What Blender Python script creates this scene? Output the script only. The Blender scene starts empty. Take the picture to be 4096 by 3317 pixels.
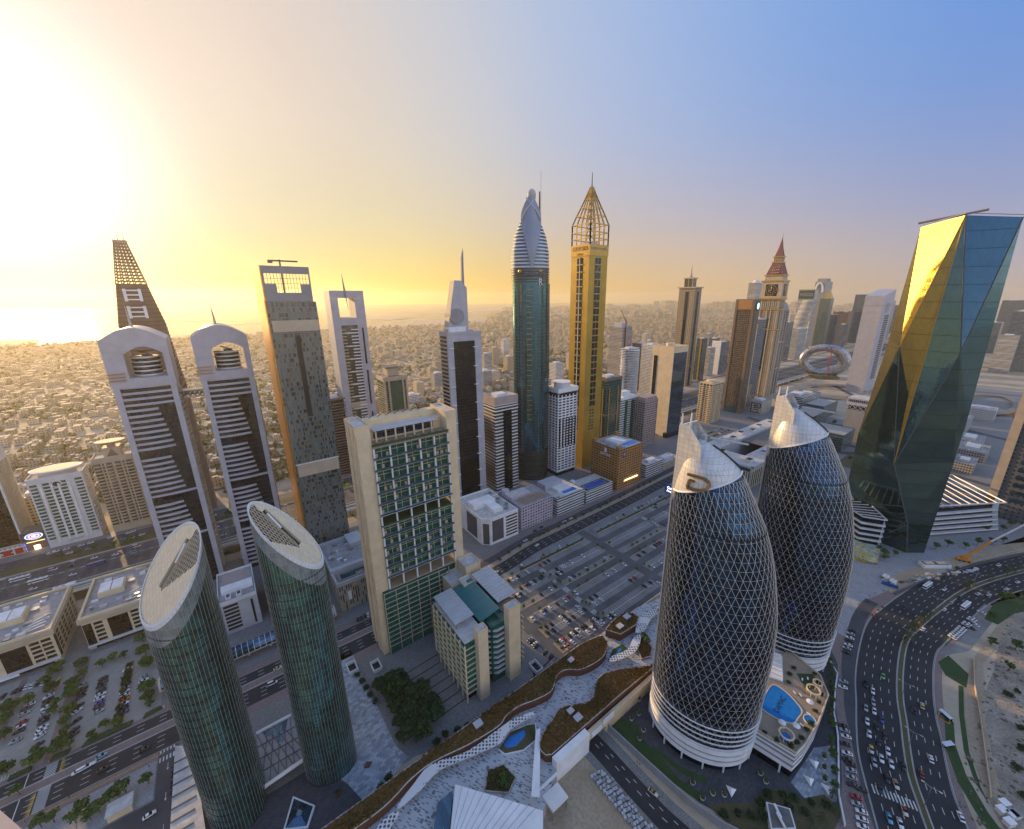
import bpy, bmesh, math, random
from mathutils import Vector, Matrix
# ---------------------------------------------------------------- camera, light, exposure
# metres; +X runs along the highway (to the right in the picture), +Y away towards the sea
R = math.radians
random.seed(7)
sc = bpy.context.scene
col = sc.collection
CAM_H = 218.0
cd = bpy.data.cameras.new('camera'); cam = bpy.data.objects.new('camera', cd); col.objects.link(cam)
cd.sensor_fit = 'HORIZONTAL'; cd.sensor_width = 36; cd.lens = 14.238
cd.shift_x = -0.01758; cd.shift_y = 0.0028; cd.clip_start = 0.5; cd.clip_end = 200000
cam.matrix_world = Matrix.Translation((0, 0, CAM_H)) @ Matrix.Rotation(R(-37.8), 4, 'Z') @ Matrix.Rotation(R(90-16.41), 4, 'X') @ Matrix.Rotation(R(-0.146), 4, 'Z')
sc.camera = cam
SUN_AZ, SUN_EL = -12.5, 11.0          # azimuth from +Y towards +X
sv = Vector((math.sin(R(SUN_AZ))*math.cos(R(SUN_EL)), math.cos(R(SUN_AZ))*math.cos(R(SUN_EL)), math.sin(R(SUN_EL))))
sl = bpy.data.lights.new('sun', 'SUN'); sl.energy = 5.0; sl.angle = R(0.6); sl.color = (1.0, 0.66, 0.32)
so = bpy.data.objects.new('sun', sl); col.objects.link(so); so.rotation_euler = sv.to_track_quat('Z', 'Y').to_euler()
W = bpy.data.worlds.new('World'); sc.world = W; W.use_nodes = True
nt = W.node_tree; nt.nodes.clear()
N = lambda t, **k: _n(nt, t, **k)
def _n(tree, t, **k):
    n = tree.nodes.new(t)
    for a, b in k.items(): setattr(n, a, b)
    return n
out = N('ShaderNodeOutputWorld'); sky = N('ShaderNodeTexSky', sky_type='NISHITA', sun_disc=False)
sky.sun_elevation = R(SUN_EL); sky.sun_rotation = R(SUN_AZ); sky.altitude = 200; sky.air_density = 1.0; sky.dust_density = 0.6; sky.ozone_density = 2.0
bg = N('ShaderNodeBackground'); bg.inputs[1].default_value = 0.05; hlf = N('ShaderNodeMixRGB', blend_type='MULTIPLY'); hlf.inputs[0].default_value = 1; hlf.inputs[2].default_value = (.5, .5, .5, 1); nt.links.new(sky.outputs[0], hlf.inputs[1]); nt.links.new(hlf.outputs[0], bg.inputs[0])
# dusty air round the low sun: a wide warm aureole and a golden band along the horizon, added to the sky; the sky behind the camera is brightened as added fill
tc = N('ShaderNodeTexCoord'); nrm = N('ShaderNodeVectorMath', operation='NORMALIZE'); nt.links.new(tc.outputs['Generated'], nrm.inputs[0])
dot = N('ShaderNodeVectorMath', operation='DOT_PRODUCT'); nt.links.new(nrm.outputs[0], dot.inputs[0]); dot.inputs[1].default_value = sv
sep = N('ShaderNodeSeparateXYZ'); nt.links.new(nrm.outputs[0], sep.inputs[0])
def ramp(src, lo, hi, stops):
    m = N('ShaderNodeMapRange'); nt.links.new(src, m.inputs[0]); m.inputs[1].default_value = lo; m.inputs[2].default_value = hi
    r = N('ShaderNodeValToRGB'); nt.links.new(m.outputs[0], r.inputs[0]); r.color_ramp.interpolation = 'B_SPLINE'
    e = r.color_ramp.elements
    while len(e) < len(stops): e.new(0.5)
    for el, (p, c) in zip(e, stops): el.position = p; el.color = (*c, 1)
    return r
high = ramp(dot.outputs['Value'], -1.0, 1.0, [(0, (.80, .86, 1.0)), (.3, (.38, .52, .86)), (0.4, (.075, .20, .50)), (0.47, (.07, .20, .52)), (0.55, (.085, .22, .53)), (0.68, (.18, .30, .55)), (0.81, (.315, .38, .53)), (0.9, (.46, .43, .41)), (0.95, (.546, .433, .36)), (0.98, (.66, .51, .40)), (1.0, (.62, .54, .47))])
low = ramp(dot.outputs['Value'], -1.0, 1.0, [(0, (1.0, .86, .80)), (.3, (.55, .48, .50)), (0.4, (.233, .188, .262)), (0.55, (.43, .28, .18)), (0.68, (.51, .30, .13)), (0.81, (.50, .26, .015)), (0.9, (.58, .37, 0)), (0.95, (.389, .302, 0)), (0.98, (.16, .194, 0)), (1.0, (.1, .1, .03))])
fac = ramp(sep.outputs['Z'], 0.0, 0.5, [(0, (1, 1, 1)), (0.10, (.92, .92, .92)), (0.30, (.55, .55, .55)), (0.60, (.14, .14, .14)), (1, (0, 0, 0))])
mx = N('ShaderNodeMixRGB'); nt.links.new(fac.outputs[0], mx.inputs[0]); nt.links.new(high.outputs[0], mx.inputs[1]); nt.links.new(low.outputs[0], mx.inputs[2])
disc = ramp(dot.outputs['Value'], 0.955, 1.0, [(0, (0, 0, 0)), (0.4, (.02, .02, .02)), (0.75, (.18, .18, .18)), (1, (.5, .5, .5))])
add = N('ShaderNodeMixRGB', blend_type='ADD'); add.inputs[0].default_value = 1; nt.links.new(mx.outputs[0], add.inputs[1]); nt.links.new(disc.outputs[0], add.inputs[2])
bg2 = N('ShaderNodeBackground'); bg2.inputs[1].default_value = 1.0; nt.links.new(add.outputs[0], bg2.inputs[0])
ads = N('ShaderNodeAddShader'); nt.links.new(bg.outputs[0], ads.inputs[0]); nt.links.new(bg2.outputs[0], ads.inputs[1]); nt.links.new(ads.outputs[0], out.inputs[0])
vs = sc.view_settings; vs.view_transform = 'Standard'; vs.look = 'None'; vs.exposure = 0.35; vs.gamma = 1; vs.use_curve_mapping = False
cy = sc.cycles; cy.max_bounces = 6; cy.diffuse_bounces = 2; cy.glossy_bounces = 3; cy.transmission_bounces = 2; cy.volume_bounces = 1
cy.use_denoising = True; cy.sample_clamp_indirect = 4; cy.caustics_reflective = False; cy.caustics_refractive = False
# ---------------------------------------------------------------- helpers
class MB:
    """collects shapes and links them as ONE mesh object"""
    def __init__(s): s.v = []; s.f = []
    def poly(s, pts, flip=False):
        i = len(s.v); s.v += [tuple(p) for p in pts]; r = list(range(i, i+len(pts)))
        s.f.append(r[::-1] if flip else r); return s
    def box(s, x0, x1, y0, y1, z0, z1):
        i = len(s.v); s.v += [(x, y, z) for z in (z0, z1) for (x, y) in ((x0, y0), (x1, y0), (x1, y1), (x0, y1))]
        s.f += [[i+3, i+2, i+1, i], [i+4, i+5, i+6, i+7]]+[[i+k, i+(k+1) % 4, i+4+(k+1) % 4, i+4+k] for k in range(4)]; return s
    def obox(s, c, d, l, w, z0, z1):
        """box of length l along direction d (degrees from +X), width w"""
        ca, sa = math.cos(R(d)), math.sin(R(d))
        return s.prism([(c[0]+ca*u-sa*v, c[1]+sa*u+ca*v) for u, v in ((-l/2, -w/2), (l/2, -w/2), (l/2, w/2), (-l/2, w/2))], z0, z1)
    def prism(s, pts, z0, z1):
        if sum(p[0]*q[1]-q[0]*p[1] for p, q in zip(pts, pts[1:]+pts[:1])) < 0: pts = pts[::-1]
        n = len(pts); i = len(s.v); s.v += [(p[0], p[1], z0) for p in pts]+[(p[0], p[1], z1) for p in pts]
        s.f += [list(range(i+n-1, i-1, -1)), list(range(i+n, i+2*n))]+[[i+k, i+(k+1) % n, i+n+(k+1) % n, i+n+k] for k in range(n)]; return s
    def sheet(s, pts, z):
        if sum(p[0]*q[1]-q[0]*p[1] for p, q in zip(pts, pts[1:]+pts[:1])) < 0: pts = pts[::-1]
        return s.poly([(p[0], p[1], z) for p in pts])
    def loft(s, rings, cap=True, closed=True):
        i = len(s.v); n = len(rings[0])
        for r in rings: s.v += [tuple(p) for p in r]
        for k in range(len(rings)-1):
            for j in range(n if closed else n-1):
                a = i+k*n+j; b = i+k*n+(j+1) % n; s.f.append([a, b, b+n, a+n])
        if cap: s.f += [list(range(i+n-1, i-1, -1)), list(range(i+(len(rings)-1)*n, i+len(rings)*n))]
        return s
    def tube(s, p, q, r, r2=None, n=6):
        p, q = Vector(p), Vector(q); d = (q-p).normalized(); u = d.orthogonal().normalized(); w = d.cross(u); r2 = r if r2 is None else r2
        return s.loft([[c+(u*math.cos(t)+w*math.sin(t))*rr for t in [2*math.pi*k/n for k in range(n)]] for c, rr in ((p, r), (q, r2))])
    def path(s, pts, r, n=5):
        for p, q in zip(pts, pts[1:]): s.tube(p, q, r, n=n)
        return s
    def ring(s, x0, x1, y0, y1, t, z0, z1):
        o = [(x0, y0), (x1, y0), (x1, y1), (x0, y1)]; n = [(x0+t, y0+t), (x1-t, y0+t), (x1-t, y1-t), (x0+t, y1-t)]
        return s.loft([[(*p, z) for p in q] for q, z in ((o, z0), (o, z1), (n, z1), (n, z0), (o, z0))], cap=False)
    def cyl(s, x, y, r, z0, z1, n=24, r2=None, ry=None):
        r2 = r if r2 is None else r2; e = 1 if ry is None else ry/r
        return s.loft([[(x+q*math.cos(t), y+q*e*math.sin(t), z) for t in [2*math.pi*k/n for k in range(n)]] for q, z in ((r, z0), (r2, z1))])
    def sph(s, x, y, z, r, n=14, ez=1, top=False):
        k0 = n//4 if top else 1
        return s.loft([[(x+r*math.sin(math.pi*k/(n//2))*math.cos(t), y+r*math.sin(math.pi*k/(n//2))*math.sin(t), z-ez*r*math.cos(math.pi*k/(n//2))) for t in [2*math.pi*j/n for j in range(n)]] for k in range(k0, n//2)])
    def build(s, name, m, parent=None, smooth=False, tris=False):
        me = bpy.data.meshes.new(name)
        o = bpy.data.objects.new(name, me); col.objects.link(o)
        if parent is not None:
            q = ORG[parent.name]; o.parent = parent
        else:
            xs = [p[0] for p in s.v]; ys = [p[1] for p in s.v]
            q = ((min(xs)+max(xs))/2, (min(ys)+max(ys))/2, min(p[2] for p in s.v)); o.location = q
        ORG[o.name] = q
        me.from_pydata([(x-q[0], y-q[1], z-q[2]) for x, y, z in s.v], [], s.f); me.materials.append(m)
        if smooth: me.shade_smooth()
        me.update(); return o
ORG = {}
def tag(o, label=None, cat=None, group=None, kind=None):
    for k, v in (('label', label), ('category', cat), ('group', group), ('kind', kind)):
        if v: o[k] = v
    return o
def thing(name, label, cat, loc, group=None):
    o = bpy.data.objects.new(name, None); col.objects.link(o); o.location = loc; o.empty_display_size = 2
    ORG[o.name] = tuple(loc); return tag(o, label, cat, group)
def struct(name, mb, m, z=None): return tag(mb.build(name, m), kind='structure')
def copy_tree(o, parent=None):
    c = o.copy(); col.objects.link(c)
    if parent is not None: c.parent = parent
    for ch in list(o.children): copy_tree(ch, c)
    return c
# ---------------------------------------------------------------- materials
class NT:
    def __init__(s, name):
        s.m = bpy.data.materials.new(name); s.m.use_nodes = True; s.t = s.m.node_tree
        s.p = s.t.nodes['Principled BSDF']; s.o = s.t.nodes['Material Output']
    def n(s, t, **k): return _n(s.t, t, **k)
    def l(s, a, b): s.t.links.new(a, b)
    def math(s, op, a, b=None, c=None):
        x = s.n('ShaderNodeMath', operation=op)
        for i, q in enumerate((a, b, c)):
            if q is None: continue
            if isinstance(q, (int, float)): x.inputs[i].default_value = q
            else: s.l(q, x.inputs[i])
        return x.outputs[0]
    def mix(s, f, a, b):
        x = s.n('ShaderNodeMixRGB')
        for i, q in enumerate((f, a, b)):
            if isinstance(q, (int, float)): x.inputs[i].default_value = q
            elif isinstance(q, tuple): x.inputs[i].default_value = (*q, 1)
            else: s.l(q, x.inputs[i])
        return x.outputs[0]
    def noise(s, scale, detail=4, vec=None, rough=.6):
        x = s.n('ShaderNodeTexNoise'); x.inputs['Scale'].default_value = scale; x.inputs['Detail'].default_value = detail; x.inputs['Roughness'].default_value = rough
        if vec is None: vec = s.n('ShaderNodeNewGeometry').outputs['Position']
        s.l(vec, x.inputs['Vector']); return x.outputs['Fac']
    def step(s, f, lo, hi):
        x = s.n('ShaderNodeMapRange'); s.l(f, x.inputs[0]); x.inputs[1].default_value = lo; x.inputs[2].default_value = hi; return x.outputs[0]
    def bump(s, h, strength, dist=1.0):
        x = s.n('ShaderNodeBump'); s.l(h, x.inputs['Height']); x.inputs['Strength'].default_value = strength; x.inputs['Distance'].default_value = dist; return x.outputs[0]
    def uv(s):
        """wall coordinate u (x or y by the way the wall faces) and z"""
        g = s.n('ShaderNodeNewGeometry'); p = s.n('ShaderNodeSeparateXYZ'); s.l(g.outputs['Position'], p.inputs[0])
        q = s.n('ShaderNodeSeparateXYZ'); s.l(g.outputs['True Normal'], q.inputs[0])
        k = s.math('GREATER_THAN', s.math('ABSOLUTE', q.outputs[0]), s.math('ABSOLUTE', q.outputs[1]))
        u = s.math('ADD', s.math('MULTIPLY', p.outputs[1], k), s.math('MULTIPLY', p.outputs[0], s.math('SUBTRACT', 1.0, k)))
        return u, p.outputs[2], q.outputs[2]
    def cells(s, u, z, cw, fh):
        a = s.math('DIVIDE', u, cw); b = s.math('DIVIDE', z, fh); fa, fb = s.math('FLOOR', a), s.math('FLOOR', b)
        c = s.n('ShaderNodeCombineXYZ'); s.l(fa, c.inputs[0]); s.l(fb, c.inputs[1]); w = s.n('ShaderNodeTexWhiteNoise', noise_dimensions='3D'); s.l(c.outputs[0], w.inputs[0])
        return s.math('FRACT', a), s.math('FRACT', b), w.outputs['Value']
M = {}
def plain(name, c, rough=.7, metal=0, var=.12, scale=.15, spec=.4, fine=.06, bump=0):
    """matt wall, paint or stone with large stains and fine grain"""
    t = NT(name); p = t.p
    a = t.noise(scale, 5); b = t.noise(2.5, 3)
    lo = tuple(x*(1-var) for x in c); hi = tuple(min(1, x*(1+var)) for x in c)
    cc = t.mix(t.step(a, .3, .7), lo, hi); cc = t.mix(t.math('MULTIPLY', t.step(b, .35, .75), fine*3), cc, tuple(x*.6 for x in c))
    t.l(cc, p.inputs['Base Color']); p.inputs['Roughness'].default_value = rough; p.inputs['Metallic'].default_value = metal; p.inputs['Specular IOR Level'].default_value = spec
    if bump: t.l(t.bump(b, bump, .1), p.inputs['Normal'])
    M[name] = t.m; return t.m
def glass(name, c, cw=1.5, fh=3.6, ior=1.7, rough=.04, var=.6, line=.5, blind=.12, lw=.06, spand=0, metal=0, wob=.02):
    """coated curtain-wall glass: panes that differ a little, thin joints, some blinds"""
    t = NT(name); p = t.p; u, z, nz = t.uv(); fu, fz, w = t.cells(u, z, cw, fh)
    cc = t.mix(t.math('MULTIPLY', w, var), c, tuple(x*.25 for x in c))
    bl = t.math('GREATER_THAN', w, 1-blind); cc = t.mix(t.math('MULTIPLY', bl, .35), cc, (.14, .15, .15))
    ln = t.math('MAXIMUM', t.math('LESS_THAN', fu, lw), t.math('LESS_THAN', fz, lw*1.2))
    cc = t.mix(t.math('MULTIPLY', ln, line), cc, (.09, .095, .10))
    if spand: cc = t.mix(t.math('MULTIPLY', t.math('LESS_THAN', fz, spand), .8), cc, tuple(x*.5+.01 for x in c))
    t.l(cc, p.inputs['Base Color']); p.inputs['IOR'].default_value = ior; p.inputs['Metallic'].default_value = metal
    t.l(t.math('ADD', rough, t.math('MULTIPLY', ln, .3)), p.inputs['Roughness'])
    if wob:
        h = t.math('ADD', t.math('MULTIPLY', w, .5), t.noise(.12, 2)); t.l(t.bump(h, wob, 2.0), p.inputs['Normal'])
    M[name] = t.m; return t.m
def facade(name, wall, c, fh=3.5, cw=3.2, wh=.55, ww=.6, rough=.75, ior=1.6, var=.1, blind=.18, dark=.35):
    """wall with a window in each bay: real glass gloss in the openings, wall paint between"""
    t = NT(name); p = t.p; u, z, nz = t.uv(); fu, fz, w = t.cells(u, z, cw, fh)
    m = t.math('MULTIPLY', t.math('LESS_THAN', t.math('ABSOLUTE', t.math('SUBTRACT', fu, .5)), ww/2), t.math('LESS_THAN', t.math('ABSOLUTE', t.math('SUBTRACT', fz, .5)), wh/2))
    m = t.math('MULTIPLY', m, t.math('LESS_THAN', t.math('ABSOLUTE', nz), .5))
    g = t.mix(w, c, tuple(x*dark for x in c)); g = t.mix(t.math('MULTIPLY', t.math('GREATER_THAN', w, 1-blind), .55), g, tuple(x*.7 for x in wall))
    wl = t.mix(t.step(t.noise(.08, 5), .3, .7), tuple(x*(1-var) for x in wall), tuple(x*(1+var) for x in wall))
    t.l(t.mix(m, wl, g), p.inputs['Base Color']); t.l(t.math('SUBTRACT', rough, t.math('MULTIPLY', m, rough-.08)), p.inputs['Roughness']); p.inputs['IOR'].default_value = ior
    M[name] = t.m; return t.m
def emit(name, c, s):
    t = NT(name); t.p.inputs['Base Color'].default_value = (*[x*.3 for x in c], 1); t.p.inputs['Emission Color'].default_value = (*c, 1); t.p.inputs['Emission Strength'].default_value = s
    M[name] = t.m; return t.m
plain('white', (.82, .81, .80)); plain('offwhite', (.70, .69, .67)); plain('palegrey', (.46, .46, .48)); plain('lilac', (.44, .43, .47), .5); plain('grey', (.28, .28, .29)); plain('darkgrey', (.10, .10, .11))
plain('cream', (.70, .56, .36)); plain('beige', (.50, .41, .30)); plain('sand', (.52, .42, .30)); plain('tan', (.42, .21, .07)); plain('brown', (.20, .13, .09)); plain('pinkstone', (.42, .33, .30)); plain('mauve', (.50, .44, .50))
plain('roofgrey', (.34, .33, .32), .9, var=.25, scale=.3); plain('roofpale', (.52, .50, .47), .9, var=.22, scale=.3); plain('roofdark', (.15, .145, .14), .9, var=.25, scale=.3)
plain('steel', (.42, .43, .45), .35, .8); plain('whitemetal', (.7, .7, .72), .35, .3, var=.05); plain('bronze', (.30, .20, .08), .35, .8); plain('gold', (.42, .28, .055), .38, .45, var=.18, scale=.05); plain('goldpaint', (.50, .32, .08), .35, .5)
plain('terracotta', (.22, .09, .08), .8); plain('black', (.015, .015, .017), .5); plain('rust', (.14, .06, .03), .8); plain('orange', (.75, .28, .03), .5); plain('red', (.45, .03, .02), .4); plain('yellow', (.70, .45, .04), .6); plain('blue', (.03, .10, .42), .5)
glass('glass_dark', (.034, .052, .080), ior=1.5, metal=.8); glass('glass_blue', (.07, .15, .25), ior=1.6, metal=.8); glass('glass_teal', (.010, .085, .085), cw=1.6, ior=1.5); glass('glass_green', (.012, .12, .085), cw=1.5, fh=3.4, ior=1.42, blind=.06)
glass('glass_black', (.022, .032, .044), ior=1.45, cw=2.2, metal=.8); glass('glass_olive', (.05, .06, .045), ior=1.8, cw=1.4); glass('glass_brown', (.06, .045, .035), ior=1.7); glass('glass_far', (.03, .055, .085), ior=2.0, cw=3, fh=7)
# ---------------------------------------------------------------- ground, sea, roads
def ground_mat():
    t = NT('city_ground'); p = t.p; a = t.noise(.004, 6); b = t.noise(.03, 6); c = t.noise(.4, 4)
    cc = t.mix(t.step(a, .35, .65), (.40, .32, .22), (.50, .42, .31)); cc = t.mix(t.math('MULTIPLY', t.step(b, .45, .6), .6), cc, (.30, .25, .17)); cc = t.mix(t.math('MULTIPLY', t.step(c, .4, .7), .25), cc, (.5, .43, .34))
    t.l(cc, p.inputs['Base Color']); p.inputs['Roughness'].default_value = .95; M['city_ground'] = t.m
ground_mat()
def asphalt(name, c, patch=.35):
    t = NT(name); p = t.p; a = t.noise(.06, 6); b = t.noise(6, 3)
    g = t.n('ShaderNodeNewGeometry'); w = t.n('ShaderNodeTexVoronoi'); w.inputs['Scale'].default_value = .05; t.l(g.outputs['Position'], w.inputs['Vector'])
    cc = t.mix(t.step(a, .3, .7), tuple(x*(1-patch) for x in c), tuple(x*(1+patch) for x in c)); cc = t.mix(t.math('MULTIPLY', t.step(b, .4, .7), .3), cc, tuple(x*1.7 for x in c))
    t.l(cc, p.inputs['Base Color']); p.inputs['Roughness'].default_value = .8; p.inputs['Specular IOR Level'].default_value = .35; M[name] = t.m
asphalt('asphalt', (.062, .063, .068)); asphalt('asphalt_dark', (.030, .031, .035)); asphalt('asphalt_pale', (.19, .187, .182)); asphalt('asphalt_lot', (.10, .10, .102)); asphalt('asphalt_warm', (.10, .09, .078))
def sea_mat():
    t = NT('sea'); p = t.p; p.inputs['Base Color'].default_value = (.02, .05, .06, 1); p.inputs['Roughness'].default_value = .22; p.inputs['IOR'].default_value = 1.33
    t.l(t.bump(t.math('ADD', t.noise(.02, 6), t.noise(.003, 4)), .5, 6.0), p.inputs['Normal']); M['sea'] = t.m
sea_mat()
def paver(name, c, sx, sy, var=.25, dark=.0, line=.3):
    """stone flags with their own shades and joints"""
    t = NT(name); p = t.p; g = t.n('ShaderNodeNewGeometry'); b = t.n('ShaderNodeTexBrick'); t.l(g.outputs['Position'], b.inputs['Vector'])
    b.inputs['Scale'].default_value = 1; b.inputs['Brick Width'].default_value = sx; b.inputs['Row Height'].default_value = sy; b.inputs['Mortar Size'].default_value = .04
    b.inputs['Color1'].default_value = (*[x*(1-var) for x in c], 1); b.inputs['Color2'].default_value = (*[x*(1+var) for x in c], 1); b.inputs['Mortar'].default_value = (*[x*line for x in c], 1)
    n = t.noise(.12, 5); cc = t.mix(t.math('MULTIPLY', t.step(n, .35, .7), .35), b.outputs['Color'], tuple(x*.55 for x in c))
    t.l(cc, p.inputs['Base Color']); p.inputs['Roughness'].default_value = .75; M[name] = t.m
paver('paver_grey', (.25, .24, .23), .8, .4); paver('paver_pink', (.30, .22, .20), .6, .3); paver('paver_lot', (.32, .305, .27), 1.2, .6, .12, line=.8); paver('paver_blue', (.34, .37, .41), 2.2, 1.4, .35); paver('paver_dark', (.07, .07, .08), 1.6, .8); paver('paver_sand', (.42, .33, .24), .6, .6, .15); paver('paver_white', (.33, .33, .34), 1.5, 1.5, .1)
def striped_paving():
    """pale stone plaza with short dark strips set at random"""
    t = NT('plaza_stone'); p = t.p; g = t.n('ShaderNodeNewGeometry'); mp = t.n('ShaderNodeMapping'); t.l(g.outputs['Position'], mp.inputs[0]); mp.inputs['Rotation'].default_value = (0, 0, R(62))
    s = t.n('ShaderNodeSeparateXYZ'); t.l(mp.outputs[0], s.inputs[0]); fu, fz, w = t.cells(s.outputs[0], s.outputs[1], 1.7, .42)
    k = t.math('MULTIPLY', t.math('GREATER_THAN', w, .80), t.math('LESS_THAN', fu, .85)); c = t.mix(t.noise(.25, 5), (.40, .41, .43), (.56, .57, .58))
    c = t.mix(t.math('MULTIPLY', t.math('GREATER_THAN', w, .55), .12), c, (.3, .3, .3)); t.l(t.mix(t.math('MULTIPLY', k, .8), c, (.10, .10, .11)), p.inputs['Base Color']); p.inputs['Roughness'].default_value = .6; M['plaza_stone'] = t.m
striped_paving()
def soil(name, c1, c2, c3, s=.2):
    t = NT(name); p = t.p; a = t.noise(s, 6); b = t.noise(s*9, 5); cc = t.mix(t.step(a, .35, .62), c1, c2); cc = t.mix(t.math('MULTIPLY', t.step(b, .45, .65), .7), cc, c3)
    t.l(cc, p.inputs['Base Color']); p.inputs['Roughness'].default_value = .95; t.l(t.bump(b, .6, .4), p.inputs['Normal']); M[name] = t.m
soil('lawn', (.030, .065, .018), (.045, .085, .022), (.02, .045, .012)); soil('scrub', (.09, .085, .035), (.13, .10, .05), (.05, .06, .02)); soil('dry_grass', (.15, .085, .025), (.20, .10, .030), (.09, .07, .02), .18); soil('dirt', (.36, .27, .17), (.42, .34, .24), (.26, .20, .14), .08); soil('wasteland', (.25, .21, .165), (.40, .35, .28), (.13, .115, .09), .11)
def pool_mat():
    t = NT('pool_water'); p = t.p; t.l(t.mix(t.noise(.5, 3), (.012, .13, .42), (.03, .26, .62)), p.inputs['Base Color']); p.inputs['Roughness'].default_value = .06; p.inputs['IOR'].default_value = 1.33
    t.l(t.bump(t.noise(1.4, 3), .08, .3), p.inputs['Normal']); M['pool_water'] = t.m
pool_mat()
plain('roadpaint', (.62, .61, .57), .7, fine=.12); plain('yellowpaint', (.55, .36, .05), .7, fine=.12); plain('kerbstone', (.46, .44, .41), .85)
BIG = 15000
coast = [(-BIG, 3300), (-9000, 3100), (-4000, 3350), (-2500, 3500), (-1600, 3620), (-936, 3641), (-808, 3633), (-760, 3560), (-699, 3153), (-640, 3223), (-556, 3284), (-410, 3211), (-202, 3293), (-107, 3327), (200, 3420), (500, 3560), (718, 3718), (880, 3980), (960, 3820), (1075, 3631), (1247, 3719), (1486, 3913), (1789, 4296), (2304, 4037), (2700, 4300), (3265, 4607), (4500, 5200), (7000, 7600), (11000, 11500), (13000, BIG), (BIG, BIG)]
struct('sea', MB().sheet([(-BIG, -BIG), (BIG, -BIG), (BIG, BIG), (-BIG, BIG)], -1.0), M['sea'])
struct('ground', MB().poly([(x, y, 0) for x, y in [(-BIG, -BIG/4), (BIG, -BIG/4)]+coast[::-1]]), M['city_ground'])
for pts in ([(1300, 4820), (1672, 4400), (2055, 4880), (2200, 5500), (2319, 6079), (1999, 6032), (1676, 5726)], [(2434, 5646), (3138, 5900), (4468, 6304), (7500, 8800), (6500, 9300), (3904, 6826), (3138, 6528)], [(1060, 4310), (1500, 4330), (1840, 4560), (1500, 4480)], [(-450, 5500), (-60, 5350), (120, 5450), (-200, 5620)], [(-2300, 7200), (-1500, 6900), (-1300, 7050), (-1900, 7400)], [(100, 4450), (520, 4560), (470, 4620), (60, 4500)]):
    struct('peninsula', MB().prism(pts, -2, 1.2), M['city_ground'])
def rect(n, x0, x1, y0, y1, z, m): return struct(n, MB().sheet([(x0, y0), (x1, y0), (x1, y1), (x0, y1)], z), M[m])
Z1, Z2, Z3, Z4 = .03, .06, .09, .12
# highway
rect('highway_ground', -2500, 2600, 400, 524, Z1, 'scrub')
rect('highway_road', -2500, 2600, 443, 482, Z2, 'asphalt'); rect('service_road', -2500, 2600, 498, 514, Z2, 'asphalt'); rect('service_road', -2500, 2600, 424, 438, Z2, 'asphalt')
rect('pavement', -400, 2600, 514, 526, Z2, 'paver_grey'); rect('pavement', -400, 2600, 398, 410, Z2, 'paver_sand')
mk = MB()
for y in (446.6, 450.3, 454, 457.7, 461.4, 469.5, 473.2, 476.9, 480.5, 428.5, 433, 502, 507):
    x = -400
    while x < 1500: mk.sheet([(x, y-.1), (x+3, y-.1), (x+3, y+.1), (x, y+.1)], Z3); x += 9
for y in (443.6, 464.6, 466.6, 481.6): mk.sheet([(-800, y-.1), (2200, y-.1), (2200, y+.1), (-800, y+.1)], Z3)
for i in range(34):
    x = -190+i*6.2
    mk.poly([(x, 464.7, Z3), (x+1.0, 464.7, Z3), (x+3.8, 465.6, Z3), (x+2.8, 465.6, Z3)]); mk.poly([(x+2.8, 465.6, Z3), (x+3.8, 465.6, Z3), (x+1.0, 466.5, Z3), (x, 466.5, Z3)])
struct('highway_markings', mk, M['roadpaint'])
b = MB(); b.box(-2500, 2600, 441.2, 441.8, 0, .9); tag(b.build('road_barrier', M['kerbstone']), 'long low concrete barrier along the near edge of the highway', 'barrier')
b = MB(); b.box(-2500, 2600, 483.2, 483.8, 0, .9); tag(b.build('road_barrier', M['kerbstone']), 'long low concrete barrier along the far edge of the highway', 'barrier')
for x0, x1, y0, y1 in ((-400, -150, 485, 496), (-148, -92, 486, 496), (-60, 300, 486, 496), (320, 2000, 486, 496)): rect('verge', x0, x1, y0, y1, Z2, 'scrub')
for x0, x1, y0, y1 in ((-112, -84, 488, 495), (-34, -8, 487, 495), (80, 104, 487, 495), (430, 520, 412, 422), (-90, -60, 412, 422), (-8, 30, 412, 422)): rect('lawn', x0, x1, y0, y1, Z3, 'lawn')
vt = thing('metro_viaduct', 'long raised concrete rail viaduct on single piers beside the highway', 'viaduct', (600, 417, 0))
MB().box(-600, 2600, 412.6, 421.4, 6.6, 7.6).build('deck', M['kerbstone'], vt)
for y in (412.2, 421.4): MB().box(-600, 2600, y, y+.4, 6.5, 8.8).build('parapet', M['offwhite'], vt)
for y in (415, 419): MB().box(-600, 2600, y-.8, y+.8, 7.6, 7.8).build('track', M['darkgrey'], vt)
for i in range(60): MB().cyl(-600+i*36, 417, 1.1, 0, 6.6, 10).build('pier', M['kerbstone'], vt)
# city blocks this side of the highway
rect('city_paving', -420, 900, 150, 398, Z1, 'paver_grey'); rect('city_paving', 420, 1500, -40, 150, Z1, 'paver_grey')
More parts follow.
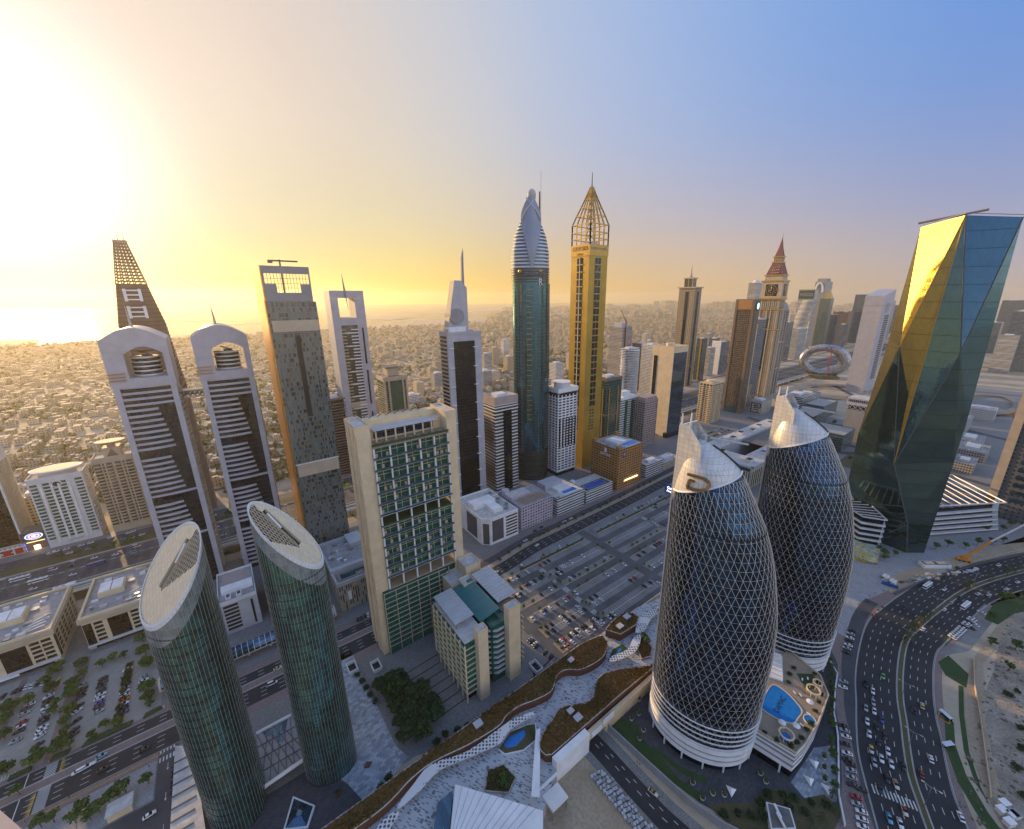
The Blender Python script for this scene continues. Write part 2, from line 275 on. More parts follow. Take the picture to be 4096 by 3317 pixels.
# boulevard along the towers (left part with its median, then beside the car park)
rect('pavement', -400, 140, 226, 262, Z2, 'paver_pink')
rect('boulevard_road', -400, 141, 231, 243.4, Z3, 'asphalt_dark'); rect('boulevard_road', -400, 141, 248.6, 256.5, Z3, 'asphalt_dark')
def strip(name, pts, w0, w1, z, m):
    """road following a centre line: offsets w0..w1 to its left"""
    L_, R_ = [], []
    for i, p in enumerate(pts):
        a = Vector(pts[max(0, i-1)]); c = Vector(pts[min(len(pts)-1, i+1)]); d = (c-a).normalized(); n = Vector((-d.y, d.x))
        L_.append((p[0]+n.x*w1, p[1]+n.y*w1, z)); R_.append((p[0]+n.x*w0, p[1]+n.y*w0, z))
    mb = MB(); i = len(mb.v)
    for j in range(len(pts)-1): mb.poly([R_[j], R_[j+1], L_[j+1], L_[j]])
    return mb if name is None else struct(name, mb, M[m])
def smooth(pts, k=6):
    o = []
    for i in range(len(pts)-1):
        p0, p1, p2, p3 = (Vector(pts[max(0, min(len(pts)-1, i+j))]) for j in (-1, 0, 1, 2))
        for q in range(k):
            t = q/k; o.append(tuple(.5*((2*p1)+(p2-p0)*t+(2*p0-5*p1+4*p2-p3)*t*t+(3*p1-p0-3*p2+p3)*t**3)))
    return o+[tuple(pts[-1])]
def dashes(mb, pts, off, z, dash=3, gap=6, w=.13):
    acc = 0; on = True
    P = [pts_off(pts, i, off) for i in range(len(pts))]
    lens = [0]
    for a, c in zip(P, P[1:]): lens.append(lens[-1]+math.dist(a, c))
    def at(s):
        for k in range(len(P)-1):
            if lens[k+1] >= s: f = (s-lens[k])/max(1e-6, lens[k+1]-lens[k]); return Vector(P[k]).lerp(Vector(P[k+1]), f)
        return Vector(P[-1])
    s = 0
    while s < lens[-1]-dash:
        a, c = at(s), at(s+dash); d = (c-a).normalized(); n = Vector((-d.y, d.x))*w
        mb.poly([(*(a-n), z), (*(c-n), z), (*(c+n), z), (*(a+n), z)]); s += dash+gap
def pts_off(pts, i, off):
    a = Vector(pts[max(0, i-1)]); c = Vector(pts[min(len(pts)-1, i+1)]); d = (c-a).normalized(); return (pts[i][0]-d.y*off, pts[i][1]+d.x*off)
BC = smooth([(138, 244), (162, 244.5), (200, 250.5), (250, 252), (330, 254.5), (420, 259), (560, 262), (900, 264)])
strip('boulevard_road', BC, -6.2, 6.2, Z3, 'asphalt_dark'); strip('tree_strip', BC, 6.4, 11.4, Z3, 'paver_sand'); strip('service_road', BC, 11.6, 19, Z3, 'asphalt'); strip('pavement', BC, 19.2, 24, Z3, 'paver_pink')
mk = MB()
for o in (-3.1, 0, 3.1): dashes(mk, BC, o, Z4)
for y in (234.3, 237.4, 240.4, 251.2, 253.9): dashes(mk, [(-400, y), (138, y)], 0, Z4)
for y in (231.2, 243.2, 248.8, 256.3): mk.sheet([(-400, y-.08), (138, y-.08), (138, y+.08), (-400, y+.08)], Z4)
for x0, y0, y1 in ((-99.5, 231.5, 243), (-99.5, 248.9, 256), (146.5, 239, 250)):
    y = y0
    while y < y1: mk.sheet([(x0, y), (x0+4, y), (x0+4, y+.5), (x0, y+.5)], Z4); y += 1.0
    mk.sheet([(x0-6, y0), (x0-5.6, y0), (x0-5.6, y1), (x0-6, y1)], Z4)
struct('boulevard_markings', mk, M['roadpaint'])
ym = MB()
for x0, y0, y1, s in ((-102, 231.5, 243, 1), (-94.3, 248.9, 256, -1), (151, 239.5, 249.5, 1)):
    y = y0
    while y < y1-.9: ym.poly([(x0, y, Z4), (x0+1.9, y, Z4), (x0+1.9 if s > 0 else x0, y+.9, Z4)]); y += 1.0
for i in range(44):
    for s in (0, 1): ym.poly([(-99+i*1.0, 228.4+1.2*s, Z4), (-98.8+i*1.0, 228.4+1.2*s, Z4), (-97.8+i*1.0, 229.6-1.2*s, Z4), (-98.0+i*1.0, 229.6-1.2*s, Z4)])
struct('crossing_markings', ym, M['yellowpaint'])
tag(MB().ring(-400, 141, 243.5, 248.5, .3, 0, .16).build('kerb', M['kerbstone']), kind='structure')
# left car parks with brick walks
rect('car_park', -152, -58, 259, 335, Z3, 'paver_lot')
for x0, x1 in ((-101.5, -95.5), (-125, -122)): rect('brick_walk', x0, x1, 258, 334, Z4, 'paver_pink')
rect('planting_bed', -77.2, -73.6, 262, 312, Z4, 'scrub'); rect('brick_walk', -73.6, -71.6, 262, 312, Z4, 'paver_sand')
rect('corner_plaza', -100, -57.5, 206, 226.5, Z3, 'paver_white'); rect('side_lane', -57, -49, 150, 230.8, Z3, 'asphalt'); rect('rear_yard', -130, -57, 150, 205, Z3, 'asphalt')
mk = MB()
for y in (262, 281, 300): mk.sheet([(-152, y-6), (-152, y-5.9), (-60, y-5.9), (-60, y-6)], .14) if 0 else None
for x, y in ((-53, 221), (-53, 205), (-53, 190)): mk.poly([(x-.1, y-2, .13), (x+.1, y-2, .13), (x+.1, y+1, .13), (x-.1, y+1, .13)]); mk.poly([(x-.5, y-2, .13), (x, y-3.2, .13), (x+.5, y-2, .13)])
for x0, y0, y1 in ((-84, 259.5, 261), (-62, 259.5, 261), (-116, 259.5, 261)):
    for i in range(6): mk.sheet([(x0+i*1.0, y0), (x0+i*1.0+.5, y0), (x0+i*1.0+.5, y1+.8), (x0+i*1.0, y1+.8)], .14)
for s in range(5):
    mk.sheet([(-56.5+s*1.3, 224), (-55.9+s*1.3, 224), (-55.9+s*1.3, 226.6), (-56.5+s*1.3, 226.6)], .13); mk.sheet([(-56.5+s*1.3, 229.2), (-55.9+s*1.3, 229.2), (-55.9+s*1.3, 230.8), (-56.5+s*1.3, 230.8)], .13)
struct('side_lane_markings', mk, M['roadpaint'])
# big car park
rect('car_park', 134, 392, 145.5, 243, Z2, 'asphalt_pale')
for y0, y1 in ((217.5, 224.5), (202, 207), (188.5, 195.3), (175, 181.5), (159.5, 165), (145.6, 149.5)): rect('car_park_aisle', 134, 392, y0, y1, Z3, 'asphalt_lot')
for x0, x1 in ((136, 142), (246.5, 255.5)): rect('car_park_aisle', x0, x1, 145.6, 244, Z4-.01, 'asphalt_lot')
ROWS = [(224.5, 230, 1), (207, 217.5, 2), (197.2, 202, 1), (181.5, 187, 1), (165, 175, 2), (149.5, 159.5, 2)]
SEG = [(144.5, 181.5), (187, 245), (257, 320), (326, 391)]
mk = MB()
for y0, y1, k in ROWS:
    for x0, x1 in SEG:
        x = x0+2
        while x < x1-1: mk.sheet([(x-.07, y0+.3), (x+.07, y0+.3), (x+.07, y1-.3), (x-.07, y1-.3)], Z4); x += 2.6
        if k == 2: mk.sheet([(x0, (y0+y1)/2-.16), (x1, (y0+y1)/2-.16), (x1, (y0+y1)/2+.16), (x0, (y0+y1)/2+.16)], Z4+.01)
for x0, x1 in ((172, 243), (262, 390)):
    x = x0
    while x < x1: y = 233.2+(x-172)*.012; mk.poly([(x, y, Z4), (x+.14, y, Z4), (x+3.2, y+4.6, Z4), (x+3.06, y+4.6, Z4)]); x += 2.7
for x in (181.5, 317): 
    for y0, y1 in ((218, 224), (202.5, 206.5), (189, 195), (175.5, 181), (160, 164.5)):
        for i in range(5): mk.sheet([(x+.7+i*.9, y0), (x+1.15+i*.9, y0), (x+1.15+i*.9, y1), (x+.7+i*.9, y1)], Z4+.02)
struct('bay_lines', mk, M['roadpaint'])
def isl(x0, x1, y0, y1, m='paver_sand'):
    return tag(MB().prism([(x0, y0), (x1, y0), (x1, y1), (x0, y1)], 0, .2).build('kerbed_island', M[m]), kind='structure')
for x0, x1 in ((148, 180), (187, 244), (258, 319), (326, 391)):
    isl(x0, x1, 195.4, 197.1); isl(x0, x1, 187.1, 188.4)
for x0, x1 in ((150, 243), (262, 391)): isl(x0, x1, 230.2, 232.3)
for x0 in (182, 317.6):
    for y0, y1 in ((224.6, 230), (207, 217.4), (197.3, 202), (181.5, 187), (165, 175), (149.6, 159.5)): isl(x0, x0+4.6, y0, y1, 'paver_grey')
for y0, y1 in ((165, 175), (149.6, 159.5), (181.5, 187)): isl(142.2, 144.4, y0, y1)
for x0 in (245, 255.6):
    for y0, y1 in ((181.5, 187), (165, 175), (207, 217), (197.3, 202)): isl(x0, x0+1.3, y0, y1)
tag(MB().box(130, 392, 143.8, 144.6, 0, 1.3).build('boundary_wall', M['cream']), 'low cream wall along the lower edge of the big car park', 'wall')
for x0, x1 in ((170, 243), (262, 391)): tag(MB().box(x0, x1, 232.4, 233.4, 0, 1.0).build('hedge', M['lawn']), 'clipped dark hedge strip %s of the car park, facing the boulevard' % ('on the first half' if x0 < 200 else 'on the far half'), 'hedge', 'car park hedges')
# curved avenue at the right
AV = smooth([(150, -42), (180, -26), (206, -13), (213, -9.6), (226, -3.6), (241, 1.0), (257, 5.2), (272, 9.5), (292, 13.5), (316, 16.8), (333, 17.5), (347, 15.6), (379, 10.5), (434, -1), (498, -25), (620, -78), (800, -170)])
strip('pavement', AV, -18, 45, Z1, 'paver_pink')
strip('avenue_road', AV, 1.6, 20.5, Z2+.02, 'asphalt_dark'); strip('avenue_road', AV, -14.2, -1.0, Z2+.02, 'asphalt_dark')
strip('service_lane', smooth([(150, -22), (185, -4), (200, 5), (213, 10.5), (226, 16.5), (242, 23.5), (256, 28), (270, 33), (290, 37.5), (316, 41.5), (336, 43), (356, 42)]), -3.6, 4, Z2+.01, 'asphalt')
mb = MB()
o = strip(None, AV, -.9, 1.5, 0, None); tag(o.build('median_base', M['scrub']), kind='structure').location.z += .12
mk = MB()
for o in (5.2, 8.9, 12.6, 16.3, -4.2, -7.4, -10.7): dashes(mk, AV, o, Z4)
for o in (1.9, 20.2, -1.3, -13.9):
    s = strip(None, AV, o-.08, o+.08, Z4, None); i = len(mk.v); mk.v += s.v; mk.f += [[q+i for q in f] for f in s.f]
for i in range(12): 
    c = pts_off(AV, 18, 3+i*1.35); d = Vector((.86, .5)); n = Vector((-d.y, d.x))
    mk.poly([(*(Vector(c)-d*2-n*.3), Z4), (*(Vector(c)+d*2-n*.3), Z4), (*(Vector(c)+d*2+n*.3), Z4), (*(Vector(c)-d*2+n*.3), Z4)])
struct('avenue_markings', mk, M['roadpaint'])
kb = MB()
for o in (-.95, 1.5, 20.6, -14.4):
    s = strip(None, AV, o-.15, o+.15, .15, None); i = len(kb.v); kb.v += s.v; kb.f += [[q+i for q in f] for f in s.f]
struct('kerb', kb, M['kerbstone'])
struct('sandy_lot', MB().sheet([(150, -160), (900, -420), (700, -110), (520, -55), (419, -20), (342, -20.5), (311, -19), (287, -20), (262, -22), (247, -25), (236, -29), (215, -42), (190, -60)], Z2), M['wasteland'])
struct('sand_track', MB().sheet([(236, -30), (247, -24), (264, -18.6), (287, -14), (311, -11), (342, -11.5), (412, -20), (415, -25), (342, -16), (318, -19), (304, -20), (291, -21.5), (267, -26), (249, -30)], Z3), M['dirt'])
for pts in ([(334, -1.5), (325, -11.5), (311, -12), (313, -3), (322, 1.5)], [(283, -6.5), (277, -11), (262, -13.5), (247, -19), (234, -27), (222, -38), (214, -38), (226, -26.5), (240, -17), (256, -11)], [(396, -11.5), (425, -14), (480, -40), (520, -55), (470, -48), (420, -24), (396, -18)], [(345, 3), (362, 1), (392, -5), (388, -8.5), (355, -1), (342, 1)], [(310, -9), (286, -12), (262, -16.5), (246, -22), (238, -27.5), (245, -24), (263, -18.3), (287, -13.8), (311, -10.8)]):
    struct('lawn', MB().sheet(pts, Z3+.02), M['lawn'])
struct('small_car_park', MB().sheet([(330, 3), (345, -2), (392, -9), (403, -7), (419, -10), (400, -16), (349, -9), (330, 1)], Z3+.01), M['asphalt_pale'])
# forecourts by the twin curved towers and the faceted tower
struct('tower_forecourt', MB().sheet([(300, 36), (345, 48), (372, 40), (412, 30), (500, 4), (600, -30), (690, -40), (690, 110), (420, 110), (300, 110)], Z2), M['paver_white'])
struct('construction_yard', MB().sheet([(378, 36), (412, 26), (483, 1), (531, -20), (600, -52), (600, -44), (540, -10), (470, 18), (420, 36), (392, 44)], Z3), M['dirt'])
struct('tower_podium_paving', MB().sheet([(130, 100), (137, 53), (150, 20), (178, 12), (198, 16.5), (217, 22.5), (238, 30.5), (272, 39.5), (300, 60), (290, 100)], Z2), M['paver_dark'])
struct('sand_pit', MB().sheet([(60, 40), (114, 55), (114, 98), (91, 98.4), (60, 98)], Z2), M['dirt'])
LW = [(118, 112), (118.5, 92), (118.5, 75), (119, 60), (122, 40), (130, 20), (142, -5)]
strip('lower_road', LW, -4.6, 4.6, Z3, 'asphalt_dark'); strip('pavement', LW, 4.7, 9, Z2+.01, 'paver_grey'); strip('pavement', LW, -8.5, -4.7, Z2+.01, 'paver_grey')
mk = MB(); dashes(mk, LW, 0, Z4, 2.5, 4); dashes(mk, LW, 2.4, Z4, 2, 5); struct('lower_road_markings', mk, M['roadpaint'])
# ---------------------------------------------------------------- towers
def roof_bits(root, x0, x1, y0, y1, z, seed=0, n=5, m='offwhite'):
    rr = random.Random(seed)
    w, d = x1-x0, y1-y0
    MB().box(x0+w*.25, x0+w*.7, y0+d*.3, y0+d*.75, z, z+3.2).build('plant_room', M[m], root)
    if n > 3:
        for i in range(2): y = rr.uniform(y0+2, y1-2); MB().box(x0+1.5, x1-1.5, y, y+.35, z, z+.5).build('roof_pipe', M['steel'], root)
    for i in range(n):
        x = rr.uniform(x0+1.5, x1-3.5); y = rr.uniform(y0+1.5, y1-3); k = rr.uniform(1, 2.2)
        u = MB().box(x, x+k*1.3, y, y+k, z, z+rr.uniform(.8, 1.6)).build('roof_unit', M[rr.choice(['steel', 'palegrey', 'offwhite'])], root)
def tower(name, label, a0, a1, b0, b1, h, wall, gl, fh=3.6, band=.4, off=.35, pier=0, pw=.8, roof='roofgrey', par=1.2, base=0, cat='tower', group=None, crown=0, ends=0, corner=0, bits=9):
    """glazed core with a spandrel ring on each floor, optional piers, end walls, crown, parapet and roof plant"""
    t = thing(name, label, cat, ((a0+a1)/2, (b0+b1)/2, 0), group)
    MB().box(a0+off, a1-off, b0+off, b1-off, 0, h-.3).build('glazing', M[gl], t)
    n = int((h-base-crown)/fh); z = base
    for i in range(min(n, 98)):
        MB().ring(a0, a1, b0, b1, off+.05, z, z+fh*band).build('floor_band', M[wall], t); z += fh
    if base: MB().ring(a0-.2, a1+.2, b0-.2, b1+.2, off+.3, base-1.2, base+.1).build('base_band', M[wall], t)
    MB().ring(a0-.05, a1+.05, b0-.05, b1+.05, off+.5, h-max(crown, 1.0), h+par).build('crown', M[wall], t)
    MB().box(a0+.5, a1-.5, b0+.5, b1-.5, h-.3, h+.1).build('roof', M[roof], t)
    if pier:
        for s in range(int((a1-a0)/pier)+1):
            x = a0+s*(a1-a0)/max(1, int((a1-a0)/pier)); MB().box(x-pw/2, x+pw/2, b0-.12, b0+off, base, h-crown).build('pier', M[wall], t)
        for s in range(int((b1-b0)/pier)+1):
            y = b0+s*(b1-b0)/max(1, int((b1-b0)/pier)); 
            for x in (a0, a1): MB().box(x-.12 if x == a0 else x-off, x+off if x == a0 else x+.12, y-pw/2, y+pw/2, base, h-crown).build('pier', M[wall], t)
    if ends:
        MB().box(a0-.15, a0+ends, b0-.15, b0+off+.3, 0, h).build('end_wall', M[wall], t); MB().box(a1-ends, a1+.15, b0-.15, b0+off+.3, 0, h).build('end_wall', M[wall], t)
    if bits: roof_bits(t, a0, a1, b0, b1, h+.1, int(a0*7+h), bits)
    return t
def block(name, label, a0, a1, b0, b1, h, m, roof='roofpale', cat='building', group=None, bits=8, par=1.0):
    """plain block: one wall with its own windows, roof, parapet, plant"""
    t = thing(name, label, cat, ((a0+a1)/2, (b0+b1)/2, 0), group)
    MB().box(a0, a1, b0, b1, 0, h).build('wall', M[m], t); MB().box(a0+.3, a1-.3, b0+.3, b1-.3, h, h+.12).build('roof', M[roof], t)
    if par: MB().ring(a0-.08, a1+.08, b0-.08, b1+.08, .4, h-.5, h+par).build('parapet', M[m], t)
    if bits: roof_bits(t, a0, a1, b0, b1, h+.12, int(a0*3+b0), bits)
    return t
def txt(s, loc, rot, size, m, parent, name='lettering', ext=.1, align='CENTER'):
    c = bpy.data.curves.new(name, 'FONT'); c.body = s; c.size = size; c.extrude = ext; c.align_x = align; c.align_y = 'CENTER'
    o = bpy.data.objects.new(name, c); col.objects.link(o); c.materials.append(M[m]); q = ORG[parent.name]
    me = bpy.data.meshes.new_from_object(o.evaluated_get(bpy.context.evaluated_depsgraph_get())); bpy.data.objects.remove(o); o = bpy.data.objects.new(name, me); col.objects.link(o)
    o.parent = parent; o.location = (loc[0]-q[0], loc[1]-q[1], loc[2]-q[2]); o.rotation_euler = rot; ORG[o.name] = loc; return o
FRONT = (R(90), 0, 0); LEFT = (R(90), 0, R(-90))          # writing on a wall facing -Y / -X
facade('wall_cream', (.62, .54, .42), (.03, .035, .04), 3.3, 2.8, .5, .5); facade('wall_beige', (.48, .38, .26), (.04, .04, .04), 3.2, 3.0, .45, .55); facade('wall_white', (.66, .65, .64), (.03, .04, .045), 3.3, 3.2, .45, .7); facade('wall_grey', (.36, .36, .37), (.03, .035, .04), 3.4, 2.6, .5, .6)
facade('wall_brown', (.20, .14, .10), (.03, .03, .03), 3.5, 2.2, .6, .6); facade('wall_blue', (.16, .19, .23), (.02, .04, .07), 3.6, 2.4, .75, .85, ior=1.9); facade('wall_teal', (.10, .15, .16), (.01, .05, .06), 3.6, 2.0, .8, .9, ior=1.9); facade('wall_strip', (.60, .58, .55), (.03, .03, .035), 3.4, 400, .5, 1.1); facade('wall_garage', (.62, .61, .62), (.02, .02, .022), 3.0, 400, .42, 1.1)
facade('wall_sq', (.33, .26, .17), (.03, .03, .03), 4.6, 4.6, .45, .42); facade('wall_gold_win', (.42, .28, .055), (.03, .03, .02), 3.5, 3, .45, .5); facade('wall_punch_dark', (.085, .085, .09), (.02, .04, .045), 4.2, 4.0, .42, .38, ior=1.9, blind=.3); facade('wall_mauve', (.48, .42, .49), (.03, .03, .035), 3.1, 3.2, .42, .6); facade('wall_tan', (.44, .21, .06), (.02, .018, .015), 3.2, 4.2, .38, .66)
# --- left edge dark tower with white arch
t = thing('dark_glass_tower', 'dark glass tower with a white arch frame, cut by the left edge', 'tower', (-190, 545, 0))
MB().box(-214, -166, 531, 560, 8, 92).build('glazing', M['glass_black'], t)
MB().box(-166, -164.8, 530, 561, 8, 96).build('end_wall', M['offwhite'], t)
for i in range(9): MB().box(-164.8, -164.3, 532+i*3.1, 533.2+i*3.1, 10, 82).build('fin', M['beige'], t)
arc = [(-214+46*(k/14), 530.3, 8+88*(1-(1-k/14)**2.2)) for k in range(15)]
for s, w in ((0, 1.0), (1, .6)):
    mb = MB()
    for p, q in zip(arc, arc[1:]): mb.tube((p[0]-12*s, p[1], p[2]*(1-.1*s)), (q[0]-12*s, q[1], q[2]*(1-.1*s)), w)
    mb.build('arch_rib', M['white'], t)
for i in range(8): MB().box(-210, -183+i*1.2, 530.2, 530.8, 14+i*5, 14.6+i*5).build('bar', M['white'], t)
MB().box(-216, -164, 526, 530.5, 0, 8).build('podium', M['wall_cream'], t); MB().box(-216, -164, 525.6, 526, 6.3, 7.4).build('fascia', M['offwhite'], t)
for x in (-177, -170): MB().box(x, x+4.5, 525.5, 525.9, 1, 6).build('shop_front', M['red'], t)
emit('sign_purple', (.5, .15, .8), 2.0); emit('sign_blue', (.10, .12, 1.0), 1.6); emit('sign_white', (.9, .95, 1), 2.0); emit('lamp_warm', (1, .7, .35), 6); emit('sign_gold', (1, .75, .3), 1.6); emit('sign_cyan', (.35, .8, 1), 2.5)
MB().box(-200, -180, 525.4, 525.6, 5.2, 6.2).build('shop_sign', M['sign_purple'], t)
# --- LED screen building
def led():
    t = NT('led_screen'); g = t.n('ShaderNodeNewGeometry'); s = t.n('ShaderNodeSeparateXYZ'); t.l(g.outputs['Position'], s.inputs[0])
    x = t.math('DIVIDE', t.math('ADD', s.outputs[0], 157.5), 8.0); z = t.math('DIVIDE', t.math('SUBTRACT', s.outputs[2], 13.2), 3.4)
    r = t.math('SQRT', t.math('ADD', t.math('POWER', t.math('MULTIPLY', x, 1.3), 2.0), t.math('POWER', z, 2.0)))
    k = t.n('ShaderNodeValToRGB'); k.color_ramp.interpolation = 'CONSTANT'; t.l(r, k.inputs[0]); e = k.color_ramp.elements
    while len(e) < 6: e.new(.5)
    for el, (p, c) in zip(e, ((0, (.9, .9, 1, 1)), (.25, (.7, .05, .06, 1)), (.42, (.9, .9, 1, 1)), (.58, (.02, .1, .5, 1)), (.75, (.8, .85, 1, 1)), (.9, (.01, .012, .03, 1)))): el.position = p; el.color = c
    t.l(k.outputs[0], t.p.inputs['Emission Color']); t.p.inputs['Emission Strength'].default_value = 1.2; t.p.inputs['Base Color'].default_value = (.02, .02, .02, 1); M['led_screen'] = t.m
led()
t = thing('screen_building', 'low lit shop building with a round red and blue emblem on its screen', 'building', (-157, 534, 0))
MB().box(-166, -149, 528, 545, 0, 17).build('wall', M['brown'], t); MB().box(-165.7, -149.3, 528.3, 544.7, 17, 17.2).build('roof', M['roofdark'], t)
MB().box(-165, -150, 527.5, 528, 9.6, 17).build('screen', M['led_screen'], t); MB().box(-163, -152, 527.6, 528, 7.6, 8.1).build('light_strip', M['sign_gold'], t)
for x in (-166.4, -150.4): MB().box(x, x+2.4, 526.8, 527.8, 0.3, 8).build('side_screen', M['sign_blue'], t)
MB().box(-159.5, -156, 527.6, 528, .2, 4).build('entrance', M['lamp_warm'], t)
# --- white balcony block with oval deck
def balcony_block(name, label, a0, a1, b0, b1, h, wm, glz, bays, fh, deck, curve=.9, rail='offwhite'):
    t = thing(name, label, 'apartment block', ((a0+a1)/2, (b0+b1)/2, 0))
    MB().box(a0, a1, b0, b1, 0, h).build('wall', M[wm], t); MB().box(a0+.3, a1-.3, b0+.3, b1-.3, h, h+.15).build('roof', M['roofpale'], t); MB().ring(a0-.2, a1+.2, b0-.2, b1+.2, .4, h-.8, h+1.4).build('parapet', M[rail], t)
    n = int((h-8)/fh); w = (a1-a0)
    for x0, x1, kind in bays:
        for i in range(n):
            z = 7+i*fh; xa, xb = a0+w*x0, a0+w*x1
            if kind == 'b':
                pts = [(xa, b0+.1)]+[(xa+(xb-xa)*k/6, b0-.4-curve*math.sin(math.pi*k/6)) for k in range(7)]+[(xb, b0+.1)]
                MB().prism(pts, z-.2, z+.85).build('balcony', M[rail], t)
                MB().box(xa+.4, xb-.4, b0-.06, b0+.02, z+.85, z+fh-.35).build('window', M[glz], t)
            else: MB().box(xa, xb, b0-.08, b0+.02, z+.7, z+fh-.45).build('window', M[glz], t)
    for s in range(2):
        for i in range(n): MB().box(a1-.02, a1+.7, b0+2+s*9, b0+7+s*9, 6.8+i*fh, 7.8+i*fh).build('balcony', M[rail], t)
    return t
t = balcony_block('white_balcony_block', 'white apartment block with curved balconies and an oval deck on the roof', -149, -115, 522, 544, 66, 'offwhite', 'glass_green', [(.02, .17, 'b'), (.25, .37, 'w'), (.41, .5, 'w'), (.55, .67, 'w'), (.82, .98, 'b')], 3.25, 1)
for x in (.19, .38, .51, .7): MB().box(-149+34*x, -149+34*x+1.4, 521.3, 522, 4, 60).build('pier', M['white'], t)
MB().cyl(-132, 534, 12, 66, 70, 28, ry=8).build('deck_base', M['offwhite'], t); MB().cyl(-132, 533, 16, 70, 71.6, 36, r2=16.6, ry=10.5).build('oval_deck', M['white'], t); MB().cyl(-132, 533, 15, 71.6, 71.75, 36, ry=9.4).build('deck_floor', M['sand'], t)
MB().cyl(-132, 521.6, 3, 57.5, 63.5, 20).build('drum', M['offwhite'], t) if 0 else None
mb = MB(); mb.loft([[(-132+3.1*r_*math.cos(q), 521.5+d_, 59.5+3.1*r_*math.sin(q)) for q in [2*math.pi*k/24 for k in range(24)]] for r_, d_ in ((1, .4), (1, -.3), (.82, -.3), (.82, .4))], cap=False); mb.build('round_window', M['white'], t)
MB().box(-134.6, -129.4, 521.6, 522.02, 57.5, 61.5).build('round_window_pane', M['glass_dark'], t)
MB().box(-136, -127, 521, 521.6, 3.6, 4.8).build('shop_sign', M['palegrey'], t)
t = balcony_block('brown_balcony_block', 'sandy brown apartment block with bowed balconies and a disc on its roof', -107, -80, 522, 541, 75, 'beige', 'glass_brown', [(.0, .2, 'b'), (.22, .27, 'w'), (.3, .48, 'b'), (.52, .7, 'b'), (.73, .78, 'w'), (.8, 1, 'b')], 3.2, 1, 1.3, 'sand')
MB().box(-99, -87, 526, 537, 75, 84).build('top_storey', M['beige'], t); MB().poly([(-97, 525.9, 75.5), (-89, 525.9, 75.5), (-93, 525.9, 83)]).build('gable', M['brown'], t)
MB().cyl(-93, 531, 3, 84, 88, 16).build('disc_stem', M['beige'], t); MB().cyl(-93, 531, 9.5, 88, 89.6, 32, r2=10.5, ry=7).build('disc', M['sand'], t)
block('beige_office', 'golden beige slab block standing behind and between the two balcony blocks', -114, -104, 556, 580, 42, 'wall_beige'); block('beige_office', 'small beige slab block behind the white balcony block, left side', -170, -152, 562, 584, 38, 'wall_beige')
t = thing('minaret', 'slim stepped sandstone minaret beside the white balcony block', 'minaret', (-158, 580, 0)); MB().box(-160, -156, 578, 582, 0, 40).build('shaft', M['sand'], t); MB().cyl(-158, 580, 2.6, 40, 42, 8).build('gallery', M['sand'], t); MB().cyl(-158, 580, 1.5, 42, 54, 8, r2=.1).build('spire', M['sand'], t)
# --- tower under construction, tapering lattice top
t = thing('unfinished_tower', 'unfinished tapering brown tower topped with open scaffold lattice', 'tower', (-49, 537, 0))
prof = [(0, -67, -27), (120, -66, -28), (196, -64, -33), (231, -59, -39), (267, -53.5, -45.5)]
def wid(z):
    for (z0, l0, r0), (z1, l1, r1) in zip(prof, prof[1:]):
        if z <= z1: f = (z-z0)/(z1-z0); return l0+(l1-l0)*f, r0+(r1-r0)*f
    return prof[-1][1:]
rg = []
for z in (0, 120, 196, 231): l, r = wid(z); d = (r-l)*.5; rg.append([(l, 537-d*.8, z), (r, 537-d*.8, z), (r, 537+d*.8, z), (l, 537+d*.8, z)])
MB().loft(rg).build('shaft', M['brown'], t)
for i in range(30):
    z = 120+i*3.7; l, r = wid(z); d = (r-l)*.4; MB().ring(l-.6, r+.6, 537-d-.6, 537+d+.6, .9, z, z+.5).build('scaffold_deck', M['rust'], t)
for k, z in enumerate((201, 216)):
    l, r = wid(z); y = 537-(r-l)*.4-1.2
    for x in (-55.5, -44.5+k*-.8): MB().box(x, x+2.2, y, y+1, z, z+11).build('frame_post', M['white'], t)
    for i in range(3): MB().box(-54, -43.5-k, y+.1, y+1.2, z+1+i*4, z+2.2+i*4).build('frame_beam', M['white'], t)
mb = MB()
for i in range(14):
    z = 231+i*2.7; l, r = wid(z); d = (r-l)*.4; P = [(l, 537-d), (r, 537-d), (r, 537+d), (l, 537+d)]
    for p, q in zip(P, P[1:]+P[:1]): mb.tube((*p, z), (*q, z), .55, n=4)
    l2, r2 = wid(z+2.7); d2 = (r2-l2)*.4
    for s in range(6):
        for y, y2 in ((537-d, 537-d2), (537+d, 537+d2)): mb.tube((l+(r-l)*s/5, y, z), (l2+(r2-l2)*s/5, y2, z+2.7), .5, n=4)
    for s in range(5): mb.tube((l+(r-l)*s/5, 537-d, z), (l2+(r2-l2)*(s+1)/5, 537-d2, z+2.7), .35, n=4)
for x in (-51, -47): mb.tube((x, 537, 262), (x+.6, 537, 276), .35, .1)
mb.build('lattice', M['brown'], t)
